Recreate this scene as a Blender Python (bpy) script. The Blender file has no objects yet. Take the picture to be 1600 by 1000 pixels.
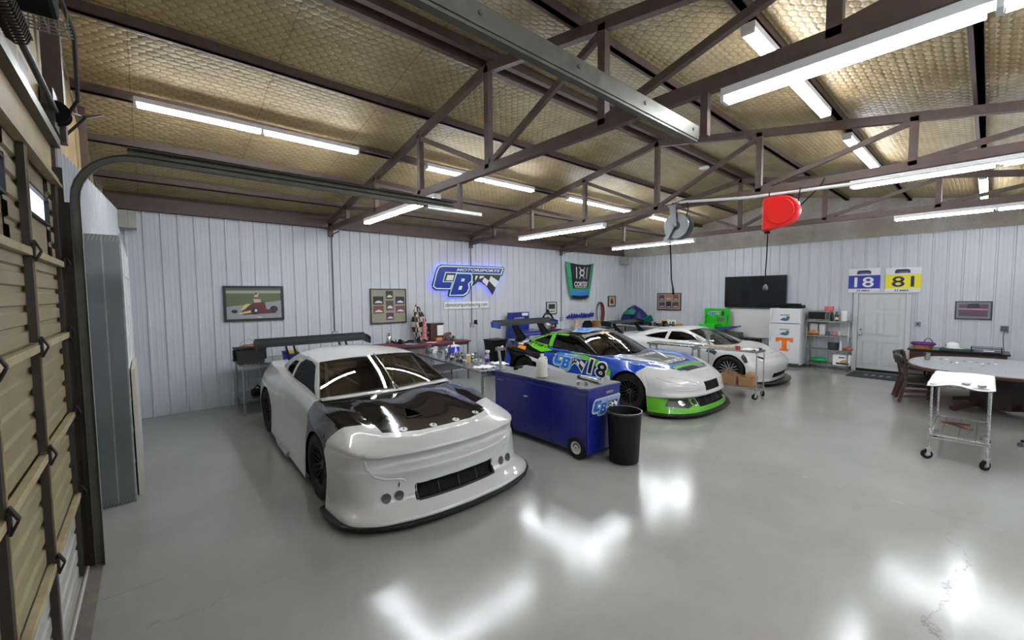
import bpy, bmesh, math, random
from mathutils import Vector, Matrix
from mathutils.bvhtree import BVHTree
random.seed(7)
PI = math.pi
COL = bpy.context.scene.collection
sc = bpy.context.scene

# ------------------------------------------------------------------ camera
F_PX, YAW, PITCH, ROLL, CAM_H = 651.25, 0.7186726, 0.0602036, -0.0085113, 2.05
def make_camera():
    cy, sy, cp, sp = math.cos(YAW), math.sin(YAW), math.cos(PITCH), math.sin(PITCH)
    F = Vector((sy, cy, 0)); R = Vector((cy, -sy, 0)); U = Vector((0, 0, 1))
    F2 = F*cp - U*sp; U2 = U*cp + F*sp
    R3 = R*math.cos(ROLL) + U2*math.sin(ROLL); U3 = U2*math.cos(ROLL) - R*math.sin(ROLL)
    cam = bpy.data.cameras.new('camera'); cam.sensor_width = 36; cam.lens = F_PX/1600*36
    cam.clip_start = .05
    o = bpy.data.objects.new('camera', cam); COL.objects.link(o)
    m = Matrix((R3, U3, -F2)).transposed().to_4x4(); m.translation = (0, 0, CAM_H)
    o.matrix_world = m
    sc.camera = o
make_camera()

# ------------------------------------------------------------------ materials
class NT:
    def __init__(s, mat):
        s.t = mat.node_tree; s.n = s.t.nodes; s.l = s.t.links
    def new(s, kind, **kw):
        n = s.n.new(kind)
        for k, v in kw.items(): setattr(n, k, v)
        return n
    def put(s, sock, v):
        if hasattr(v, 'is_output'): s.l.new(v, sock)
        else: sock.default_value = v
    def m(s, op, a, b=None, c=None):
        n = s.new('ShaderNodeMath', operation=op)
        s.put(n.inputs[0], a)
        if b is not None: s.put(n.inputs[1], b)
        if c is not None: s.put(n.inputs[2], c)
        return n.outputs[0]
    def v(s, op, a, b=None, c=None):
        n = s.new('ShaderNodeVectorMath', operation=op)
        s.put(n.inputs[0], a)
        if b is not None: s.put(n.inputs[1], b)
        if c is not None: s.put(n.inputs[2], c)
        return n.outputs[1] if op in ('DOT_PRODUCT', 'LENGTH', 'DISTANCE') else n.outputs[0]
    def noise(s, vec, scale, detail=3, rough=.5):
        n = s.new('ShaderNodeTexNoise'); s.put(n.inputs['Vector'], vec)
        n.inputs['Scale'].default_value = scale; n.inputs['Detail'].default_value = detail
        n.inputs['Roughness'].default_value = rough
        return n.outputs['Fac']
    def obj(s): return s.new('ShaderNodeTexCoord').outputs['Object']
    def geo(s): return s.new('ShaderNodeNewGeometry').outputs['Position']
    def mix(s, f, a, b):
        n = s.new('ShaderNodeMix', data_type='RGBA'); s.put(n.inputs[0], f)
        s.put(n.inputs[6], a); s.put(n.inputs[7], b); return n.outputs[2]
    def ramp(s, f, lo, hi, a=0., b=1.):
        n = s.new('ShaderNodeMapRange'); s.put(n.inputs[0], f)
        for i, q in enumerate((lo, hi, a, b)): n.inputs[i+1].default_value = q
        return n.outputs[0]
    def bump(s, h, strength=.2, dist=.01):
        n = s.new('ShaderNodeBump'); n.inputs['Strength'].default_value = strength
        n.inputs['Distance'].default_value = dist; s.put(n.inputs['Height'], h); return n.outputs[0]

MATS = {}
def c4(c): return (c[0], c[1], c[2], 1)
def M(name, col=(.5,.5,.5), rough=.5, metal=0., coat=0., var=.06, vs=8., emit=None, es=1., bump=0., bs=60., trans=0., spec=None, alpha=None):
    if name in MATS: return MATS[name]
    mt = bpy.data.materials.new(name); mt.use_nodes = True; t = NT(mt)
    b = t.n['Principled BSDF']
    if emit is not None:
        b.inputs['Base Color'].default_value = c4(emit)
        b.inputs['Emission Color'].default_value = c4(emit); b.inputs['Emission Strength'].default_value = es
    elif var > 0:
        f = t.noise(t.obj(), vs, 4)
        d = tuple(max(0, x*(1-var)) for x in col); e = tuple(min(1, x*(1+var)) for x in col)
        t.put(b.inputs['Base Color'], t.mix(t.ramp(f, .3, .7), c4(d), c4(e)))
        t.put(b.inputs['Roughness'], t.ramp(f, .3, .7, max(.02, rough*.9), min(1, rough*1.1)))
    else:
        b.inputs['Base Color'].default_value = c4(col)
    if var <= 0 or emit is not None: b.inputs['Roughness'].default_value = rough
    b.inputs['Metallic'].default_value = metal
    if coat: b.inputs['Coat Weight'].default_value = coat; b.inputs['Coat Roughness'].default_value = .03
    if trans: b.inputs['Transmission Weight'].default_value = trans; b.inputs['IOR'].default_value = 1.3
    if spec is not None: b.inputs['Specular IOR Level'].default_value = spec
    if alpha is not None: b.inputs['Alpha'].default_value = alpha
    if bump: t.put(b.inputs['Normal'], t.bump(t.noise(t.obj(), bs, 4), bump, .005))
    MATS[name] = mt
    return mt

# ------------------------------------------------------------------ mesh builder
class MB:
    def __init__(s): s.v = []; s.f = []; s.mi = []; s.cur = 0
    def add(s, vs, fs, T=None):
        n = len(s.v)
        s.v += [tuple(T @ Vector(p)) if T else tuple(p) for p in vs]
        s.f += [tuple(i+n for i in f) for f in fs]; s.mi += [s.cur]*len(fs)
        return s
    def box(s, x0, x1, y0, y1, z0, z1, T=None):
        vs = [(x, y, z) for x in (x0, x1) for y in (y0, y1) for z in (z0, z1)]
        return s.add(vs, [(0,1,3,2), (4,6,7,5), (0,4,5,1), (2,3,7,6), (0,2,6,4), (1,5,7,3)], T)
    def bar(s, a, b, w, h=None, up=(0,0,1)):
        h = h or w; a, b = Vector(a), Vector(b); d = (b-a); L = d.length; d.normalize()
        u = Vector(up)
        if abs(d.dot(u)) > .97: u = Vector((0, 1, 0)) if abs(d.y) < .9 else Vector((1, 0, 0))
        x = d.cross(u).normalized(); z = x.cross(d).normalized()
        T = Matrix((x, d, z)).transposed().to_4x4(); T.translation = a
        return s.box(-w/2, w/2, 0, L, -h/2, h/2, T)
    def tube(s, pts, r, n=10, caps=True, closed=False):
        pts = [Vector(p) for p in pts]; N = len(pts); vs = []; prev = None
        for i, p in enumerate(pts):
            a = pts[(i-1) % N] if (i > 0 or closed) else p; b = pts[(i+1) % N] if (i < N-1 or closed) else p
            d = (b-a).normalized()
            if prev is None:
                u = Vector((0,0,1)) if abs(d.z) < .9 else Vector((1,0,0)); x = d.cross(u).normalized()
            else: x = (prev - d*prev.dot(d)).normalized()
            prev = x; y = d.cross(x); rr = r[i] if isinstance(r, (list, tuple)) else r
            vs += [p + (x*math.cos(2*PI*k/n) + y*math.sin(2*PI*k/n))*rr for k in range(n)]
        fs = []
        for i in range(N if closed else N-1):
            j = (i+1) % N
            fs += [(i*n+k, i*n+(k+1) % n, j*n+(k+1) % n, j*n+k) for k in range(n)]
        if caps and not closed: fs += [tuple(range(n))[::-1], tuple((N-1)*n+k for k in range(n))]
        return s.add(vs, fs)
    def cyl(s, a, b, r, n=20): return s.tube([a, b], r, n)
    def lathe(s, prof, n=32, T=None, cap=True):
        vs = [(r*math.cos(2*PI*k/n), r*math.sin(2*PI*k/n), z) for r, z in prof for k in range(n)]
        fs = [(i*n+k, i*n+(k+1) % n, (i+1)*n+(k+1) % n, (i+1)*n+k) for i in range(len(prof)-1) for k in range(n)]
        if cap:
            if prof[0][0] > 1e-4: fs.append(tuple(range(n))[::-1])
            if prof[-1][0] > 1e-4: fs.append(tuple((len(prof)-1)*n+k for k in range(n)))
        return s.add(vs, fs, T)
    def prism(s, poly, z0, z1, T=None):
        n = len(poly)
        vs = [(x, y, z0) for x, y in poly] + [(x, y, z1) for x, y in poly]
        return s.add(vs, [tuple(range(n))[::-1], tuple(range(n, 2*n))] + [(i, (i+1) % n, n+(i+1) % n, n+i) for i in range(n)], T)
    def grid(s, fn, nu, nv, T=None):
        vs = [fn(i/nu, j/nv) for i in range(nu+1) for j in range(nv+1)]
        fs = [(i*(nv+1)+j, (i+1)*(nv+1)+j, (i+1)*(nv+1)+j+1, i*(nv+1)+j+1) for i in range(nu) for j in range(nv)]
        return s.add(vs, fs, T)
    def sphere(s, c, r, n=16, sc_=(1,1,1)):
        m = n//2
        prof = [(max(1e-5, r*math.sin(PI*i/m)), -r*math.cos(PI*i/m)) for i in range(m+1)]
        T = Matrix.Translation(c) @ Matrix.Diagonal((*sc_, 1)); return s.lathe(prof, n, T, False)
    def build(s, name, mat, parent=None, smooth=False, bevel=0, fix=True, loc=None, solid=0):
        me = bpy.data.meshes.new(name); me.from_pydata(s.v, [], s.f)
        for m in (mat if isinstance(mat, (list, tuple)) else [mat]): me.materials.append(m)
        me.polygons.foreach_set('material_index', s.mi)
        if fix:
            bm = bmesh.new(); bm.from_mesh(me); bmesh.ops.recalc_face_normals(bm, faces=bm.faces)
            if smooth:
                for e in bm.edges:
                    if len(e.link_faces) == 2 and e.calc_face_angle(0) > .75: e.smooth = False
            bm.to_mesh(me); bm.free()
        if smooth: me.polygons.foreach_set('use_smooth', [True]*len(me.polygons))
        me.update()
        o = bpy.data.objects.new(name, me); COL.objects.link(o)
        if parent: o.parent = parent
        if loc: o.location = loc
        if bevel:
            b = o.modifiers.new('bevel', 'BEVEL'); b.width = bevel; b.segments = 2; b.limit_method = 'ANGLE'
            b.harden_normals = False
        if solid:
            b = o.modifiers.new('solid', 'SOLIDIFY'); b.thickness = solid; b.offset = 0
        return o

def tag(o, label, cat, group=None, kind=None):
    o['label'] = label; o['category'] = cat
    if group: o['group'] = group
    if kind: o['kind'] = kind
    return o
def thing(name, label, cat, loc=(0,0,0), rz=0, group=None):
    o = bpy.data.objects.new(name, None); COL.objects.link(o)
    o.location = loc; o.rotation_euler = (0, 0, rz); o.empty_display_size = .1
    return tag(o, label, cat, group)
def struct(o): o['kind'] = 'structure'; return o
def dup(o, loc=None, rz=None, label=None):
    c = o.copy(); COL.objects.link(c)
    for ch in [x for x in bpy.data.objects if x.parent == o]:
        d = ch.copy(); COL.objects.link(d); d.parent = c
        for g in [x for x in bpy.data.objects if x.parent == ch]:
            e = g.copy(); COL.objects.link(e); e.parent = d
    if loc is not None: c.location = loc
    if rz is not None: c.rotation_euler = (0, 0, rz)
    if label: c['label'] = label
    return c
def MBX(*a, **k): return MB().box(*a, **k)

# flat drawing (text and polygons) mapped onto any surface -------------------
def text_geo(s, shear=0., bold=0., res=3):
    cu = bpy.data.curves.new('t', 'FONT'); cu.body = s; cu.shear = shear; cu.offset = bold; cu.resolution_u = res
    o = bpy.data.objects.new('t', cu); COL.objects.link(o)
    dg = bpy.context.evaluated_depsgraph_get(); dg.update()
    me = bpy.data.meshes.new_from_object(o.evaluated_get(dg))
    vs = [(v.co.x, v.co.y) for v in me.vertices]; fs = [tuple(p.vertices) for p in me.polygons]
    bpy.data.objects.remove(o); bpy.data.curves.remove(cu); bpy.data.meshes.remove(me)
    x0, x1 = min(v[0] for v in vs), max(v[0] for v in vs); y0, y1 = min(v[1] for v in vs), max(v[1] for v in vs)
    return [((x-x0)/(x1-x0), (y-y0)/(y1-y0)) for x, y in vs], fs
def geo_sub(vs, fs, L):
    bm = bmesh.new(); bv = [bm.verts.new((x, y, 0)) for x, y in vs]
    for f in fs:
        try: bm.faces.new([bv[i] for i in f])
        except ValueError: pass
    bmesh.ops.remove_doubles(bm, verts=bm.verts[:], dist=1e-5)
    bmesh.ops.triangulate(bm, faces=bm.faces[:])
    for _ in range(6):
        es = [e for e in bm.edges if e.calc_length() > L]
        if not es: break
        bmesh.ops.subdivide_edges(bm, edges=es, cuts=1); bmesh.ops.triangulate(bm, faces=[f for f in bm.faces if len(f.verts) > 3])
    bm.verts.index_update(); r = [(v.co.x, v.co.y) for v in bm.verts], [tuple(v.index for v in f.verts) for f in bm.faces]
    bm.free(); return r
def text_on(mb, s, a0, b0, w, h, place, shear=0., bold=0., res=3):
    vs, fs = text_geo(s, shear, bold, res)
    mb.add([place(a0+x*w, b0+y*h) for x, y in vs], fs); return mb
def poly_on(mb, poly, place, sub=0):
    """triangulated polygon (a,b) mapped by place(a,b)->xyz; sub = max edge length when it must follow a curve"""
    bm = bmesh.new(); vs = [bm.verts.new((a, b, 0)) for a, b in poly]
    try: bm.faces.new(vs)
    except ValueError: bm.free(); return mb
    bmesh.ops.triangulate(bm, faces=bm.faces[:])
    if sub:
        for _ in range(7):
            es = [e for e in bm.edges if e.calc_length() > sub]
            if not es: break
            bmesh.ops.subdivide_edges(bm, edges=es, cuts=1); bmesh.ops.triangulate(bm, faces=[f for f in bm.faces if len(f.verts) > 3])
    bm.verts.index_update()
    pts = [place(v.co.x, v.co.y) for v in bm.verts]
    fs = [tuple(v.index for v in f.verts) for f in bm.faces if all(pts[v.index] is not None for v in f.verts)]
    mb.add([p if p is not None else (0,0,0) for p in pts], fs); bm.free(); return mb
def offset_poly(poly, d):
    n = len(poly); out = []
    ar = sum(poly[i][0]*poly[(i+1) % n][1]-poly[(i+1) % n][0]*poly[i][1] for i in range(n))
    sg = 1 if ar > 0 else -1
    for i in range(n):
        p, q, r = Vector(poly[i-1]), Vector(poly[i]), Vector(poly[(i+1) % n])
        a = (q-p).normalized(); b = (r-q).normalized()
        na = Vector((a.y, -a.x))*sg; nb = Vector((b.y, -b.x))*sg
        m = (na+nb); m = m.normalized() if m.length > 1e-6 else na
        k = d/max(.4, m.dot(na)); out.append((q.x+m.x*k, q.y+m.y*k))
    return out

# team emblem, half size about 1.2 x 0.43 ------------------------------------
LOGO = dict(base=[(-0.899,0.419),(1.157,0.437),(1.218,0.388),(1.132,0.168),(0.083,0.144),(0.091,0.034),(0.002,-0.062),(0.045,-0.125),(-0.061,-0.33),(-0.214,-0.426),(-0.69,-0.421),(-0.728,-0.38),(-0.695,-0.249),(-1.085,-0.249),(-1.176,-0.193),(-1.199,-0.105),(-1.092,0.205),(-1.021,0.348)],
 cl=[(-0.882,0.397),(1.139,0.414),(1.183,0.379),(1.1,0.201),(-0.47,0.205),(-0.768,0.203),(-0.845,-0.012),(-0.556,-0.008),(-0.641,-0.221),(-1.084,-0.215),(-1.17,-0.149),(-1.07,0.206),(-1.0,0.341)],
 cb=[(-0.866,0.361),(1.139,0.382),(1.063,0.23),(-0.469,0.232),(-0.796,0.229),(-0.883,-0.035),(-0.592,-0.035),(-0.658,-0.191),(-1.067,-0.185),(-1.136,-0.134),(-1.032,0.207),(-0.97,0.327)],
 h=[(-0.731,0.152),(-0.516,0.152),(-0.573,0.015),(-0.786,0.012)],
 bl=[(-0.461,0.214),(0.007,0.218),(0.079,0.152),(0.065,0.002),(-0.04,-0.066),(-0.02,-0.188),(-0.108,-0.33),(-0.232,-0.392),(-0.698,-0.391)],
 bb=[(-0.439,0.19),(-0.009,0.192),(0.035,0.143),(0.023,0.017),(-0.09,-0.066),(-0.067,-0.189),(-0.146,-0.306),(-0.25,-0.36),(-0.662,-0.365)],
 b1=[(-0.289,0.071),(-0.186,0.068),(-0.216,-0.01),(-0.318,-0.007)], b2=[(-0.367,-0.128),(-0.268,-0.13),(-0.304,-0.233),(-0.405,-0.228)],
 fk=[(0.093,0.152),(1.078,0.175),(0.989,0.015),(0.771,-0.37),(0.557,-0.137),(0.376,-0.026),(0.257,-0.011),(0.117,-0.108),(0.029,-0.141),(0.1,0.034)],
 w1=[(0.706,0.162),(0.989,0.012),(0.869,-0.168),(0.637,0.023)], w2=[(0.479,0.113),(0.631,0.026),(0.557,-0.129),(0.397,0.007)],
 w3=[(0.171,0.154),(0.259,0.148),(0.199,0.067),(0.149,0.003)], w4=[(0.319,0.15),(0.47,0.153),(0.439,0.112),(0.298,0.069)], w5=[(0.1,0.002),(0.071,-0.006),(0.01,-0.125),(0.039,-0.133)])
def logo(place, k=1., lift=.002, light=(.55,.8,.72), blue=(.003,.018,.26), edge=None, sub=0, parent=None, name='emblem'):
    """place(a,b,h) -> point at height h over the surface; one mesh with four paints"""
    mb = MB()
    P = lambda poly: [(a*k, b*k) for a, b in poly]
    def layer(mi, poly, h):
        mb.cur = mi; poly_on(mb, P(poly), lambda a, b: place(a, b, h*lift), sub)
    if edge:
        mb.cur = 4
        for q in (LOGO['base'], LOGO['fk']): poly_on(mb, offset_poly(P(q), .045*k), lambda a, b: place(a, b, .5*lift), sub)
    layer(0, LOGO['base'], 1); layer(0, LOGO['fk'], 1.2)
    layer(1, LOGO['cl'], 2); layer(2, LOGO['cb'], 3)
    layer(0, [(-0.775,.205),(-.47,.207),(-.556,-.01),(-.848,-.014)], 3.2); layer(3, LOGO['h'], 4)
    layer(1, LOGO['bl'], 4.5); layer(2, LOGO['bb'], 5.5)
    for q in ('b1', 'b2'): layer(1, LOGO[q], 6.5)
    for q in ('w1', 'w2', 'w3', 'w4', 'w5'): layer(3, LOGO[q], 4)
    mb.cur = 3
    vs, fs = text_geo('MOTORSPORTS', .3, .03)
    T = [((-.45+x*1.49)*k, (.262+.075*y+.012*x)*k) for x, y in vs]
    pts = [place(a, b, 4*lift) for a, b in T]
    fs = [f for f in fs if all(pts[i] is not None for i in f)]
    mb.add([p if p is not None else (0,0,0) for p in pts], fs)
    ms = [M('emblem black', (.008,.008,.01), .35, var=0), M('emblem rim %.2f' % light[0], light, .4, var=0), M('emblem blue %.2f' % blue[2], blue, .35, var=0), M('emblem white', (.75,.75,.75), .4, var=0), M('emblem edge', (.6,.75,.78), .4, var=0)]
    return mb.build(name, ms, parent, fix=False)
# ================================================================== THE BUILDING
XL, XR, YB, YF = -.45, 14.017, 9.417, -1.85      # left, right, back, front
EAVE, RY = 3.484, 3.85
def ztop(y): return 4.62 - .178*abs(y-RY)         # axis of the trusses' top chords
def zroof(y): return ztop(y) + .15

def mat_floor():
    mt = bpy.data.materials.new('painted concrete'); mt.use_nodes = True; t = NT(mt); b = t.n['Principled BSDF']
    p = t.geo(); s = t.new('ShaderNodeSeparateXYZ'); t.put(s.inputs[0], p); x, y = s.outputs[0], s.outputs[1]
    n1 = t.noise(p, .9, 5, .6); n2 = t.noise(p, 14, 5, .7); n3 = t.noise(p, 3., 4, .6)
    col = t.mix(t.ramp(n1, .3, .7), (.235,.233,.218,1), (.29,.288,.27,1))
    col = t.mix(t.ramp(n2, .35, .65, 0, .25), col, (.3,.3,.28,1))
    def line(coord, at, wig, w):          # thin dark line where coord = at + wiggle
        return t.m('LESS_THAN', t.m('ABSOLUTE', t.m('SUBTRACT', t.m('SUBTRACT', coord, at), wig)), w)
    wob = t.m('MULTIPLY', t.m('SUBTRACT', n3, .5), .05)
    joint = t.m('MULTIPLY', line(x, 5.43, wob, .006), t.ramp(t.noise(p, 2.2, 2), .38, .5))
    wy = t.m('MULTIPLY', t.m('SUBTRACT', t.noise(p, 2.3, 6, .65), .5), .75)
    crack = t.m('MULTIPLY', line(y, .1, wy, .006), t.m('MULTIPLY', t.m('GREATER_THAN', x, 3.3), t.m('LESS_THAN', x, 5.42)))
    wz = t.m('MULTIPLY', t.m('SUBTRACT', t.noise(p, 3.1, 6, .65), .5), .5)
    crack2 = t.m('MULTIPLY', line(y, 3.35, wz, .003), t.m('MULTIPLY', t.m('GREATER_THAN', x, -.1), t.m('LESS_THAN', x, 1.0)))
    seam = t.m('MULTIPLY', line(y, 3.9, wob, .004), t.m('LESS_THAN', x, .0))
    dark = t.m('MAXIMUM', t.m('MAXIMUM', joint, crack), t.m('MAXIMUM', crack2, seam))
    vo = t.new('ShaderNodeTexVoronoi'); t.put(vo.inputs['Vector'], p); vo.inputs['Scale'].default_value = 1.3
    spot = t.m('MULTIPLY', t.m('LESS_THAN', vo.outputs['Distance'], .018), .6)
    col = t.mix(t.m('MULTIPLY', t.m('MAXIMUM', dark, spot), .75), col, (.06,.055,.05,1))
    t.put(b.inputs['Base Color'], col)
    t.put(b.inputs['Roughness'], t.m('ADD', t.ramp(n1, .3, .7, .13, .2), t.m('MULTIPLY', dark, .4)))
    b.inputs['Specular IOR Level'].default_value = .62
    t.put(b.inputs['Normal'], t.bump(t.m('ADD', t.noise(p, 5, 3), t.m('MULTIPLY', t.noise(p, 70, 3), .25)), .1, .008))
    return mt
def mat_ceiling():
    mt = bpy.data.materials.new('insulation behind wire netting'); mt.use_nodes = True; t = NT(mt); b = t.n['Principled BSDF']
    p = t.obj(); s = t.new('ShaderNodeSeparateXYZ'); t.put(s.inputs[0], p)
    S = .072
    q = t.v('ADD', t.v('MULTIPLY', p, (1/(S*1.5), 1/S, 0)), t.v('MULTIPLY', t.v('SUBTRACT', t.new('ShaderNodeTexNoise').outputs['Color'], (.5,.5,.5)), (0.,0.,0.)))
    def cell(vec):
        n = t.new('ShaderNodeVectorMath', operation='WRAP'); t.put(n.inputs[0], vec); n.inputs[1].default_value = (1, 1.732, 1); n.inputs[2].default_value = (0, 0, 0)
        return t.v('SUBTRACT', n.outputs[0], (.5, .866, 0))
    a = cell(q); c = cell(t.v('SUBTRACT', q, (.5, .866, 0)))
    pick = t.m('LESS_THAN', t.v('LENGTH', t.v('MULTIPLY', a, (1,1,0))), t.v('LENGTH', t.v('MULTIPLY', c, (1,1,0))))
    n = t.new('ShaderNodeMix', data_type='VECTOR'); t.put(n.inputs[0], pick); t.put(n.inputs[4], c); t.put(n.inputs[5], a)
    g = t.v('ABSOLUTE', n.outputs[1]); g = t.v('MULTIPLY', g, (1,1,0))
    sx = t.new('ShaderNodeSeparateXYZ'); t.put(sx.inputs[0], g)
    hd = t.m('MAXIMUM', sx.outputs[0], t.v('DOT_PRODUCT', g, (.5, .866, 0)))
    wire = t.m('GREATER_THAN', hd, .462)
    quilt = t.ramp(hd, .25, .5)
    n1 = t.noise(p, 1.1, 5, .6); n2 = t.noise(t.v('MULTIPLY', p, (1.2, 5, 1)), 2.2, 5, .65)
    col = t.mix(t.ramp(n1, .3, .7), (.30,.205,.09,1), (.43,.325,.165,1))
    col = t.mix(t.ramp(n2, .42, .75, 0, .5), col, (.52,.43,.26,1))
    wx = t.new('ShaderNodeMath', operation='WRAP'); t.put(wx.inputs[0], t.m('ADD', s.outputs[0], t.m('MULTIPLY', n1, .06))); wx.inputs[1].default_value = 1.2; wx.inputs[2].default_value = 0
    seam = t.m('LESS_THAN', wx.outputs[0], .012)
    col = t.mix(t.m('MULTIPLY', seam, .6), col, (.1,.07,.04,1))
    col = t.mix(t.m('MULTIPLY', wire, .65), col, (.12,.095,.06,1))
    t.put(b.inputs['Base Color'], col)
    b.inputs['Roughness'].default_value = .5
    h = t.m('SUBTRACT', t.m('ADD', t.noise(p, 2.2, 3), t.noise(t.v('MULTIPLY', p, (1,4,1)), 3., 4)), t.m('MULTIPLY', quilt, .4))
    t.put(b.inputs['Normal'], t.bump(h, .55, .035))
    return mt
def mat_foil():
    mt = bpy.data.materials.new('foil faced insulation'); mt.use_nodes = True; t = NT(mt); b = t.n['Principled BSDF']
    p = t.geo(); n1 = t.noise(p, 1.4, 5, .6)
    t.put(b.inputs['Base Color'], t.mix(t.ramp(n1, .35, .65), (.74,.66,.52,1), (.97,.96,.92,1)))
    b.inputs['Roughness'].default_value = .28; b.inputs['Metallic'].default_value = .25
    t.put(b.inputs['Normal'], t.bump(t.noise(t.v('MULTIPLY', p, (1, 1.6, .8)), 4, 6, .75), 1., .3))
    return mt
def mat_panel():
    mt = bpy.data.materials.new('white ribbed steel'); mt.use_nodes = True; t = NT(mt); b = t.n['Principled BSDF']
    p = t.geo(); n1 = t.noise(p, .7, 4, .6); n2 = t.noise(t.v('MULTIPLY', p, (3, 3, .6)), 8, 4, .7)
    col = t.mix(t.ramp(n1, .3, .7), (.50,.525,.56,1), (.565,.59,.62,1))
    col = t.mix(t.ramp(n2, .62, .8, 0, .25), col, (.45,.45,.44,1))
    t.put(b.inputs['Base Color'], col); b.inputs['Roughness'].default_value = .38
    return mt
mFLOOR, mCEIL, mFOIL, mPANEL = mat_floor(), mat_ceiling(), mat_foil(), mat_panel()
mBROWN = M('brown primer steel', (.10,.064,.054), .55, .0, var=.18, vs=14)
mBROWN2 = M('dark brown steel', (.085,.053,.044), .55, .0, var=.2, vs=14)
mGALV = M('galvanised steel', (.42,.44,.43), .34, .9, var=.18, vs=22)
mSTEEL = M('brushed stainless', (.34,.34,.335), .26, .95, var=.08, vs=30)
mCHROME = M('chrome', (.75,.75,.75), .12, 1., var=0)
mWHITE = M('white enamel', (.72,.73,.73), .35, var=.02)
mBLACK = M('black plastic', (.006,.006,.007), .45, var=.1, spec=.25)
mBLACKM = M('matt black rubber', (.006,.006,.006), .75, var=.15, spec=.2)
mGREY = M('grey plastic', (.2,.2,.2), .5)
mDKGREY = M('dark grey steel', (.07,.07,.072), .5, .3)
mPAPER = M('white paper', (.8,.8,.78), .7, var=.02)
mWOOD = M('brown wood', (.055,.022,.012), .4, var=.3, vs=9)
mCARD = M('brown cardboard', (.33,.18,.08), .8, var=.12)

struct(MB().box(-1.6, XR+.2, YF-.2, YB+.2, -.12, 0).build('floor', mFLOOR))

def ribbed(name, p0, p1, z0, z1, inward, pitch=.2305, off=.05):
    """ribbed steel sheet along p0->p1; z0/z1 may be functions of the run; closed to a backing 3 cm behind"""
    p0, p1 = Vector(p0), Vector(p1); d = p1-p0; L = d.length; d.normalize(); n = Vector(inward)
    prof = []; x = -off
    while x < L:
        for dx, h in ((0,0), (.012,.02), (.034,.02), (.046,0), (.1,0), (.106,.002), (.12,.002), (.126,0), (.165,0), (.171,.002), (.185,.002), (.191,0)):
            if 0 <= x+dx <= L: prof.append((x+dx, h))
        x += pitch
    prof = [(0, 0)] + prof + [(L, 0)]
    mb = MB(); vs = []
    zf = z1 if callable(z1) else (lambda s: z1)
    for s, h in prof:
        for z, hh in ((z0, h), (zf(s), h), (z0, -.03), (zf(s), -.03)):
            q = p0 + d*s + n*hh; vs.append((q.x, q.y, z))
    fs = []
    for i in range(len(prof)-1):
        a, b = i*4, i*4+4
        fs += [(a, b, b+1, a+1), (a+2, a+3, b+3, b+2), (a+1, b+1, b+3, a+3), (a, a+2, b+2, b)]
    k = (len(prof)-1)*4
    fs += [(0,1,3,2), (k, k+2, k+3, k+1)]
    mb.add(vs, fs)
    return struct(mb.build(name, mPANEL))
ribbed('wall_back', (-.42, YB, 0), (XR, YB, 0), 0.0, 3.56, (0,-1,0))
ribbed('wall_right', (XR, YB, 0), (XR, YF, 0), 0.0, EAVE-.02, (-1,0,0), pitch=.2455, off=.1)
ribbed('wall_front', (XL-.2, YF, 0), (XR, YF, 0), 0.0, 3.7, (0,1,0))
DY0, DY1, DZ, DX = 1.37, 4.43, 3.04, -.462       # garage door opening, its head and plane
ribbed('wall_left', (-.47, 4.7, 0), (-.29, YB, 0), 0.0, lambda s: 3.2+.27*min(1, s/4.7), (1,0,0), pitch=.15)
ribbed('wall_left', (-.47, YF, 0), (-.47, DY0-.16, 0), 0.0, 3.2, (1,0,0))
# insulation gable above the right-hand wall, above the left-hand wall and above the door
def gable(name, x, y0, y1, zlow, m, nx):
    mb = MB(); N = 60; rows = 8
    def fn(i, j):
        y = y0+(y1-y0)*i; top = zroof(y)-.02; z = zlow+(top-zlow)*j
        return (x + nx*.03*math.sin(9*y+3*j)*math.sin(3.3*y)*math.sin(PI*j), y, z)
    mb.grid(fn, N, rows)
    mb.grid(lambda i, j: (x-nx*.1, y0+(y1-y0)*i, zlow+(zroof(y0+(y1-y0)*i)-.02-zlow)*j), N, 1)
    return struct(mb.build(name, m, smooth=True))
gable('trim_1', XR-.03, YF, YB, EAVE-.05, mFOIL, -1)
mTAN = M('tan insulation', (.42,.31,.16), .6, var=.15, vs=4, bump=.5, bs=9)
gable('trim_2', -.5, YF, YB, 3.1, mTAN, 1)
# ceiling: two slopes of netted insulation
for k, (ya, yb) in enumerate(((RY, YB+.15), (YF-.15, RY))):
    def fn(i, j, ya=ya, yb=yb):
        x = -.7+(XR+.15+.7)*i; y = ya+(yb-ya)*j
        return (x, y, zroof(y) + .012*math.sin(x*2.6+.7*math.sin(y*3))*math.sin(PI*((y*.83) % 1)))
    mb = MB().grid(fn, 90, 60)
    mb.add([(-.7, ya, zroof(ya)+.1), (XR+.15, ya, zroof(ya)+.1), (XR+.15, yb, zroof(yb)+.1), (-.7, yb, zroof(yb)+.1)], [(0,1,2,3)])
    o = mb.build('ceiling', mCEIL, fix=False, smooth=True); struct(o)

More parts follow.
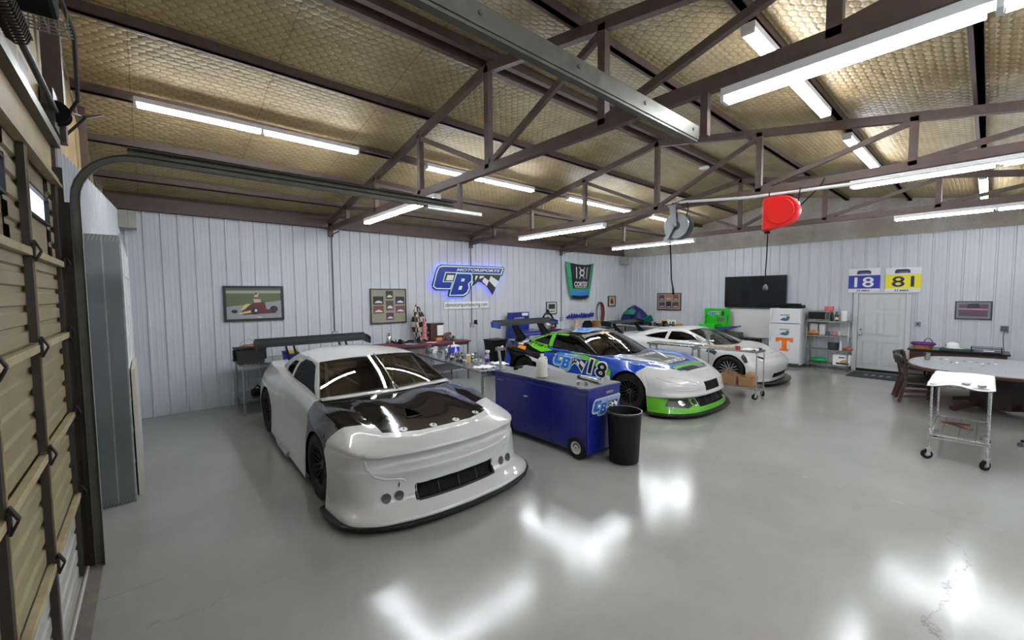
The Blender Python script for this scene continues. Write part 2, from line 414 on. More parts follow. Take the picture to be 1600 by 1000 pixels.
# ------------------------------------------------------------------ trusses
def truss(x, label, full=True):
    t = thing('roof_truss', label, 'roof truss', (x, RY, 3.45))
    P = lambda y, z: (0, y-RY, z-3.45)
    w = .085
    MB().bar(P(YF+.02, 3.5), P(YB-.03, 3.5), .07, .1).build('bottom_chord', mBROWN, t)
    MB().bar(P(YB-.03, ztop(YB)), P(RY-.02, ztop(RY)), .07, .1).build('top_chord', mBROWN, t)
    MB().bar(P(YF+.03, ztop(YF)), P(RY+.02, ztop(RY)), .07, .1).build('top_chord', mBROWN, t)
    ys = [8.35, 6.97, 5.43, RY, 2.25, .64, -.72]
    for y in ys: MB().bar(P(y, 3.5), P(y, ztop(y)), .07, .075, up=(0,1,0)).build('post', mBROWN, t)
    for a, b in ((8.35, 6.97), (6.97, 5.43), (5.43, RY)):
        MB().bar(P(a, ztop(a)-.05), P(b, 3.54), .05, .06).build('brace', mBROWN, t)
    for a, b in ((2.25, RY), (.64, 2.25), (-.72, .64)):
        MB().bar(P(a, ztop(a)-.05), P(b, 3.54), .05, .06).build('brace', mBROWN, t)
    MB().box(-.05, .05, YB-.08-RY, YB-.03-RY, -.12, .25).build('end_plate', mBROWN, t)
    return t
truss(3.035, 'nearest brown steel roof truss crossing above the white race car')
truss(6.726, 'middle brown steel roof truss carrying the grey and red reels')
truss(10.376, 'farthest brown steel roof truss, above the white coupe')
MB().bar((-.53, RY, ztop(RY)), (-.53, YB, ztop(YB)), .07, .1).bar((-.53, RY, ztop(RY)), (-.53, YF, ztop(YF)), .07, .1).build('trim_3', mBROWN)['kind'] = 'structure'
# ------------------------------------------------------------------ purlins
PN = [(8.62,'lowest brown roof purlin, just above the back wall beam'), (7.5,'second roof purlin up from the back wall'), (6.37,'brown roof purlin with the long row of tube lights under it'),
      (5.13,'brown roof purlin between the light row and the ridge'), (2.53,'first roof purlin on the near side of the ridge'), (1.33,'roof purlin above the near pair of hanging tube lights'),
      (.13,'roof purlin at the upper right with a short tube light near the right wall'), (-1.05,'roof purlin next to the front wall')]
for y, lab in PN:
    z = ztop(y)+.06
    mb = MB().box(-.5, XR-.05, -.03, .03, .0, .13).box(-.5, XR-.05, -.03, .06, -.0, .012)
    tag(mb.build('roof_purlin', mBROWN2, loc=(0, y, z), bevel=.004), lab, 'roof purlin')
for y, lab in ((RY+.1, 'ridge purlin on the back wall side of the double ridge'), (RY-.1, 'ridge purlin on the near side of the double ridge')):
    tag(MB().box(-.5, XR-.05, -.035, .035, 0, .15).build('ridge_purlin', mBROWN2, loc=(0, y, ztop(RY)+.03)), lab, 'roof purlin')
tag(MB().box(-.45, XR-.05, -.05, .0, 0, .12).box(-.45, XR-.05, -.09, 0, .0, .02).box(-.45, XR-.05, -.03, .03, .12, .3).build('eave_beam', mBROWN2, loc=(0, YB-.03, 3.5)), 'dark brown eave beam along the top of the back wall', 'beam')

# ------------------------------------------------------------------ tube lights
mTUBE = M('lit fluorescent tube', emit=(.93,.96,1.), es=30)
mFIX = M('fixture white', (.7,.72,.74), .4, var=.02)
def make_light():
    t = thing('tube_light', '', 'ceiling light')
    MB().box(-1.22, 1.22, -.055, .055, 0, .055).build('fixture', mFIX, t, bevel=.004)
    for x in (-1.21, -.012, 1.21): MB().box(x-.012, x+.012, -.05, .05, -.035, 0).build('lamp_holder', mWHITE, t)
    for sx in (-1, 1):
        for sy in (-1, 1):
            MB().tube([(sx*.03, sy*.033, -.022), (sx*1.19, sy*.033, -.022)], .014, 8).build('tube', mTUBE, t, smooth=True)
    return t
LX = [(1.21, 6.17, 4.16, 0, 'long tube light nearest the garage door, in the row above the white race car'),
      (4.77, 6.17, 4.16, 0, 'tube light partly behind the nearest truss, in the row facing the logo sign'),
      (8.25, 6.17, 4.16, 0, 'tube light between the middle and far trusses, in the row on the back slope'),
      (11.65, 6.17, 4.16, 0, 'farthest tube light of the row on the back slope, behind the grey hose reel'),
      (4.95, 1.36, 4.16, 0, 'twin tube light crossing behind the nearest truss chord at the upper right'),
      (8.5, 1.36, 4.16, 0, 'twin tube light seen through the middle truss web at the right'),
      (11.75, .14, 3.93, 0, 'small looking twin tube light under the far roof purlin at the right edge'),
      (3.035, 6.2, 3.375, 1, 'bright tube light under the nearest truss, close to the back wall'),
      (3.035, .03, 3.375, 1, 'largest tube light, under the nearest truss at the top right'),
      (6.726, 6.16, 3.375, 1, 'tube light under the middle truss, close to the back wall'),
      (6.726, -.02, 3.375, 1, 'tube light under the middle truss on the right, beside the white pipe'),
      (10.376, 6.12, 3.375, 1, 'tube light under the far truss, below the grey hose reel'),
      (10.376, -.02, 3.375, 1, 'tube light under the far truss on the right, against the foil band')]
L0 = make_light()
for i, (x, y, z, r, lab) in enumerate(LX):
    o = L0 if i == 0 else dup(L0)
    o.location = (x, y, z); o.rotation_euler = (0, 0, PI/2*r); o['label'] = lab; o['group'] = 'tube lights under the roof'
for x, y, lab in ((1.2, -1.05, 'tube light behind the camera, close to the garage door'), (5.0, -1.05, 'tube light behind the camera, near the front wall')):
    o = dup(L0, (x, y, 3.75), 0, lab)  # extra fixtures out of view, added to brighten the room from behind
# wires from light to light
tag(MB().tube([(2.54, 6.17, 4.2), (2.8, 6.3, 4.24), (3.3, 6.3, 4.2), (3.56, 6.17, 4.2)], .008, 6).build('light_cable', mGREY, smooth=True), 'thin grey cable joining the two nearest lights of the back row', 'cable')
tag(MB().tube([(5.99, 6.17, 4.2), (6.5, 6.33, 4.25), (7.0, 6.17, 4.2)], .008, 6).build('light_cable', mGREY, smooth=True), 'thin grey cable joining lights across the middle truss', 'cable')

# ------------------------------------------------------------------ conduits and sockets on the back wall
for x, ztop_, lab in ((3.06, 3.35, 'dark conduit running down the back wall beside the first truss end'), (6.73, 3.4, 'conduit down the back wall behind the logo sign'), (10.4, 3.38, 'conduit down the back wall left of the racing hood')):
    t = thing('wall_conduit', lab, 'conduit', (x, YB-.02, 1.2))
    MB().tube([(0, -.012, .08), (0, -.012, ztop_-1.3), (.0, -.03, ztop_-1.22), (0, -.12, ztop_-1.17), (0, -.5, ztop_-1.15)], .012, 8).build('pipe', mDKGREY, t, smooth=True)
    MB().box(-.055, .055, -.05, 0, -.03, .09).build('socket_box', M('grey box', (.25,.25,.25), .5), t, bevel=.004)
    mb = MB()
    for dx in (-.024, .024):
        for dz in (0, .04): mb.box(dx-.012, dx+.012, -.054, -.05, dz, dz+.028)
    mb.build('socket', M('ivory plastic', (.6,.58,.5), .4), t)
tag(MB().box(-.03, .03, -.07, -.0, 0, .11).tube([(0,-.05,.02), (.04,-.09,-.02), (.01,-.03,.13)], .006, 6).build('power_adapter', mBLACK, loc=(6.85, YB-.02, 1.25)), 'black plug adapter in the socket under the logo sign', 'adapter')

# ------------------------------------------------------------------ corner boxes under the eaves (junction boxes)
for x, y, w, lab in ((-.2, YB-.15, .3, 'beige metal box in the upper left corner of the back wall'), (13.865, YB-.142, .3, 'grey metal box in the far upper corner')):
    tag(MB().box(-.13, .13, -.12, .12, 0, .28).box(.03, .05, -.125, -.12, .0, .28).build('corner_box', M('beige metal', (.36,.35,.3), .5), loc=(x, y, 3.18), bevel=.006), lab, 'metal box')

# ------------------------------------------------------------------ garage door
mDOOR = M('tan door steel', (.25,.205,.115), .5, var=.14, vs=5)
mDOOR2 = M('pale grey door steel', (.42,.42,.4), .4, var=.1, vs=5)
mSTRUT = M('tan strut', (.36,.29,.17), .55, var=.2, vs=8)
mSTILE = M('dark stile steel', (.035,.028,.02), .5, .2, var=.2)
mGLASSB = M('bright daylight window', emit=(.8,.88,1.), es=.9)
door = bpy.data.objects.new('door_1', None); COL.objects.link(door); door.location = (DX, (DY0+DY1)/2, 0); struct(door)
W = (DY1-DY0)/2-.02
secs = [0.0, .62, 1.22, 1.8, 2.3, 2.86]
for i in range(5):
    z0, z1 = secs[i]+.004, secs[i+1]-.004
    mb = MB(); vs = []; n = 5; prof = []
    for k in range(n):
        a = z0+(z1-z0)*k/n; h = (z1-z0)/n
        prof += [(a, 0), (a+h*.12, .0), (a+h*.2, .014), (a+h*.8, .014), (a+h*.88, 0)]
    prof.append((z1, 0))
    win = i == 4
    def strip(y0, y1):
        vs = [(-.045+.03+h, y, z) for z, h in prof for y in (y0, y1)]
        mb.add(vs, [(2*k, 2*k+1, 2*k+3, 2*k+2) for k in range(len(prof)-1)])
        mb.box(-.06, -.04, y0, y1, z0, z1)
    if not win: strip(-W, W)
    else:
        wins = [(-.45, .1), (.62, 1.26)]
        cuts = [-W]
        for a, b in wins: cuts += [a, b]
        cuts.append(W)
        for k in range(0, len(cuts), 2): strip(cuts[k], cuts[k+1])
        for a, b in wins:
            mb.box(-.05, -.02, a, b, z0, 2.53); mb.box(-.05, -.02, a, b, 2.71, z1)
    mb.build('door_panel', mDOOR2 if i == 0 else mDOOR, door)
    if win:
        for a, b in wins:
            fr = MB().box(-.03, .0, a, b, 2.53, 2.545).box(-.03, 0, a, b, 2.695, 2.71).box(-.03, 0, a, a+.014, 2.53, 2.71).box(-.03, 0, b-.014, b, 2.53, 2.71).build('door_window', mBLACK, door)
            MB().box(-.03, -.022, a+.01, b-.01, 2.54, 2.70).build('pane', mGLASSB, fr)
    # stiles with holes, and end stiles
    for y in (-.52, .36):
        MB().box(-.0, .03, y-.022, y+.022, z0+.02, z1-.02).build('stile', mSTILE, door)
        MB().box(.0, .034, y+.022, y+.027, z0+.02, z1-.02).box(-.01, -.004, y+.022, y+.06, z0+.02, z1-.02).build('stile_flange', mSTRUT if i else mDOOR2, door)
    MB().box(-.01, .02, W-.12, W, z0+.02, z1-.02).build('stile', mSTILE, door)
    if i: MB().box(-.0, .034, -W, W, z0-.032, z0+.008).build('strut', mSTRUT, door, bevel=.003)
    # hinges
    if i:
        for y in (-.52, .36, W-.06):
            MB().box(.03, .042, y-.022, y+.022, z0-.045, z0+.035).bar((.038, y, z0-.06), (.062, y, z0-.005), .026, .01).bar((.062, y, z0-.005), (.038, y, z0+.05), .026, .01).build('hinge', M('black iron', (.02,.018,.015), .5, .5), door, bevel=.003)
MB().box(-.05, .03, -W, W, 2.86, 2.9).box(.0, .045, -W, W, 2.84, 2.86).build('top_rail', mSTRUT, door)
MB().box(-.06, .02, -W, W, -.0, .015).tube([(.035, -W, .02), (.04, -.2, .022), (.03, .6, .02), (.035, W, .02)], .01, 8).build('bottom_seal', M('dirty white rubber', (.4,.39,.34), .7), door)
# head and jamb framing above the door
struct(MB().box(-.62, -.47, YF, 4.75, 2.95, 3.3).build('wall_left', mTAN))
struct(MB().box(-.58, -.45, 4.49, 4.62, 0, 3.5).build('trim_4', mBROWN))
struct(MB().box(-.6, -.42, 4.47, 4.49, 0, 3.0).build('trim_5', mSTILE))
tag(MB().box(-.6, -.345, DY0, DY1+.05, 0, .006).build('door_sill', M('stained sill concrete', (.13,.12,.09), .7, var=.3)), 'dark stained concrete sill under the garage door', 'sill')

# ------------------------------------------------------------------ door tracks
mTRACK = M('galvanised track', (.11,.11,.09), .45, .6, var=.15, vs=12)
def c_track(name, label, y, side, z1=3.13, xe=2.92, r=.36):
    pts = [(-.36, y, 0.0), (-.36, y, z1-r)]
    for k in range(1, 9):
        a = PI/2*k/8; pts.append((-.36+r*(1-math.cos(a)), y, z1-r+r*math.sin(a)))
    pts.append((xe, y, z1))
    t = thing(name, label, 'door track', (-.36, y, 0))
    mb = MB()
    def section(p, q0, q1):
        pass
    pr = [(-.03, 0), (-.03, .006), (.03, .006), (.03, -.018*0)]
    # channel = web + two flanges swept along the path
    n = len(pts); rings = []; wd = .026 if side > 0 else .035
    for i, p in enumerate(pts):
        a = Vector(pts[max(0, i-1)]); b = Vector(pts[min(n-1, i+1)]); d = (b-a).normalized(); nrm = Vector((-d.z, 0, d.x))
        P = Vector(p) - Vector((-.36, y, 0))
        ring = [P+nrm*wd+Vector((0, -side*.04, 0)), P+nrm*wd, P-nrm*wd, P-nrm*wd+Vector((0, -side*.04, 0)), P-nrm*(wd-.004)+Vector((0, -side*.036, 0)), P-nrm*(wd-.004)+Vector((0, -side*.004, 0)), P+nrm*(wd-.004)+Vector((0, -side*.004, 0)), P+nrm*(wd-.004)+Vector((0, -side*.036, 0))]
        rings.append(ring)
    vs = [q for r_ in rings for q in r_]
    fs = [(i*8+k, i*8+(k+1) % 8, (i+1)*8+(k+1) % 8, (i+1)*8+k) for i in range(n-1) for k in range(8)] + [tuple(range(8)), tuple((n-1)*8+k for k in range(8))]
    mb.add(vs, fs).build('rail', mTRACK, t)
    # back angle along the horizontal run, with bolts
    MB().box(.3, xe+.36, side*.004-.003, side*.004+.003, z1-.02, z1+.07).box(.3, xe+.36, -side*.05-.03, -side*.0+.03, z1+.065, z1+.07).build('angle_iron', mTRACK, t)
    mb = MB()
    for k in range(5): mb.cyl((.8+.6*k, -.012, z1+.03), (.8+.6*k, .012, z1+.03), .011, 8)
    mb.build('bolt', mDKGREY, t)
    if side > 0:
        MB().box(-.06, -.03, -.0, .05, 0, 2.75).build('jamb_angle', mSTILE, t)
        for z in (.5, 1.15, 1.75, 2.3, 2.72): MB().box(-.02, .02, -.0, .03, z-.035, z+.0).build('bracket', mGALV, t)
    return t
c_track('door_track', 'curved garage door track sweeping over towards the first truss', 4.44, 1)
c_track('door_track', 'large overhead door track hanging across the top middle of the view', 1.37, -1)
t = thing('track_hanger', 'brown hanger with short crossbar holding the end of the curved door track', 'hanger', (2.85, 4.44, 3.1))
MB().bar((.18, 0, .35), (.18, 0, .0), .05).build('post', mBROWN, t)
MB().box(-.3, .5, -.03, .03, -.02, .02).build('crossbar', mGALV, t)
t = thing('track_hanger', 'brown hanger dropping from the nearest truss to the large overhead track', 'hanger', (2.85, 1.37, 3.1))
MB().bar((.18, 0, .35), (.18, 0, .06), .05).build('post', mBROWN, t)

# torsion shaft, drum, cables and brown framing at the top left
t = thing('door_spring_shaft', 'dark torsion shaft with drum above the garage door', 'door spring', (-.42, 4.45, 3.36))
MB().cyl((0, -3.0, 0), (0, .1, 0), .018, 10).build('shaft', mDKGREY, t, smooth=True)
mb = MB().lathe([(.02,-.05), (.075,-.05), (.075,-.04), (.055,-.03), (.055,.03), (.075,.04), (.075,.05), (.02,.05)], 24, Matrix.Translation((0, -.05, 0)) @ Matrix.Rotation(PI/2, 4, 'X'))
mb.build('cable_drum', mBLACKM, t, smooth=True)
mb = MB()
pts = [(.045*math.cos(k*.9), -1.2-.0045*k, .045*math.sin(k*.9)) for k in range(240)]
mb.tube(pts, .005, 5); mb.build('spring', mSTILE, t, smooth=True)
MB().box(-.06, .0, -.16, .06, -.12, .14).build('bearing_plate', mDKGREY, t)
tag(MB().tube([(-.42, 4.6, 3.35), (-.3, 4.3, 3.45), (-.25, 3.6, 3.6), (-.3, 3.2, 3.75), (-.3, 2.9, 3.9)], .012, 7).tube([(-.42, 4.75, 3.3), (-.28, 4.5, 3.4), (-.2, 4.7, 3.5), (-.32, 4.9, 3.52), (-.4, 4.6, 3.45)], .01, 7).build('loose_cable', mDKGREY, smooth=True), 'loose dark cables looped at the upper left above the door', 'cable')
tag(MB().bar((-.45, 1.4, 3.17), (-.45, 4.5, 3.17), .06, .06).build('header_angle', mTRACK), 'grey steel angle running above the garage door', 'beam')
tag(MB().bar((-.53, 1.4, 3.46), (-.53, 5.2, 3.46), .06, .1).build('header_beam', mBROWN), 'brown steel beam above the garage door, higher than the grey angle', 'beam')
struct(MB().bar((-.44, 4.58, 3.2), (-.44, 4.58, ztop(4.58)), .1).bar((-.44, 6.6, 3.3), (-.44, 6.6, ztop(6.6)), .06).build('trim_6', mBROWN))
t = thing('door_opener', 'dark motor unit with wire guard in the top left corner', 'door opener', (-.36, 3.0, 3.52))
MB().box(-.12, .1, -.22, .1, -.1, .1).build('housing', mBLACKM, t, bevel=.02)
mb = MB()
for k in range(7): mb.tube([(-.1+.035*k, .12, -.08), (-.1+.035*k, .3, -.08), (-.1+.035*k, .3, .06)], .004, 5)
for k in range(5): mb.tube([(-.12, .13+.04*k, -.08), (.13, .13+.04*k, -.08)], .004, 5)
mb.build('wire_guard', mGALV, t)

# ------------------------------------------------------------------ sheet metal enclosure and leaning board on the left wall
t = thing('metal_enclosure', 'tall galvanised sheet metal enclosure against the left wall', 'enclosure', (-.3, 7.2, 0))
mSHEET = M('sheet metal', (.24,.255,.25), .3, .9, var=.05, vs=2)
mb = MB().box(-.13, .13, -1.6, -1.58, 0, 2.66)
mb.build('front_sheet', mSHEET, t)
MB().box(-.005, .005, -1.605, -1.6, 0.02, 2.66).box(.122, .134, -1.606, -1.58, 0, 2.68).build('seam', mGALV, t)
MB().box(.118, .13, -1.58, .4, 0, 2.62).build('side_panel', mWHITE, t)
mb = MB()
for k in range(9): mb.box(.13, .136, -1.58, .4, .05+.32*k, .062+.32*k)
for y in (-1.58, -.9, -.2, .38): mb.box(.13, .136, y, y+.02, 0, 2.62)
mb.build('panel_lattice', mWHITE, t)
mb = MB()
for k in range(9): mb.bar((-.12+.028*k, -1.615, 2.6), (-.1+.028*k, -1.615, 2.655), .006, .004)
for k in range(9): mb.bar((-.12+.028*k, -1.61, .005), (-.1+.028*k, -1.61, .05), .006, .004)
mb.box(-.13, .13, -1.58, .4, 2.62, 2.66).build('edge_trim', mGALV, t)
tag(MB().add([(-.15, 5.75, 0), (-.155, 5.75, 1.32), (-.15, 6.9, 0), (-.155, 6.9, 1.32), (-.11, 5.75, 0), (-.125, 5.75, 1.32), (-.11, 6.9, 0), (-.125, 6.9, 1.32)], [(0,1,3,2), (4,6,7,5), (0,4,5,1), (2,3,7,6), (0,2,6,4), (1,5,7,3)]).build('leaning_board', M('cream board', (.5,.48,.42), .5)), 'cream coloured board leaning on the side of the metal enclosure', 'board')
# ================================================================== CARS
def spline(xs, ys):
    """Catmull-Rom through (xs, ys), non-uniform, clamped"""
    n = len(xs)
    def m(i):
        if i == 0: return (ys[1]-ys[0])/(xs[1]-xs[0])
        if i == n-1: return (ys[-1]-ys[-2])/(xs[-1]-xs[-2])
        a = (ys[i]-ys[i-1])/(xs[i]-xs[i-1]); b = (ys[i+1]-ys[i])/(xs[i+1]-xs[i])
        if a*b <= 0: return 0.
        return (a+b)/2 if abs(a) < 3*abs(b) and abs(b) < 3*abs(a) else 2*a*b/(a+b)
    ms = [m(i) for i in range(n)]
    def f(x):
        if x <= xs[0]: return ys[0]
        if x >= xs[-1]: return ys[-1]
        i = max(k for k in range(n-1) if xs[k] <= x)
        h = xs[i+1]-xs[i]; t = (x-xs[i])/h
        return ((2*t**3-3*t*t+1)*ys[i] + (t**3-2*t*t+t)*h*ms[i] + (-2*t**3+3*t*t)*ys[i+1] + (t**3-t*t)*h*ms[i+1])
    return f

class Car:
    """local frame: x = across, y = from nose to tail, z = up"""
    def __init__(s, S):
        s.S = S; cols = S['cols']; s.nr = len(cols[0][0]); nc = len(cols)
        par = [0.]
        for i in range(1, nc):
            a, b = cols[i-1], cols[i]
            par.append(par[-1] + max(.06, math.hypot(a[0][-1]-b[0][-1], a[1][-1]-b[1][-1])*.5 + math.hypot(a[0][2]-b[0][2], a[1][2]-b[1][2])*.5))
        s.par = par
        s.fn = [[spline(par, [c[k][r] for c in cols]) for r in range(s.nr)] for k in range(3)]
        s.zc = spline(*zip(*S['zc'])); s.vb = spline(*zip(*S['vb']))
        s.bulge = S.get('bulge', lambda u, v: 0)
    def colpt(s, q, l):
        """q = perimeter parameter, l in 0..1 up the side"""
        n = s.nr-1; x = l*n; i = min(n-1, int(x)); t = x-i
        def cr(k):
            P = [s.fn[k][j](q) for j in (max(0, i-1), i, i+1, min(n, i+2))]
            return .5*(2*P[1] + (P[2]-P[0])*t + (2*P[0]-5*P[1]+4*P[2]-P[3])*t*t + (3*P[1]-P[0]-3*P[2]+P[3])*t**3)
        u, v, z = cr(0), cr(1), cr(2)
        return Vector((v, u, z))
    def arch(s, u):
        z = -1
        for uw, R, zc in s.S['arches']:
            d = abs(u-uw)
            if d < R: z = max(z, zc+math.sqrt(R*R-d*d))
        return z
    def top(s, sh, t):
        """t 0 at shoulder, 1 at the centre line"""
        w = 1-t; v = sh.x*w; u = sh.y
        zc = s.zc(u)
        e = s.S.get('crown', 2.4)
        z = zc + (sh.z-zc)*w**e + s.bulge(u, v)*min(1, t*6)
        return Vector((v, u, z))
    def surf(s, u, v):
        """height of the top surface at (u, v) near the belt"""
        q = s.q_at(u); sh = s.colpt(q, 1); return s.top(sh, 1-min(1, abs(v)/max(.01, sh.x))).z
    def q_at(s, u):
        lo, hi = 0, s.par[-1]
        for _ in range(40):
            m = (lo+hi)/2
            if s.colpt(m, 1).y < u: lo = m
            else: hi = m
        return (lo+hi)/2
    def body(s):
        S = s.S; u0, u1 = S['cabin']
        qs = []; N = 170
        for i in range(N+1): qs.append(s.par[-1]*i/N)
        for uw, R, zc in S['arches']:
            for k in range(37):
                a = PI*k/36; u = uw-R*1.002*math.cos(a); qs.append(s.q_at(u))
        for u in (u0, u1): qs.append(s.q_at(u))
        qs = sorted(qs); q2 = [qs[0]]
        for q in qs[1:]:
            if q-q2[-1] > .003: q2.append(q)
        qs = q2
        NS, N1, N2 = 30, 6, 12
        vs = []; fs = []; fl = []
        W = NS+N1+N2+1
        for q in qs:
            base = s.colpt(q, .0); ub = s.colpt(q, .5).y
            za = s.arch(ub); l0 = 0.
            if za > base.z:
                for k in range(400):
                    l0 = k/400
                    if s.colpt(q, l0).z >= za: break
            sh = s.colpt(q, 1)
            tb = 1-min(.97, max(.03, s.vb(sh.y)/max(.05, sh.x))) if sh.x > .05 else .5
            for k in range(NS+1): vs.append(s.colpt(q, l0+(1-l0)*k/NS))
            for k in range(1, N1+1): vs.append(s.top(sh, tb*k/N1))
            for k in range(1, N2+1): vs.append(s.top(sh, tb+(1-tb)*k/N2))
        for i in range(len(qs)-1):
            ua = s.colpt((qs[i]+qs[i+1])/2, 1).y
            for k in range(W-1):
                if k >= NS+N1 and u0 < ua < u1: continue
                a = i*W+k; fs.append((a, a+1, a+W+1, a+W))
        bm = bmesh.new()
        for sx in (1, -1):
            bv = [bm.verts.new((p.x*sx, p.y, p.z)) for p in vs]
            for f in fs:
                g = f if sx < 0 else f[::-1]
                try: bm.faces.new([bv[k] for k in g])
                except ValueError: pass
        bmesh.ops.remove_doubles(bm, verts=bm.verts[:], dist=.0004)
        bmesh.ops.dissolve_degenerate(bm, dist=.0002, edges=bm.edges[:])
        bmesh.ops.recalc_face_normals(bm, faces=bm.faces[:])
        c = max(bm.faces, key=lambda f: f.calc_center_median().z)
        if c.normal.z < 0: bmesh.ops.reverse_faces(bm, faces=bm.faces[:])
        return bm

def cut_parts(bm, planes, classify, build):
    """bisect along planes (point, normal), classify faces by centre, keep the smooth normals of the whole"""
    for p, n in planes:
        bmesh.ops.bisect_plane(bm, geom=bm.verts[:]+bm.edges[:]+bm.faces[:], dist=1e-5, plane_co=p, plane_no=n)
    bm.normal_update(); bm.verts.ensure_lookup_table()
    nr = [v.normal.copy() for v in bm.verts]; bm.verts.index_update()
    groups = {}
    for f in bm.faces:
        k = classify(f.calc_center_median(), f.normal)
        if k is not None: groups.setdefault(k, []).append([v.index for v in f.verts])
    out = {}
    for k, fl in groups.items():
        ids = sorted({i for f in fl for i in f}); mp = {j: i for i, j in enumerate(ids)}
        me = bpy.data.meshes.new(k); me.from_pydata([bm.verts[i].co[:] for i in ids], [], [[mp[i] for i in f] for f in fl])
        me.polygons.foreach_set('use_smooth', [True]*len(me.polygons))
        me.normals_split_custom_set_from_vertices([nr[i] for i in ids])
        out[k] = me; build(k, me)
    return out

def bvh_of(bm): return BVHTree.FromBMesh(bm)
def side_place(tree, sx, u_off=0., lift=.003):
    def f(u, z, h=1.):
        hit = tree.ray_cast(Vector((sx*3, u, z)), Vector((-sx, 0, 0)))
        if hit[0] is None or abs(hit[0].x) < .4: return None
        n = hit[1] if hit[1].x*sx > 0 else -hit[1]
        return hit[0] + n*(lift*h if isinstance(h, (int, float)) else lift)
    return f
def top_place(tree, lift=.003):
    def f(v, u, h=1.):
        hit = tree.ray_cast(Vector((v, u, 3)), Vector((0, 0, -1)))
        if hit[0] is None: return None
        n = hit[1] if hit[1].z > 0 else -hit[1]
        return hit[0] + n*lift*h
    return f
def front_place(tree, lift=.003):
    def f(v, z, h=1.):
        hit = tree.ray_cast(Vector((v, -3, z)), Vector((0, 1, 0)))
        if hit[0] is None: return None
        n = hit[1] if hit[1].y < 0 else -hit[1]
        return hit[0] + n*lift*h
    return f

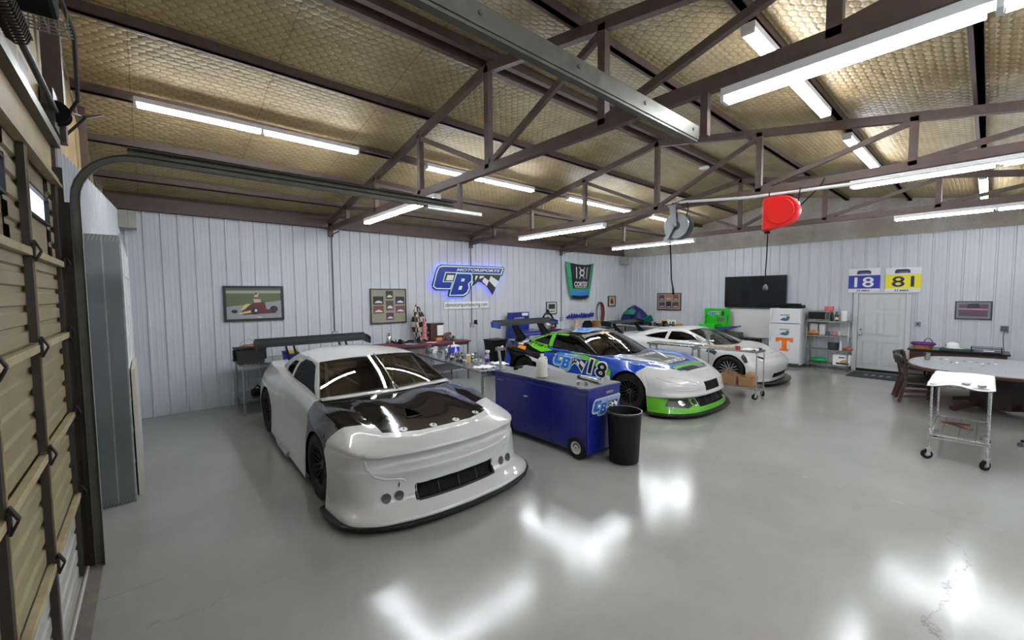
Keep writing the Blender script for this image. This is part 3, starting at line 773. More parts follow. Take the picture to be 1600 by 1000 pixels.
def greenhouse(car, G, paint, t, pillar_mat=None, sides=None):
    """G: C1 windscreen foot, C2 windscreen head, C3 rear glass head, C4 rear glass foot as (v,u,z); centre bows; windows"""
    S = car.S
    C1, C2, C3, C4 = (Vector(G[k]) for k in ('C1', 'C2', 'C3', 'C4'))
    wf, wh, rh, rf = G['wf'], G['wh'], G['rh'], G['rf']       # centre line points (u, z)
    glass = G.get('glass') or mGLASS
    def edge(C, cen, v):   # transverse edge: parabola through corner and centre
        w = (v/C.x)**2
        return Vector((v, cen[0]+(C.y-cen[0])*w, cen[1]+(C.z-cen[1])*w))
    def patch(Ca, ca, Cb, cb, bow, nu=24, nv=10):
        def fn(i, j):
            x = 2*i-1
            a = edge(Ca, ca, x*Ca.x); b = edge(Cb, cb, x*Cb.x)
            p = a.lerp(b, j); p.z += bow*math.sin(PI*j)*(1-.5*x*x); return p
        return fn
    ws = MB().grid(patch(C1, wf, C2, wh, G.get('wbow', .02)), 28, 12).build('windshield', glass, t, smooth=True, fix=False)
    # frame strips of the windscreen
    def rim(fn, name, m, w=.018):
        a = [fn(i/24, 0) for i in range(25)]; b = [fn(i/24, 1) for i in range(25)]
        MB().tube(a, w*.6, 6).tube(b, w*.6, 6).build(name, m, t, smooth=True)
    roof = patch(C2, wh, C3, rh, G.get('rbow', .03))
    MB().grid(roof, 28, 16).build('roof', G.get('roof_mat', paint), t, smooth=True, fix=False)
    MB().grid(patch(C3, rh, C4, rf, G.get('bbow', .03)), 20, 10).build('rear_window', G.get('rear_mat', glass), t, smooth=True, fix=False)
    # side: upper curve and belt
    A, B = C1.y, C4.y
    up = [Vector(C1), Vector(C1).lerp(C2, .5)+Vector((0, 0, G.get('wbow', .02)*.5)), Vector(C2)]
    n = 6
    for k in range(1, n):
        j = k/n; p = roof(1, j); up.append(Vector((p.x, p.y, p.z)))
    up += [Vector(C3), Vector(C3).lerp(C4, .5)+Vector((0, 0, G.get('bbow', .03)*.5)), Vector(C4)]
    us = [p.y for p in up]; fx = spline(us, [p.x for p in up]); fz = spline(us, [p.z for p in up])
    # straight spans for the pillars so the edges meet the glass
    wfn = patch(C1, wf, C2, wh, G.get('wbow', .02)); bfn = patch(C3, rh, C4, rf, G.get('bbow', .03))
    def upper(u):
        if u <= C2.y: return wfn(1, (u-C1.y)/(C2.y-C1.y))
        if u >= C3.y: return bfn(1, (u-C3.y)/(C4.y-C3.y))
        return roof(1, (u-C2.y)/(C3.y-C2.y))
    def belt(u):
        v = car.vb(u); return Vector((v, u, car.surf(u, v)-.012))
    def side(u, j):
        a, b = belt(u), upper(u)
        if b.z < a.z: b = Vector((b.x, b.y, a.z+.001))
        p = a.lerp(b, j); p.x += .022*math.sin(PI*j)*min(1, (b.z-a.z)/.2); return p
    bm = bmesh.new(); NU, NV = 90, 14
    for sx in (1, -1):
        g = []
        for i in range(NU+1):
            u = A+(B-A)*i/NU; g.append([bm.verts.new((side(u, j/NV).x*sx, side(u, j/NV).y, side(u, j/NV).z)) for j in range(NV+1)])
        for i in range(NU):
            for j in range(NV):
                f = (g[i][j], g[i+1][j], g[i+1][j+1], g[i][j+1])
                try: bm.faces.new(f if sx > 0 else f[::-1])
                except ValueError: pass
    bm.normal_update(); side_tree = bvh_of(bm)
    planes = []
    for poly in G['windows']:
        for i in range(len(poly)):
            (a, b), (c, d) = poly[i-1], poly[i]
            planes.append((Vector((0, a, b)), Vector((0, -(d-b), c-a)).normalized()))
    def inside(p, poly):
        r = False
        for i in range(len(poly)):
            (x0, y0), (x1, y1) = poly[i-1], poly[i]
            if (y0 > p.z) != (y1 > p.z) and p.y < (x1-x0)*(p.z-y0)/(y1-y0)+x0: r = not r
        return r
    def cl(c, n):
        for k, poly in enumerate(G['windows']):
            if inside(c, poly): return 'W%d%s' % (k, 'r' if c.x > 0 else 'l')
        return 'side_pillars' if c.x > 0 else 'side_pillars.l'
    def bd(k, me):
        if k[0] == 'W':
            kind = G['wkind'][int(k[1])]
            me.materials.append(kind[1])
            o = bpy.data.objects.new(kind[0], me); COL.objects.link(o); o.parent = t
            o.location.x = -.008 if k.endswith('r') else .008
        else:
            me.materials.append(pillar_mat or paint)
            o = bpy.data.objects.new('window_frame', me); COL.objects.link(o); o.parent = t
            m = o.modifiers.new('s', 'SOLIDIFY'); m.thickness = .02; m.offset = -1
    cut_parts(bm, planes, cl, bd)
    bm.free()
    return side_tree

def wheel(t, x, y, side, r=.33, w=.29, rim_mat=None, spokes=8, kind='y', rr=.62, dark=None):
    """wheel whose outer face is at x (side -1 = left in the picture)"""
    T = Matrix.Translation((x-side*w/2, y, r)) @ Matrix.Rotation(side*PI/2, 4, 'Y')
    wh = bpy.data.objects.new('wheel', None); COL.objects.link(wh); wh.parent = t
    h = w/2
    prof = [(r*rr, -h*.9), (r*.8, -h), (r*.93, -h*.96), (r*.985, -h*.8), (r, -h*.5), (r, h*.5), (r*.985, h*.8), (r*.93, h*.96), (r*.8, h), (r*.66, h*.93), (r*rr, h*.86), (r*rr, -h*.9)]
    MB().lathe(prof, 56, T, False).build('tire', mTIRE, wh, smooth=True)
    rm = rim_mat or mRIMB
    R = r*rr
    prof = [(R*1.0, h*.88), (R*.97, h*.9), (R*.93, h*.78), (R*.9, h*.2), (R*.86, -h*.6), (.01, -h*.6)]
    MB().lathe(prof, 48, T, False).build('rim_barrel', dark or rm, wh, smooth=True)
    mb = MB()
    for k in range(spokes):
        a = 2*PI*k/spokes
        pr = [(R*.2, h*.45), (R*.94, h*.72)]
        for off in ((-.07, .07) if kind == 'y' else (0,)):
            p0 = T @ Vector((R*.2*math.cos(a), R*.2*math.sin(a), h*.5)); p1 = T @ Vector((R*.94*math.cos(a+off*3), R*.94*math.sin(a+off*3), h*.74))
            mb.bar(p0, p1, (.024 if rr > .65 else .016) if kind == 'y' else .03, .018)
    mb.lathe([(.01, h*.6), (R*.22, h*.6), (R*.26, h*.5), (R*.26, h*.3)], 24, T, False)
    mb.build('spokes', rm, wh, smooth=False)
    mb = MB()
    for k in range(5):
        a = 2*PI*k/5; mb.cyl(T @ Vector((R*.16*math.cos(a), R*.16*math.sin(a), h*.58)), T @ Vector((R*.16*math.cos(a), R*.16*math.sin(a), h*.66)), .008, 6)
    mb.build('lug_nuts', mCHROME, wh)
    return wh

mGLASS = bpy.data.materials.new('car window glass'); mGLASS.use_nodes = True
def _glass(mt, tint, opac):
    t = NT(mt); n = t.n; n.clear()
    out = t.new('ShaderNodeOutputMaterial'); tr = t.new('ShaderNodeBsdfTransparent'); tr.inputs[0].default_value = c4(tint)
    gl = t.new('ShaderNodeBsdfGlossy'); gl.inputs['Roughness'].default_value = .02
    fr = t.new('ShaderNodeFresnel'); fr.inputs[0].default_value = 1.5
    mx = t.new('ShaderNodeMixShader'); t.put(mx.inputs[0], t.m('MULTIPLY', t.m('ADD', fr.outputs[0], .02), opac)); t.l.new(tr.outputs[0], mx.inputs[1]); t.l.new(gl.outputs[0], mx.inputs[2])
    t.l.new(mx.outputs[0], out.inputs[0])
_glass(mGLASS, (.62,.62,.6), 1.5)
mGLASSD = bpy.data.materials.new('tinted car glass'); mGLASSD.use_nodes = True; _glass(mGLASSD, (.05,.05,.055), .8)
mGLASSO = bpy.data.materials.new('dark side glass'); mGLASSO.use_nodes = True; _glass(mGLASSO, (.1,.1,.1), .3)
mTIRE = M('tire rubber', (.006,.006,.006), .62, var=.2, vs=30, spec=.25)
mRIMB = M('black wheel', (.01,.01,.011), .45, 0., spec=.3)
mRIMG = M('grey wheel', (.34,.34,.35), .4, .5)
mPW = M('white race paint', (.56,.56,.55), .28, coat=.8, var=0)
mPW2 = M('clean white paint', (.57,.57,.555), .3, coat=.7, var=0)
mPK = M('gloss black paint', (.004,.004,.005), .1, coat=.5, var=0, spec=.35)
mPB = M('metallic blue paint', (.006,.065,.42), .22, .1, coat=1., var=0)
mPG = M('lime green paint', (.09,.38,.008), .25, coat=1., var=0)
mCARB = M('dark carbon sheet', (.009,.009,.01), .4, coat=.1, var=.25, vs=60, spec=.3)
mDARK = M('dark interior', (.008,.008,.008), .85, var=.2, spec=.15)
mCAGE = M('roll cage grey', (.25,.25,.24), .35, var=.05)

def interior(t, S, belt_z, cage=mCAGE, W=.72):
    u0, u1 = S['cabin']; G = S['G']
    MB().box(-W-.1, W+.1, u0-.45, u1+.2, .12, .16).build('floor_pan', mDARK, t)
    MB().box(-W-.04, W+.04, u0-.42, u0-.36, .16, belt_z-.08).box(-W-.04, W+.04, u1-.1, u1-.06, .16, belt_z-.04).build('bulkhead', mDARK, t)
    for sx in (-1, 1): MB().box(sx*(W+.05)-.01, sx*(W+.05)+.01, u0-.4, u1, .16, belt_z-.06).build('door_liner', mDARK, t)
    MB().box(-W, W, u0-.3, u0+.12, belt_z-.24, belt_z-.1).build('dashboard', mCARB, t, bevel=.02)
    zr = G['wh'][1]-.06; uh = G['wh'][0]+.12; ub = uh+.85
    vr = G['C2'][0]-.07
    mb = MB()
    for sx in (-1, 1):
        mb.tube([(sx*W, u0-.1, .2), (sx*(W-.02), u0+.1, belt_z-.1), (sx*vr, uh, zr-.01), (sx*vr, ub, zr)], .02, 8)
        mb.tube([(sx*W, ub, .2), (sx*(W-.02), ub, belt_z-.1), (sx*vr, ub, zr)], .02, 8)
        mb.tube([(sx*vr, ub, zr), (sx*.5, u1-.1, .5)], .018, 8)
        for z in (.35, .52): mb.tube([(sx*W, u0, z), (sx*(W+.02), (u0+ub)/2, z+.02), (sx*W, ub, z)], .018, 8)
    mb.tube([(-vr, uh, zr), (vr, uh, zr)], .02, 8).tube([(-vr, ub, zr), (vr, ub, zr)], .02, 8).tube([(-vr, ub, zr), (W, ub, .3)], .018, 8)
    mb.tube([(0, uh, zr), (0, u0-.02, belt_z-.1)], .015, 8)
    mb.build('roll_cage', cage, t, smooth=True)
    # seat on the picture's right, wheel in front of it
    sx = .36
    mb = MB().box(sx-.22, sx+.22, ub-.62, ub-.15, .3, .42)
    mb.add([(sx-.2, ub-.2, .38), (sx+.2, ub-.2, .38), (sx-.22, ub-.02, .95), (sx+.22, ub-.02, .95), (sx-.2, ub-.1, .38), (sx+.2, ub-.1, .38), (sx-.22, ub+.06, .95), (sx+.22, ub+.06, .95)], [(0,1,3,2), (4,6,7,5), (0,2,6,4), (1,5,7,3), (2,3,7,6), (0,4,5,1)])
    mb.box(sx-.16, sx+.16, ub-.04, ub+.06, .95, 1.1)
    for a in (-1, 1): mb.box(sx+a*.2-.03, sx+a*.2+.03, ub-.14, ub+.03, .6, .85).box(sx+a*.22-.02, sx+a*.22+.02, ub-.22, ub, .92, 1.08)
    mb.build('race_seat', M('seat black', (.03,.03,.035), .7), t, bevel=.03)
    R = [(sx+.15*math.cos(a), u0+.28+.05*math.sin(a), belt_z-.08+.14*math.sin(a)) for a in [2*PI*k/20 for k in range(20)]]
    MB().tube(R, .014, 8, closed=True).tube([(sx, u0+.1, belt_z-.12), (sx, u0+.28, belt_z-.08)], .02, 8).bar(R[0], R[10], .03, .01).build('steering_wheel', mBLACK, t, smooth=True)

def plate(t, outline, z0, z1, m, name, bevel=.004):
    poly = outline + [(-v, u) for v, u in reversed(outline)]
    return MB().prism(poly, z0, z1).build(name, m, t, bevel=bevel)

def rear_wing(t, y, z, half, m, ends=None, mount=(.38, .5), base_z=.9, chord=.3, base_y=-.25, pitch=1.):
    wg = MB()
    prof = [(0, -.03), (.02, -.005), (.1, .035), (.2, .075), (chord, .125), (chord, .115), (.2, .055), (.1, .008)]
    prof = [(a, b) for a, b in prof]
    prof = [(a, b*pitch+(1-pitch)*.1*b) for a, b in prof]
    n = len(prof); vs = [(x, y+a, z+b) for x in (-half, half) for a, b in prof]
    wg.add(vs, [tuple(range(n)), tuple(range(n, 2*n))] + [(i, (i+1) % n, n+(i+1) % n, n+i) for i in range(n)])
    w_ = wg.build('rear_wing', m, t)
    for sx in (-1, 1):
        MB().prism([(y-.03, z-.09), (y+chord+.02, z-.07), (y+chord+.04, z+.07), (y+chord*.5, z+.075), (y-.04, z+.03)], sx*half-.006, sx*half+.006, Matrix(((0,0,1,0),(1,0,0,0),(0,1,0,0),(0,0,0,1)))).build('end_plate', ends or m, w_)
    for sx in mount:
        for s_ in (-1, 1):
            MB().prism([(y+.03, z+.005), (y+.17, z+.012), (y+.1+base_y+.1, base_z), (y+base_y-.05, base_z), (y+.02, z-.06)], s_*sx-.006, s_*sx+.006, Matrix(((0,0,1,0),(1,0,0,0),(0,1,0,0),(0,0,0,1)))).build('wing_mount', mBLACK, w_)
    return w_

def col_list(front, sides, tail):
    return front+sides+tail
def C_(u, v, z):
    n = 7
    f = lambda a: list(a) if isinstance(a, (list, tuple)) else [a]*n
    return (f(u), f(v), f(z))

def add_lines(planes, pts, mirror=True):
    for (v0, u0), (v1, u1) in zip(pts, pts[1:]):
        d = Vector((v1-v0, u1-u0, 0)); n = Vector((-d.y, d.x, 0)).normalized()
        planes.append((Vector((v0, u0, 0)), n))
        if mirror: planes.append((Vector((-v0, u0, 0)), Vector((-n.x, n.y, 0))))
def interp(pts, x):
    if x <= pts[0][0]: return pts[0][1]
    for (a, b), (c, d) in zip(pts, pts[1:]):
        if x <= c: return b+(d-b)*(x-a)/(c-a)
    return pts[-1][1]
def disc(t, place, a, b, r, m, name, ring=None, h=1.5, n=24):
    mb = MB(); poly_on(mb, [(a+r*math.cos(2*PI*k/n), b+r*math.sin(2*PI*k/n)) for k in range(n)], lambda x, y: place(x, y, h), r*.7)
    o = mb.build(name, m, t, fix=False)
    if ring:
        pts = [place(a+r*math.cos(2*PI*k/n), b+r*math.sin(2*PI*k/n), h) for k in range(n)]
        if all(p is not None for p in pts): MB().tube(pts, r*.07, 6, closed=True).build('rim_ring', ring, o, smooth=True)
    return o

# ------------------------------------------------------------------ car 1: white and black race car
def car_one():
    Y0 = 3.15; cx = 2.25
    t = thing('race_car', 'white race car with glossy black hood and front fenders, nearest the camera', 'car', (cx, Y0, 0))
    def R11(c):                      # seven rows resampled to the eleven used round the nose
        ix = [0, .35, .9, 2, 2.8, 3.05, 3.3, 4.1, 4.4, 5, 6]
        return tuple([a[int(k)]*(1-k+int(k))+a[min(6, int(k)+1)]*(k-int(k)) for k in ix] for a in c)
    zf = [.082, .115, .18, .33, .44, .465, .495, .58, .602, .635, .725]
    def FR(du, dv, z=zf, base=0.):
        """nose column: du = extra setback, dv = half width, rows sculpted"""
        u = [.035, .045, .215, .245, .222, .232, .315, .305, .232, .228, .375]
        return ([a+du for a in u], dv, z)
    def V(v, top=None): return [v*1.09, v*1.08, v*1.0, v, v, v, v*.995, v*.99, v*.99, v*.985, top or v*.96]
    def Z(top): return zf[:-1]+[top]
    cols = [FR(0, [0.0]*11), FR(.018, V(.30, .29)), FR(.085, V(.60, .55)),
     ([.215,.23,.34,.385,.40,.405,.44,.425,.385,.39,.64], V(.80, .72), Z(.745)),
     ([.44,.46,.54,.575,.59,.60,.605,.59,.60,.62,.86], [1.05,1.04,.985,.985,.985,.98,.975,.965,.96,.95,.85], [.08,.115,.18,.33,.44,.47,.51,.59,.62,.66,.775]),
     R11(C_([.92,.93,.93,.94,.96,.98,1.08], [1.09,1.055,1.055,1.045,1.03,1.0,.90], [.06,.16,.32,.46,.57,.68,.805])),
     ]+[R11(c) for c in [
     C_(1.27, [1.06,1.06,1.06,1.06,1.055,1.02,.92], [.08,.2,.35,.5,.62,.74,.835]),
     C_(1.62, [1.04,1.04,1.04,1.035,1.02,.985,.90], [.08,.2,.35,.5,.62,.75,.855]),
     C_(1.90, [1.03,1.0,.97,.955,.95,.94,.875], [.08,.2,.35,.5,.63,.77,.875]),
     C_(2.5, [1.01,.985,.94,.915,.915,.905,.85], [.08,.2,.35,.5,.65,.79,.885]),
     C_(3.05, [1.005,.975,.935,.915,.91,.89,.845], [.08,.2,.35,.5,.65,.8,.905]),
     C_(3.5, [.985,.975,.965,.955,.95,.915,.835], [.08,.2,.35,.5,.65,.8,.94]),
     C_(4.0, [.97,.975,.975,.97,.965,.91,.805], [.1,.22,.36,.52,.67,.82,.968]),
     C_(4.35, [.95,.96,.965,.96,.945,.885,.785], [.16,.26,.38,.54,.69,.83,.98]),
     C_([4.55,4.58,4.6,4.6,4.6,4.6,4.58], [.9,.91,.92,.92,.90,.84,.75], [.2,.28,.4,.55,.7,.84,.985]),
     C_([4.62,4.66,4.7,4.7,4.68,4.68,4.68], [.66,.66,.66,.66,.66,.64,.58], [.2,.28,.4,.55,.7,.84,.985]),
     C_([4.64,4.68,4.72,4.72,4.70,4.72,4.72], 0.0, [.2,.28,.4,.55,.7,.84,.985])]]
    def bulge(u, v):
        v = abs(v); b = 0
        b += .022*math.exp(-((v-.34)/.16)**2)*max(0, min(1, (u-.6)/.5))*max(0, min(1, (1.7-u)/.4))
        b -= .018*math.exp(-((v-.62)/.07)**2)*max(0, min(1, (u-.65)/.3))*max(0, min(1, (1.75-u)/.3))
        return b
    S = dict(cols=cols, arches=[(1.27, .375, .31), (4.0, .385, .31)], cabin=(1.80, 4.02), crown=3.2,
      zc=[(.40,.725), (.7,.79), (1.1,.855), (1.62,.90), (2,.92), (3.5,.98), (4.0,.995), (4.72,.985)],
      vb=[(0,.3), (.5,.5), (1.,.7), (1.8,.835), (2.5,.80), (3.1,.78), (3.6,.74), (4.02,.68), (4.72,.6)], bulge=bulge)
    S['G'] = G = dict(C1=(.835,1.78,.888), C2=(.655,2.36,1.225), C3=(.60,3.42,1.235), C4=(.68,4.02,1.0), wf=(1.60,.905), wh=(2.22,1.27), rh=(3.5,1.29), rf=(4.15,.99),
      wbow=.025, rbow=.035, bbow=.03, rear_mat=mGLASSD, roof_mat=mPW,
      windows=[[(1.93,.90), (2.40,1.175), (2.62,1.205), (2.95,1.20), (3.10,1.14), (3.18,.935)], [(3.26,.95), (3.19,1.15), (3.42,1.135), (3.62,1.03), (3.64,.975)]],
      wkind=[('side_window', mGLASSO), ('quarter_window', mGLASSO)])
    car = Car(S); bm = car.body()
    tree = bvh_of(bm)
    planes = []
    hood_front = [(0,.455), (.30,.465), (.50,.53), (.62,.60)]
    fend = [(.62,.80), (1.08,1.02)]
    cowl = [(0,1.575), (.5,1.65), (.84,1.78)]
    add_lines(planes, hood_front); add_lines(planes, fend); add_lines(planes, cowl)
    add_lines(planes, [(.62,.5), (.62,1.0), (.80,1.76)])
    planes += [(Vector((0, 1.80, 0)), Vector((0, 1, 0))), (Vector((0, 0, .40)), Vector((0, 0, 1))), (Vector((0, 1.27, 0)), Vector((0, 1, 0)))]
    for v in (.44, -.44): planes.append((Vector((v, 0, 0)), Vector((1, 0, 0))))
    for z in (.165, .305): planes.append((Vector((0, 0, z)), Vector((0, 0, 1))))
    planes += [(Vector((0, 1.98, 0)), Vector((0, 1, 0))), (Vector((0, 3.3, 0)), Vector((0, 1, 0)))]
    def cl(c, n):
        v = abs(c.x); u = c.y; z = c.z
        if u < .6 and v < .44 and .165 < z < .305: return 'G'
        if v < .62+.18*max(0, (u-1.0)/.76)+.0 and v <= .62+.24 and u > interp(hood_front, v) and u < interp(cowl, v) and z > .6:
            if v < .62 or u > 1.0: return 'H'
        if u < 1.80 and z > .40:
            if u > interp(fend, v) and v >= .62 and (u < interp(cowl, v) or v > .8) and (u > 1.27 or u > interp(fend, v)): return 'F'+('r' if c.x > 0 else 'l')
        if u <= interp(fend, v)+.02 and u < 1.28: return 'B'
        if 1.98 < u < 3.3 and v > .84: return 'D'+('r' if c.x > 0 else 'l')
        return 'Q'
    def bd(k, me):
        nm, m = {'G': ('grille', mDARK), 'H': ('hood', mPK), 'F': ('front_fender', mPK), 'B': ('front_bumper', mPW), 'D': ('door', mPW), 'Q': ('body_shell', mPW)}[k[0]]
        me.materials.append(m); o = bpy.data.objects.new(nm, me); COL.objects.link(o); o.parent = t
        if k == 'G': o.location.y = .035
    cut_parts(bm, planes, cl, bd)
    sd = greenhouse(car, G, mPW, t)
    fp, tp = front_place(tree), top_place(tree)
    # grille recess edges and bars
    mb = MB()
    for z in (.165, .305): mb.tube([Vector(fp(v, z)) + Vector((0, .018, 0)) for v in (-.44, -.3, -.15, 0, .15, .3, .44)], .018, 6)
    for v in (-.44, .44): mb.tube([Vector(fp(v*1.01, z)) + Vector((0, .018, 0)) for z in (.165, .235, .305)], .016, 6)
    mb.build('grille_frame', mBLACK, t)
    for v in (-.22, 0, .22): MB().bar(Vector(fp(v, .17))+Vector((0,.03,0)), Vector(fp(v, .30))+Vector((0,.03,0)), .006).build('grille_bar', mDKGREY, t)
    for v in (.60, .715):
        for sx in (-1, 1): disc(t, fp, v*sx, .235, .046, mDKGREY, 'lamp_cover', mPW)
    # sculpted corner creases
    for sx in (-1, 1):
        pts = [(.86,.585), (.84,.50), (.79,.435), (.72,.405), (.62,.39), (.56,.375), (.52,.33)]
        pp = [fp(v*sx, z, -1) for v, z in pts]
        MB().tube(pp, [.012,.014,.013,.011,.010,.009,.003], 8).build('bumper_crease', mPW, t, smooth=True)
    mb = MB()
    for v, z in ((.59,.34), (.6,.33), (.595,.315)): pass
    poly_on(mb, [(-.6,.345), (-.59,.36), (-.588,.33), (-.595,.30), (-.602,.325)], lambda a, b: fp(a, b, 1))
    mb.build('scuff_mark', mBLACK, t)
    # hood pins
    for v, u in ((-.43,.545), (-.135,.485), (.135,.485), (.43,.545)):
        o = disc(t, tp, v, u, .036, mPW, 'hood_pin', mPW, 2)
        p = tp(v, u, 2); MB().cyl(p, p+Vector((0,-.004,.018)), .006, 8).build('pin', mDKGREY, o)
    for v, u in ((-.7,1.72), (-.28,1.6), (.28,1.6), (.7,1.72)):
        o = disc(t, tp, v, u, .024, mPW, 'hood_pin', None, 2)
    # naca duct outline and raised nostril on the hood
    mb = MB()
    poly_on(mb, [(-.29,.74), (-.13,.74), (-.16,.84), (-.21,.95), (-.26,.84)], lambda a, b: tp(a, b, 1), .05)
    mb.build('hood_duct', M('duct black', (.001,.001,.001), .9, var=0, spec=0.), t)
    MB().tube([tp(-.30,.73,2), tp(-.12,.73,2)], .006, 6).tube([tp(-.30,.73,2), tp(-.26,.85,2), tp(-.21,.98,2), tp(-.15,.85,2), tp(-.12,.73,2)], .005, 6).build('duct_lip', mPK, t, smooth=True)
    # cowl strip
    wf = [(x/10*.83) for x in range(-10, 11)]
    mb = MB(); vs = []
    for v in wf:
        w2 = (v/.83)**2; u = 1.60+.18*w2
        for du, dz in ((-.085, .006), (.0, .02)):
            q = tp(v, u+du, 1) or Vector((v, u+du, .9)); vs.append((v, u+du, max(q.z, .88+.02*(1-w2))+dz))
    mb.add(vs, [(2*i, 2*i+2, 2*i+3, 2*i+1) for i in range(20)]); mb.build('cowl_strip', mPW, t, solid=.008, smooth=True)
    # windscreen posts, wiper style centre brace
    MB().tube([(0,1.59,.92), (0,1.9,1.13), (0,2.24,1.285)], .009, 8).build('windshield_brace', mCHROME, t, smooth=True)
    MB().tube([(.0,1.57,.905), (-.015,1.62,.97), (0,1.70,1.0)], [.03,.02,.01], 8).build('antenna_base', mCHROME, t, smooth=True)
    # dark band along the windscreen head
    # splitter
    out = [(0,.0), (.34,.02), (.62,.07), (.84,.165), (.98,.28), (1.08,.42), (1.115,.56), (1.125,.72), (1.12,.9), (1.06,.93)]
    plate(t, [(v, u) for v, u in out]+[(.95,1.0), (0,1.0)], .05, .078, mCARB, 'front_splitter')
    for sx in (-1, 1):
        wheel(t, sx*1.035, 1.27, sx); wheel(t, sx*.965, 4.0, sx)
        MB().box(sx*.97-.03, sx*.97+.03, 1.66, 3.58, .065, .10).build('side_skirt', mCARB, t)
        MB().tube([(sx*.96, 3.3, .11), (sx*1.0, 3.0, .10), (sx*1.01, 2.5, .09)], .035, 10).build('exhaust_pipe', mGALV, t, smooth=True)
        for uw in (1.27, 4.0):
            n = 20; mb = MB(); vs = []; xo = .99 if uw < 2 else .92
            for k in range(n+1):
                a = PI*(-.06+1.12*k/n)
                for xx in (.6, xo): vs.append((sx*xx, uw-.40*math.cos(a), .31+.40*math.sin(a)))
            mb.add(vs, [(2*k, 2*k+1, 2*k+3, 2*k+2) for k in range(n)]); mb.build('wheel_well', mDARK, t)
    MB().box(-.95, .95, .4, .85, .09, .1).box(-.95, .95, 1.68, 3.5, .09, .1).box(-.9, .9, 4.35, 4.6, .2, .21).box(-.6, .6, .85, 4.4, .1, .11).build('undertray', mDARK, t)
    interior(t, S, .9)
    rear_wing(t, 4.62, 1.245, .93, mCARB, base_z=.98, pitch=.8)
    bm.free()
    return t
car_one()
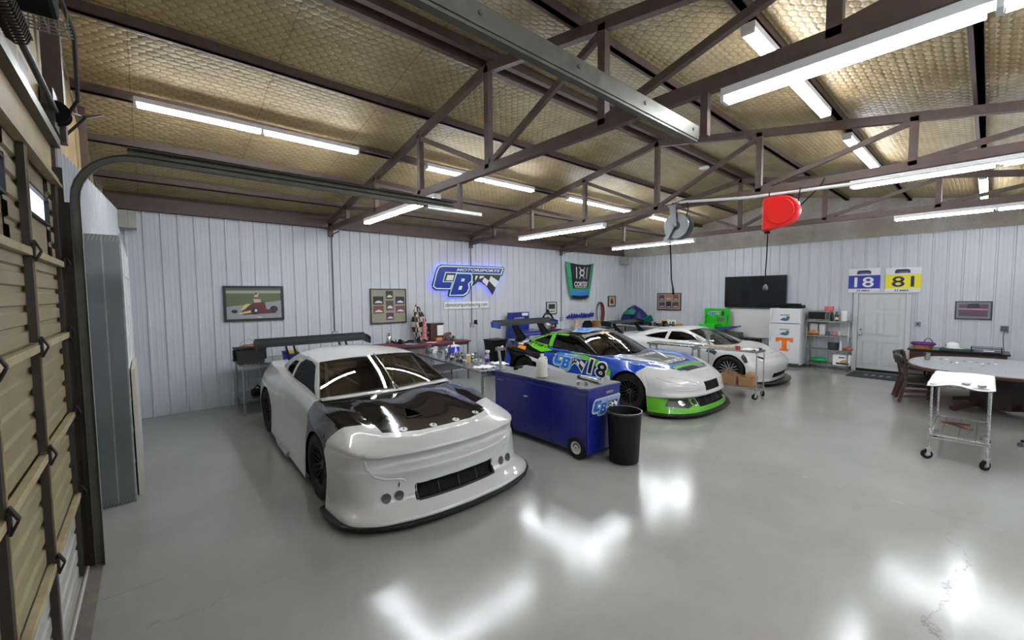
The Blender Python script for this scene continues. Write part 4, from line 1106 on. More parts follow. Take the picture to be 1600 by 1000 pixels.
# ------------------------------------------------------------------ car 2: blue, green and black race car, number 18
def car_two():
    Y0 = 2.97; cx = 7.3
    t = thing('race_car', 'blue, lime green and black race car number 18 with white nose, in the middle', 'car', (cx, Y0, 0))
    zf = [.085, .17, .30, .345, .42, .55, .70]
    cols = [
     C_([.06,.08,.15,.085,.10,.14,.30], 0.0, zf),
     C_([.075,.095,.17,.10,.115,.155,.32], [.3,.29,.28,.30,.30,.29,.29], zf),
     C_([.15,.17,.25,.18,.20,.23,.40], [.66,.63,.60,.62,.61,.60,.52], [.085,.17,.30,.345,.42,.55,.71]),
     C_([.32,.33,.38,.33,.35,.38,.58], [.90,.87,.84,.86,.85,.83,.74], [.085,.17,.30,.345,.42,.56,.74]),
     C_([.56,.56,.58,.56,.57,.60,.78], [1.03,1.0,.99,1.0,.99,.96,.85], [.085,.17,.30,.345,.43,.58,.78]),
     C_([.80,.80,.80,.80,.81,.85,.96], [1.05,1.04,1.04,1.04,1.03,1.0,.89], [.08,.17,.30,.36,.45,.64,.815]),
     C_(1.14, [1.05,1.05,1.05,1.05,1.05,1.02,.91], [.08,.2,.35,.45,.58,.73,.85]),
     C_(1.5, [1.03,1.03,1.03,1.035,1.02,.985,.90], [.08,.2,.35,.45,.6,.75,.865]),
     C_(1.8, [1.03,.99,.96,.95,.945,.93,.885], [.08,.2,.35,.45,.6,.76,.87]),
     C_(2.3, [1.01,.975,.94,.925,.92,.91,.86], [.08,.2,.35,.48,.63,.78,.88]),
     C_(2.9, [1.02,.98,.95,.94,.94,.93,.87], [.08,.2,.35,.5,.65,.8,.905]),
     C_(3.35, [1.03,1.035,1.03,1.02,1.01,.98,.90], [.08,.2,.35,.5,.66,.8,.93]),
     C_(3.8, [1.04,1.05,1.05,1.05,1.04,1.01,.92], [.1,.22,.36,.52,.68,.84,.955]),
     C_(4.2, [1.02,1.03,1.04,1.04,1.03,1.0,.92], [.16,.26,.38,.54,.7,.85,.97]),
     C_([4.45,4.48,4.5,4.5,4.5,4.5,4.5], [.96,.97,.98,.98,.97,.95,.88], [.2,.28,.4,.55,.7,.85,.985]),
     C_([4.52,4.56,4.6,4.6,4.6,4.6,4.62], [.7,.7,.7,.7,.7,.7,.66], [.2,.28,.4,.55,.7,.85,1.0]),
     C_([4.54,4.58,4.62,4.62,4.62,4.64,4.66], 0.0, [.2,.28,.4,.55,.7,.85,1.0]),
    ]
    def bulge(u, v):
        v = abs(v)
        return .02*math.exp(-((v-.40)/.12)**2)*max(0, min(1, (u-.5)/.5))*max(0, min(1, (1.8-u)/.3)) - .014*math.exp(-((v-.62)/.07)**2)*max(0, min(1, (u-.6)/.3))*max(0, min(1, (1.8-u)/.3))
    mROOF = mPK
    S = dict(cols=cols, arches=[(1.14, .385, .32), (3.80, .39, .32)], cabin=(1.90, 4.0), crown=3.2,
      zc=[(.30,.70), (.6,.77), (1.1,.83), (1.7,.875), (2,.89), (3.5,.98), (4.0,1.0), (4.66,1.01)],
      vb=[(0,.3), (.5,.5), (1.,.7), (1.9,.855), (2.5,.81), (3.1,.79), (3.6,.75), (4.0,.68), (4.66,.6)], bulge=bulge)
    S['G'] = G = dict(C1=(.855,1.88,.868), C2=(.665,2.55,1.205), C3=(.62,3.3,1.21), C4=(.69,4.0,1.0), wf=(1.66,.885), wh=(2.38,1.265), rh=(3.35,1.265), rf=(4.12,1.0),
      wbow=.03, rbow=.035, bbow=.035, rear_mat=mGLASSD, roof_mat=mROOF,
      windows=[[(2.08,.905), (2.5,1.125), (2.75,1.175), (3.16,1.18), (3.18,.93)], [(3.28,.95), (3.28,1.165), (3.5,1.13), (3.80,1.055), (3.78,1.0)]],
      wkind=[('side_window', mGLASSD), ('quarter_window', mGLASSD)])
    car = Car(S); bm = car.body(); tree = bvh_of(bm)
    planes = []
    nose = [(0,.37), (.3,.40), (.47,.43), (.60,.62), (.80,.80), (1.06,1.0)]
    cowl = [(0,1.62), (.5,1.72), (.86,1.88)]
    add_lines(planes, nose); add_lines(planes, cowl)
    planes += [(Vector((0, 0, .335)), Vector((0, 0, 1))), (Vector((0, 1.14, 0)), Vector((0, 1, 0))), (Vector((0, 1.9, 0)), Vector((0, 1, 0))), (Vector((0, 3.24, 0)), Vector((0, 1, 0)))]
    for v in (.27, -.27, .46, -.46, .62, -.62): planes.append((Vector((v, 0, 0)), Vector((1, 0, 0))))
    for z in (.17, .395, .555): planes.append((Vector((0, 0, z)), Vector((0, 0, 1))))
    def cl(c, n):
        v, u, z = abs(c.x), c.y, c.z
        if u < .5 and v < .27 and .395 < z < .555: return 'G'
        if u < .5 and v < .46 and .17 < z < .335: return 'M'
        if u < interp(nose, v)+.02 and u < 1.14:
            return 'W' if z > .335 else 'L'
        if v < .62 and u < interp(cowl, v): return 'H'
        if u < 1.9 and (u < interp(cowl, v) or v > .84): return 'F'+('r' if c.x > 0 else 'l')
        if 1.9 < u < 3.24 and v > .84: return 'D'+('r' if c.x > 0 else 'l')
        return 'Q'
    def bd(k, me):
        nm, m = {'G': ('grille', mDARK), 'M': ('lower_grille', mDARK), 'W': ('front_bumper', mPW2), 'L': ('front_lip', mPG), 'H': ('hood', mPB), 'F': ('front_fender', mPB), 'D': ('door', mPB), 'Q': ('rear_quarters', mPK)}[k[0]]
        me.materials.append(m); o = bpy.data.objects.new(nm, me); COL.objects.link(o); o.parent = t
        if k in 'GM': o.location.y = .03
    cut_parts(bm, planes, cl, bd)
    sd = greenhouse(car, G, mPK, t, pillar_mat=mPK)
    fp, tp = front_place(tree), top_place(tree)
    mW = M('decal white', (.72,.72,.72), .35, var=0); mKd = M('decal black', (.006,.006,.007), .3, var=0); mGd = M('decal lime', (.10,.42,.008), .3, var=0); mBd = M('decal blue', (.006,.07,.45), .3, var=0); mOd = M('decal orange', (.75,.26,.01), .4, var=0); mLb = M('decal light blue', (.03,.35,.72), .3, var=0)
    def deco(name, m, poly, pl, h=1., sub=.05, solid=0):
        mb = MB(); poly_on(mb, poly, lambda a, b: pl(a, b, h), sub)
        if mb.f: return mb.build(name, m, t, fix=False, smooth=False)
    for sx in (-1, 1):
        sp = side_place(tree, sx); gp = side_place(sd, sx); sp2 = side_place(tree, sx, lift=.0014)
        # side graphics (u, z)
        deco('side_stripe', mKd, [(3.22,.84), (3.0,.888), (2.0,.862), (1.75,.80), (1.95,.812), (2.6,.862), (2.95,.83)], sp, 1)
        deco('side_stripe', mGd, [(2.62,.882), (2.2,.852), (1.83,.80), (1.50,.665), (1.50,.55), (1.66,.60), (2.17,.79)], sp, 2.2)
        deco('side_stripe', mW, [(3.78,.735), (3.4,.665), (3.12,.58), (2.82,.525), (2.4,.41), (1.9,.34), (1.9,.29), (2.6,.36), (3.1,.49), (3.45,.60), (3.72,.66)], sp, 1.8)
        deco('side_stripe', mKd, [(3.3,.10), (3.42,.56), (3.1,.47), (2.6,.345), (1.9,.28), (1.72,.10)], sp, 1.4)
        deco('side_stripe', mW, [(1.53,.60), (1.50,.50), (1.62,.47), (1.66,.54)], sp, 1.8)
        # lime swoosh round the quarter window
        deco('green_trim', mGd, [(3.16,.90), (3.16,1.18), (3.28,1.175), (3.28,.95)], gp, 1.5)
        deco('green_trim', mGd, [(2.8,1.18), (3.16,1.185), (3.4,1.15), (3.80,1.05), (3.80,1.01), (3.97,1.005), (3.95,1.07), (3.6,1.18), (3.3,1.23), (2.75,1.24)], gp, 2)
        deco('green_trim', mGd, [(3.16,.88), (3.28,.956), (3.78,1.006), (3.84,1.04), (3.95,1.03), (3.9,.98), (3.7,.95), (3.4,.90), (3.25,.87)], gp, 2)
        deco('green_trim', mGd, [(3.05,.868), (3.28,.938), (3.75,.985), (3.86,.985), (3.6,.895), (3.32,.82)], sp, 2)
        deco('tail_panel', mBd, [(4.28,.35), (4.24,.62), (4.34,.72), (4.47,.70), (4.47,.30)], sp, 1.2)
        # stickers
        deco('orange_sticker', mOd, [(3.77,.825), (4.05,.855), (4.03,.915), (3.78,.895)], sp, 2.2)
        deco('white_sticker', mW, [(3.9,.925), (4.1,.935), (4.02,.985), (3.95,.985)], sp, 2.2)
        # number 18
        mb = MB(); nb = MB()
        flip = -1 if sx < 0 else 1
        # reading direction: on the side facing the camera text runs towards the nose
        def P8(a, b, h=1., sp=sp): return sp(a, b, h)
        def put(mb, s, uc, z0, w, hh, bold, h):
            vs, fs = text_geo(s, .18, bold); vs, fs = geo_sub(vs, fs, .12)
            pts = []
            for x, y in vs:
                uu = uc + (.5-x)*w if sx < 0 else uc + (x-.5)*w
                pts.append(sp2(uu, z0+y*hh - (x-.5)*.06, h))
            fs = [f for f in fs if all(pts[i] is not None for i in f)]
            mb.add([p if p is not None else (0,0,0) for p in pts], fs)
        put(nb, '18', 1.85, .475, .56, .335, .075, 8); put(mb, '18', 1.85, .50, .49, .285, .02, 10)
        nb.build('number_outline', mW, t, fix=False); mb.build('number', mKd, t, fix=False)
        def lp(a, b, h): return sp((2.63-a*.50 if sx < 0 else 2.63+a*.50), .62+b*.62-(a*.04), h/.003 if h > 0 else 1)
        logo(lambda a, b, h: sp2((2.54-a if sx < 0 else 2.54+a), .695+b*1.15-a*.03, h), k=.375, lift=1.0, light=(.6,.78,.8), blue=(.01,.17,.62), edge=True, sub=.07, parent=t, name='side_emblem')
    # hood graphics (v, u)
    deco('hood_panel', mKd, [(-.40,.72), (-.56,1.15), (-.62,1.62), (.62,1.62), (.56,1.15), (.40,.72)], tp, 1)
    mb = MB()
    for sx in (-1, 1):
        poly_on(mb, [(sx*a, b) for a, b in [(.40,.72), (.42,.71), (.60,1.15), (.66,1.62), (.62,1.62), (.565,1.15)]], lambda a, b: tp(a, b, 2), .06)
        poly_on(mb, [(sx*a, b) for a, b in [(.14,1.0), (.30,1.2), (.50,1.5), (.46,1.52), (.26,1.22), (.12,1.04)]], lambda a, b: tp(a, b, 2), .06)
    text_on(mb, 'CORTEX', .36, .76, -.72, .14, lambda a, b: tp(a, b, 2.4), 0, .03)
    text_on(mb, 'CORTEX', .30, 1.36, -.6, .10, lambda a, b: tp(a, b, 2.4), 0, .03)
    mb.build('hood_lettering', mW, t, fix=False)
    deco('hood_stripe', mGd, [(-.52,.52), (-.50,.60), (.50,.60), (.52,.52)], tp, 1.4)
    deco('hood_stripe', mKd, [(-.36,.385), (-.38,.515), (.38,.515), (.36,.385)], tp, 1.4)
    deco('hood_stripe', M('decal grey', (.2,.2,.21), .35, var=0), [(.10,.40), (.05,.51), (.38,.515), (.36,.40)], tp, 2.4)
    for sx in (-1, 1):
        deco('fender_flash', mLb, [(sx*a, b) for a, b in [(.66,.95), (.70,1.6), (.76,1.6), (.74,1.2)]], tp, 1.2)
        MB().tube([tp(sx*.9, 1.22, 2), tp(sx*.93, 1.14, 2), tp(sx*.925, 1.04, 2), tp(sx*.90, .98, 2)], .006, 6).build('fender_scroll', mW, t, smooth=True)
        disc(t, tp, sx*.42, .45, .02, mCHROME, 'hood_pin', None, 3)
        # headlight outline crease and fog lamp
        pts = [fp(sx*a, b, 1) for a, b in [(.93,.64), (.86,.585), (.70,.54), (.50,.53), (.44,.55), (.60,.60), (.80,.65)]]
        MB().tube([p for p in pts if p is not None], .007, 6).build('headlight_crease', mPW2, t, smooth=True)
        pts = [fp(sx*a, b, 1) for a, b in [(.96,.50), (.80,.455), (.60,.44), (.46,.47), (.37,.56)]]
        MB().tube([p for p in pts if p is not None], .009, 6).build('bumper_crease', mPW2, t, smooth=True)
        deco('lamp_recess', mKd, [(sx*a, b) for a, b in [(.62,.305), (.90,.31), (.955,.20), (.70,.165), (.60,.2)]], fp, 2, .05)
        disc(t, fp, sx*.77, .245, .042, mCHROME, 'fog_lamp', mCHROME, 6)
        disc(t, fp, sx*.53, .245, .040, mBLACK, 'duct_hole', mBLACK, 3)
    mb = MB()
    for k in range(5): mb.bar(Vector(fp(-.42+.21*k, .19, 1))+Vector((0,.02,0)), Vector(fp(-.42+.21*k, .32, 1))+Vector((0,.02,0)), .008)
    mb.build('grille_mesh', mDKGREY, t)
    mb = MB()
    for z in (.395, .555): mb.tube([Vector(fp(v, z)) + Vector((0, .012, 0)) for v in (-.27, -.13, 0, .13, .27)], .012, 6)
    for v in (-.27, .27): mb.tube([Vector(fp(v, z)) + Vector((0, .012, 0)) for z in (.395, .475, .555)], .012, 6)
    mb.build('grille_frame', mPW2, t)
    # roof emblem
    roofT = BVHTree.FromPolygons([v.co[:] for v in [o for o in bpy.data.objects if o.parent == t and o.name.startswith('roof')][0].data.vertices], [p.vertices[:] for p in [o for o in bpy.data.objects if o.parent == t and o.name.startswith('roof')][0].data.polygons])
    rp = top_place(roofT)
    logo(lambda a, b, h: rp(-b*1.3-.05 if False else a, 2.75-b*1.2, h), k=.40, lift=1., light=(.6,.78,.8), blue=(.01,.2,.7), edge=True, sub=.08, parent=t, name='roof_emblem')
    text_on(MB(), '18', 0, 0, 1, 1, lambda a, b: (a, b, 0))
    wsT = BVHTree.FromPolygons([v.co[:] for v in [o for o in bpy.data.objects if o.parent == t and o.name.startswith('windshield')][0].data.vertices], [p.vertices[:] for p in [o for o in bpy.data.objects if o.parent == t and o.name.startswith('windshield')][0].data.polygons])
    wp = top_place(wsT)
    deco('orange_sticker', mOd, [(-.22,2.29), (.05,2.29), (.05,2.35), (-.22,2.35)], wp, 1)
    deco('windshield_band', mKd, [(-.64,2.40), (-.64,2.50), (0,2.385), (.64,2.5), (.64,2.40), (.3,2.33), (0,2.31), (-.3,2.33)], wp, .6)
    MB().tube([(.0,1.6,.9), (.12,1.9,1.06), (.05,2.1,1.18)], .012, 8).tube([(.0,1.6,.9), (-.25,1.78,.98)], .01, 8).build('wiper', mBLACK, t, smooth=True)
    plate(t, [(0,-.005), (.34,.01), (.62,.06), (.88,.19), (1.04,.36), (1.12,.56), (1.12,.74), (1.04,.78), (.95,.85), (0,.85)], .05, .078, mCARB, 'front_splitter')
    for sx in (-1, 1):
        wheel(t, sx*1.03, 1.14, sx, r=.335, w=.3); wheel(t, sx*1.04, 3.80, sx, r=.335, w=.3)
        MB().box(sx*1.0-.03, sx*1.0+.03, 1.55, 3.4, .065, .10).build('side_skirt', mCARB, t)
        for uw in (1.14, 3.80):
            n = 20; mb = MB(); vs = []
            for k in range(n+1):
                a = PI*(-.06+1.12*k/n)
                for xx in (.62, .99): vs.append((sx*xx, uw-.40*math.cos(a), .32+.40*math.sin(a)))
            mb.add(vs, [(2*k, 2*k+1, 2*k+3, 2*k+2) for k in range(n)]); mb.build('wheel_well', mDARK, t)
    MB().box(-.95, .95, .4, .72, .09, .1).box(-.95, .95, 1.55, 3.4, .09, .1).box(-.9, .9, 4.25, 4.5, .2, .21).box(-.6, .6, .7, 4.3, .1, .11).build('undertray', mDARK, t)
    interior(t, S, .88)
    rear_wing(t, 4.68, 1.33, 1.0, mCARB, ends=mPB, base_z=.99, pitch=.8)
    bm.free()
car_two()

# ------------------------------------------------------------------ car 3: white coupe at the back
def car_three():
    Y0 = 2.97; cx = 10.75
    t = thing('race_car', 'all white coupe with taped over headlights, farthest of the three cars', 'car', (cx, Y0, 0))
    cols = [
     C_([.10,.09,.06,.03,.02,.08,.24], 0.0, [.10,.18,.28,.38,.48,.60,.68]),
     C_([.11,.10,.07,.04,.03,.09,.25], [.3,.3,.3,.3,.3,.29,.27], [.10,.18,.28,.38,.48,.60,.68]),
     C_([.16,.16,.13,.10,.10,.17,.34], [.58,.58,.58,.57,.56,.53,.47], [.10,.18,.28,.38,.48,.60,.69]),
     C_([.29,.29,.27,.25,.26,.32,.48], [.78,.78,.78,.77,.75,.72,.64], [.10,.18,.28,.38,.48,.61,.71]),
     C_([.48,.48,.47,.47,.49,.53,.62], [.91,.91,.91,.90,.88,.85,.77], [.10,.18,.29,.40,.52,.65,.755]),
     C_(.86, [.95,.955,.96,.96,.95,.92,.84], [.10,.2,.32,.44,.58,.72,.81]),
     C_(1.2, [.94,.94,.94,.94,.935,.905,.83], [.10,.2,.33,.46,.6,.74,.83]),
     C_(1.5, [.93,.925,.92,.92,.915,.89,.82], [.10,.2,.33,.47,.61,.75,.845]),
     C_(2.0, [.92,.915,.91,.91,.905,.885,.81], [.10,.2,.34,.48,.62,.76,.86]),
     C_(2.6, [.93,.93,.93,.925,.92,.90,.82], [.10,.2,.34,.48,.63,.77,.875]),
     C_(3.0, [.94,.95,.955,.955,.95,.925,.84], [.12,.22,.35,.5,.65,.79,.89]),
     C_(3.35, [.95,.96,.965,.965,.96,.93,.84], [.12,.22,.36,.5,.66,.8,.9]),
     C_(3.8, [.92,.93,.94,.94,.93,.90,.82], [.16,.25,.37,.52,.67,.8,.9]),
     C_([4.1,4.12,4.15,4.16,4.16,4.16,4.12], [.8,.82,.83,.83,.82,.80,.72], [.2,.28,.4,.54,.68,.81,.9]),
     C_([4.2,4.24,4.27,4.28,4.28,4.28,4.24], 0.0, [.2,.28,.4,.54,.68,.82,.91]),
    ]
    S = dict(cols=cols, arches=[(.84, .355, .31), (3.30, .36, .31)], cabin=(1.22, 3.55), crown=3.,
      zc=[(.24,.69), (.6,.76), (1.0,.815), (1.3,.85), (2,.88), (3.2,.93), (3.6,.94), (4.24,.92)],
      vb=[(0,.3), (.5,.5), (.9,.66), (1.25,.765), (2.,.755), (2.7,.72), (3.2,.66), (3.55,.60), (4.24,.5)])
    S['G'] = G = dict(C1=(.765,1.20,.835), C2=(.58,1.95,1.125), C3=(.56,2.45,1.125), C4=(.60,3.55,.925), wf=(1.02,.83), wh=(1.80,1.17), rh=(2.55,1.17), rf=(3.65,.93),
      wbow=.03, rbow=.03, bbow=.05, rear_mat=mPW2, roof_mat=mPW2,
      windows=[[(1.40,.87), (1.80,1.03), (2.1,1.09), (2.38,1.085), (2.42,.885)], [(2.50,.89), (2.47,1.075), (2.75,1.03), (3.12,.93), (3.0,.905)]],
      wkind=[('side_window', mGLASSD), ('quarter_window', mGLASSD)])
    car = Car(S); bm = car.body(); tree = bvh_of(bm)
    planes = []
    hood = [(0,.36), (.3,.38), (.5,.46), (.62,.60)]; cowl = [(0,1.0), (.5,1.07), (.77,1.2)]
    add_lines(planes, hood); add_lines(planes, cowl)
    add_lines(planes, [(.62,.5), (.70,1.2)])
    planes += [(Vector((0, 0, .33)), Vector((0, 0, 1))), (Vector((0, .84, 0)), Vector((0, 1, 0))), (Vector((0, 1.35, 0)), Vector((0, 1, 0))), (Vector((0, 2.5, 0)), Vector((0, 1, 0)))]
    for v in (.42, -.42): planes.append((Vector((v, 0, 0)), Vector((1, 0, 0))))
    for z in (.17, .27): planes.append((Vector((0, 0, z)), Vector((0, 0, 1))))
    def cl(c, n):
        v, u, z = abs(c.x), c.y, c.z
        if u < .5 and v < .42 and .17 < z < .27: return 'G'
        if v < .62+.08*max(0, (u-.5)/.7) and interp(hood, v) < u < interp(cowl, v) and z > .5: return 'H'
        if u < .84 and z < .33: return 'B'
        if 1.35 < u < 2.5 and v > .77: return 'D'+('r' if c.x > 0 else 'l')
        return 'Q'
    def bd(k, me):
        nm = {'G': 'grille', 'H': 'hood', 'B': 'front_bumper', 'D': 'door', 'Q': 'body_shell'}[k[0]]
        me.materials.append(mDARK if k == 'G' else mPW2); o = bpy.data.objects.new(nm, me); COL.objects.link(o); o.parent = t
        if k == 'G': o.location.y = .03
    cut_parts(bm, planes, cl, bd)
    greenhouse(car, G, mPW2, t)
    fp, tp = front_place(tree), top_place(tree)
    mKd = MATS['decal black']
    for sx in (-1, 1):
        sp = side_place(tree, sx)
        # shut lines
        MB().tube([sp(1.35, z, .6) for z in (.15,.3,.45,.6,.75,.82)], .003, 5).tube([sp(2.5, z, .6) for z in (.15,.3,.45,.6,.75,.84)], .003, 5).build('door_gap', mDKGREY, t)
        mb = MB(); poly_on(mb, [(1.10,.70), (1.22,.76), (1.34,.74), (1.36,.68), (1.22,.66), (1.15,.62)], lambda a, b: sp(a, b, 1), .05)
        poly_on(mb, [(.50,.62), (.58,.70), (.60,.62), (.52,.50), (.46,.52)], lambda a, b: sp(a, b, 1), .05)
        mb.build('headlight_opening', mKd, t, fix=False)
        mb = MB(); poly_on(mb, [(sx*.60,.62), (sx*.66,.66), (sx*.70,.62), (sx*.64,.58)], lambda a, b: fp(a, b, 1), .05); mb.build('tow_hole', mKd, t, fix=False)
        wheel(t, sx*.955, .84, sx, r=.315, w=.25, rim_mat=mRIMG, spokes=8, rr=.72, dark=mRIMB); wheel(t, sx*.965, 3.30, sx, r=.315, w=.25, rim_mat=mRIMG, spokes=8, rr=.72, dark=mRIMB)
        for uw in (.84, 3.30):
            n = 20; mb = MB(); vs = []
            for k in range(n+1):
                a = PI*(-.06+1.12*k/n)
                for xx in (.55, .9): vs.append((sx*xx, uw-.37*math.cos(a), .31+.37*math.sin(a)))
            mb.add(vs, [(2*k, 2*k+1, 2*k+3, 2*k+2) for k in range(n)]); mb.build('wheel_well', mDARK, t)
    plate(t, [(0,-.06), (.34,-.04), (.62,.03), (.85,.16), (1.0,.33), (1.08,.56), (1.08,1.2), (.95,1.3), (0,1.3)], .055, .08, mCARB, 'front_splitter')
    MB().box(-.88, .88, .4, .5, .1, .11).box(-.86, .86, 1.2, 2.95, .11, .12).box(-.55, .55, .5, 4.1, .12, .13).build('undertray', mDARK, t)
    interior(t, S, .86, W=.66)
    rear_wing(t, 4.1, 1.2, .85, mCARB, base_z=.9, mount=(.55, .56), pitch=.4)
    bm.free()
car_three()
# ================================================================== THINGS ON THE BACK WALL
WY = YB-.0205      # face of the ribs
def wallA(x0, z0, dy=0.):
    return lambda a, b, h=0.: (x0+a, WY-dy-h, z0+b)
def frameA(name, label, cat, x0, x1, z0, z1, fm, w=.04, d=.03):
    t = thing(name, label, cat, (x0, WY, z0)); W, H = x1-x0, z1-z0
    for a in ((0, W, 0, w), (0, W, H-w, H), (0, w, w, H-w), (W-w, W, w, H-w)):
        pass
    MB().box(0, W, -d, 0, 0, w).box(0, W, -d, 0, H-w, H).box(0, w, -d, 0, w, H-w).box(W-w, W, -d, 0, w, H-w).build('frame', fm, t)
    return t, W, H
def paint_on(t, name, col, polys, place, h, rough=.45):
    mb = MB()
    for p in polys: poly_on(mb, p, lambda a, b: place(a, b, h))
    m = M('print %.2f %.2f %.2f' % col, col, rough, var=0)
    return mb.build(name, m, t, fix=False)
def rect(a, b, c, d): return [(a, b), (c, b), (c, d), (a, d)]
mFRAMEK = M('black frame', (.01,.01,.01), .4, var=0); mFRAMEB = M('dark wood frame', (.03,.018,.01), .4)
# kart picture
t, W, H = frameA('framed_picture', 'large black framed photo of a go-kart racer, on the left of the back wall', 'picture', 1.07, 2.08, 1.59, 2.265, mFRAMEK, .045)
pl = lambda a, b, h=0.: (a, -.016-h, b)
paint_on(t, 'photo', (.09,.12,.05), [rect(.045,.045,W-.045,H-.045)], pl, 0)
paint_on(t, 'photo_detail', (.28,.28,.29), [[(.045,.045),(W-.045,.045),(W-.045,.39),(.5,.33),(.045,.28)]], pl, .001)
paint_on(t, 'photo_detail', (.3,.31,.27), [rect(.045,.53,W-.045,.585)], pl, .001)
paint_on(t, 'photo_detail', (.1,.012,.015), [[(.28,.18),(.40,.30),(.52,.36),(.60,.40),(.68,.34),(.70,.22),(.88,.2),(.86,.14),(.3,.12)]], pl, .002)
paint_on(t, 'photo_detail', (.55,.5,.2), [[(.26,.22),(.36,.33),(.44,.33),(.33,.22)],[(.24,.13),(.48,.17),(.46,.21),(.24,.16)]], pl, .003)
paint_on(t, 'photo_detail', (.55,.38,.33), [[(.48,.42),(.60,.42),(.62,.36),(.50,.35)],[(.50,.50),(.53,.54),(.57,.53),(.57,.46),(.5,.46)]], pl, .004)
paint_on(t, 'photo_detail', (.012,.012,.014), [[(.5+.065*math.cos(k),.19+.07*math.sin(k)) for k in [i*PI/8 for i in range(16)]], [(.83+.07*math.cos(k),.22+.065*math.sin(k)) for k in [i*PI/8 for i in range(16)]], [(.17+.05*math.cos(k),.19+.035*math.sin(k)) for k in [i*PI/8 for i in range(16)]], [(.5,.5),(.53,.55),(.56,.52)]], pl, .005)
paint_on(t, 'photo_detail', (.5,.5,.5), [[(.52+.025*math.cos(k),.2+.028*math.sin(k)) for k in [i*PI/6 for i in range(12)]], [(.5,.09),(.6,.075),(.62,.05),(.58,.05)]], pl, .006)
# photo collage
t, W, H = frameA('framed_collage', 'dark framed collage of seven small photos, left of the checkered flag', 'picture', 3.87, 4.77, 1.40, 2.22, mFRAMEB, .025)
paint_on(t, 'mat_board', (.26,.25,.18), [rect(.02,.02,W-.02,H-.02)], pl, 0)
cells = [(.38,.58,.56,.77,(.03,.03,.03)), (.07,.45,.32,.64,(.008,.008,.01)), (.38,.31,.57,.54,(.10,.045,.04)), (.62,.45,.85,.63,(.01,.02,.035)), (.07,.24,.32,.42,(.16,.05,.04)), (.62,.24,.86,.41,(.14,.06,.06)), (.38,.08,.57,.25,(.10,.03,.06))]
for a, b, c, d, col in cells:
    o = paint_on(t, 'small_photo', col, [rect(a, b, c, d)], pl, .002)
    w_, h_ = c-a, d-b
    paint_on(o, 'car_print', (.6,.58,.55), [[(a+.12*w_,b+.2*h_),(a+.3*w_,b+.42*h_),(a+.55*w_,b+.5*h_),(a+.85*w_,b+.35*h_),(a+.9*w_,b+.18*h_)]], pl, .004)
    
# emblem sign with blue light behind
t = thing('logo_sign', 'large backlit blue team emblem sign with checkered flag motif', 'sign', (6.66, WY, 2.43))
mLED = M('blue led strip', emit=(.10,.12,1.), es=7)
sg = lambda a, b, h: (a, -.075-h, b)
logo(sg, k=1., lift=.0016, parent=t, name='sign_face')
for q in ('base', 'fk'):
    MB().prism([(a, b) for a, b in LOGO[q]], .045, .0745, Matrix(((1,0,0,0),(0,0,-1,0),(0,1,0,0),(0,0,0,1)))).build('sign_backing', MATS['emblem black'], t)
    pts = [(a, -.028, b) for a, b in offset_poly(LOGO[q], -.015)]
    MB().tube(pts, .008, 6, closed=True).build('led_strip', mLED, t)
t = thing('web_address_sign', 'narrow white sign reading cbmotorsportsracing.com under the team emblem', 'sign', (5.85, WY, 1.69))
MB().box(0, 1.47, -.018, 0, 0, .185).build('panel', mPAPER, t)
text_on(MB(), 'cbmotorsportsracing.com', .04, .025, 1.39, .135, lambda a, b: (a, -.0195, b), 0, .015).build('lettering', M('ink', (.01,.01,.01), .5, var=0), t, fix=False)
# racing hood on the wall
t = thing('wall_hood', 'green and black racing hood mounted on the wall, lettered CORTEX', 'car hood', (11.3, WY, 1.9))
def hoodp(a, b, h=0.):
    """a -1..1 across, b 0..1 from the bottom"""
    half = .50+.27*b; zz = 1.13*b + (.09*a*a if b > .5 else 0)*((b-.5)*2) - (.05*(1-a*a))*(1-b)
    return (a*half, -.06-.10*(1-a*a)*(.4+.6*b)-h, zz+.03)
def hpoly(col, poly, h, name='stripe'):
    mb = MB(); poly_on(mb, poly, lambda a, b: hoodp(a, b, h), .12); mb.build(name, M('hood print %.2f %.2f %.2f' % col, col, .3, var=0), t, fix=False)
MB().grid(lambda i, j: hoodp(2*i-1, j), 16, 12).build('hood_skin', M('teal green', (.03,.28,.13), .3), t, smooth=True, solid=.012)
hpoly((.15,.5,.03), [(-.93,.0), (-.86,1), (-.72,1), (-.70,.30), (.70,.30), (.72,1), (.86,1), (.93,0)], .004)
hpoly((.006,.006,.007), [(-.70,.30), (-.74,1), (.74,1), (.70,.30)], .007)
hpoly((.03,.15,.55), [(-.88,.10), (-.84,.22), (.84,.22), (.88,.10)], .008)
hpoly((.006,.006,.007), [(-.84,.0), (-.84,.10), (.84,.10), (.84,.0)], .008)
mb = MB()
text_on(mb, 'CORTEX', -.58, .36, 1.16, .15, lambda a, b: hoodp(a, b, .012), .2, .03)
for p in ([(-.42,.60),(-.36,.60),(-.36,.92),(-.42,.92)], [(.36,.60),(.42,.60),(.42,.92),(.36,.92)], [(-.22,.60),(-.16,.60),(.22,.93),(.16,.93)], [(.16,.60),(.22,.60),(-.16,.93),(-.22,.93)], [(-.55,.325),(.55,.325),(.55,.34),(-.55,.34)]):
    poly_on(mb, p, lambda a, b: hoodp(a, b, .012), .12)
ring = [(.19*math.cos(k*PI/10), .765+.10*math.sin(k*PI/10)) for k in range(20)]
poly_on(mb, ring, lambda a, b: hoodp(a, b, .013))
mb.build('lettering', M('hood white', (.6,.6,.6), .4, var=0), t, fix=False)
hpoly((.006,.006,.008), [(.11*math.cos(k*PI/8), .765+.055*math.sin(k*PI/8)) for k in range(16)], .018, 'ring_centre')
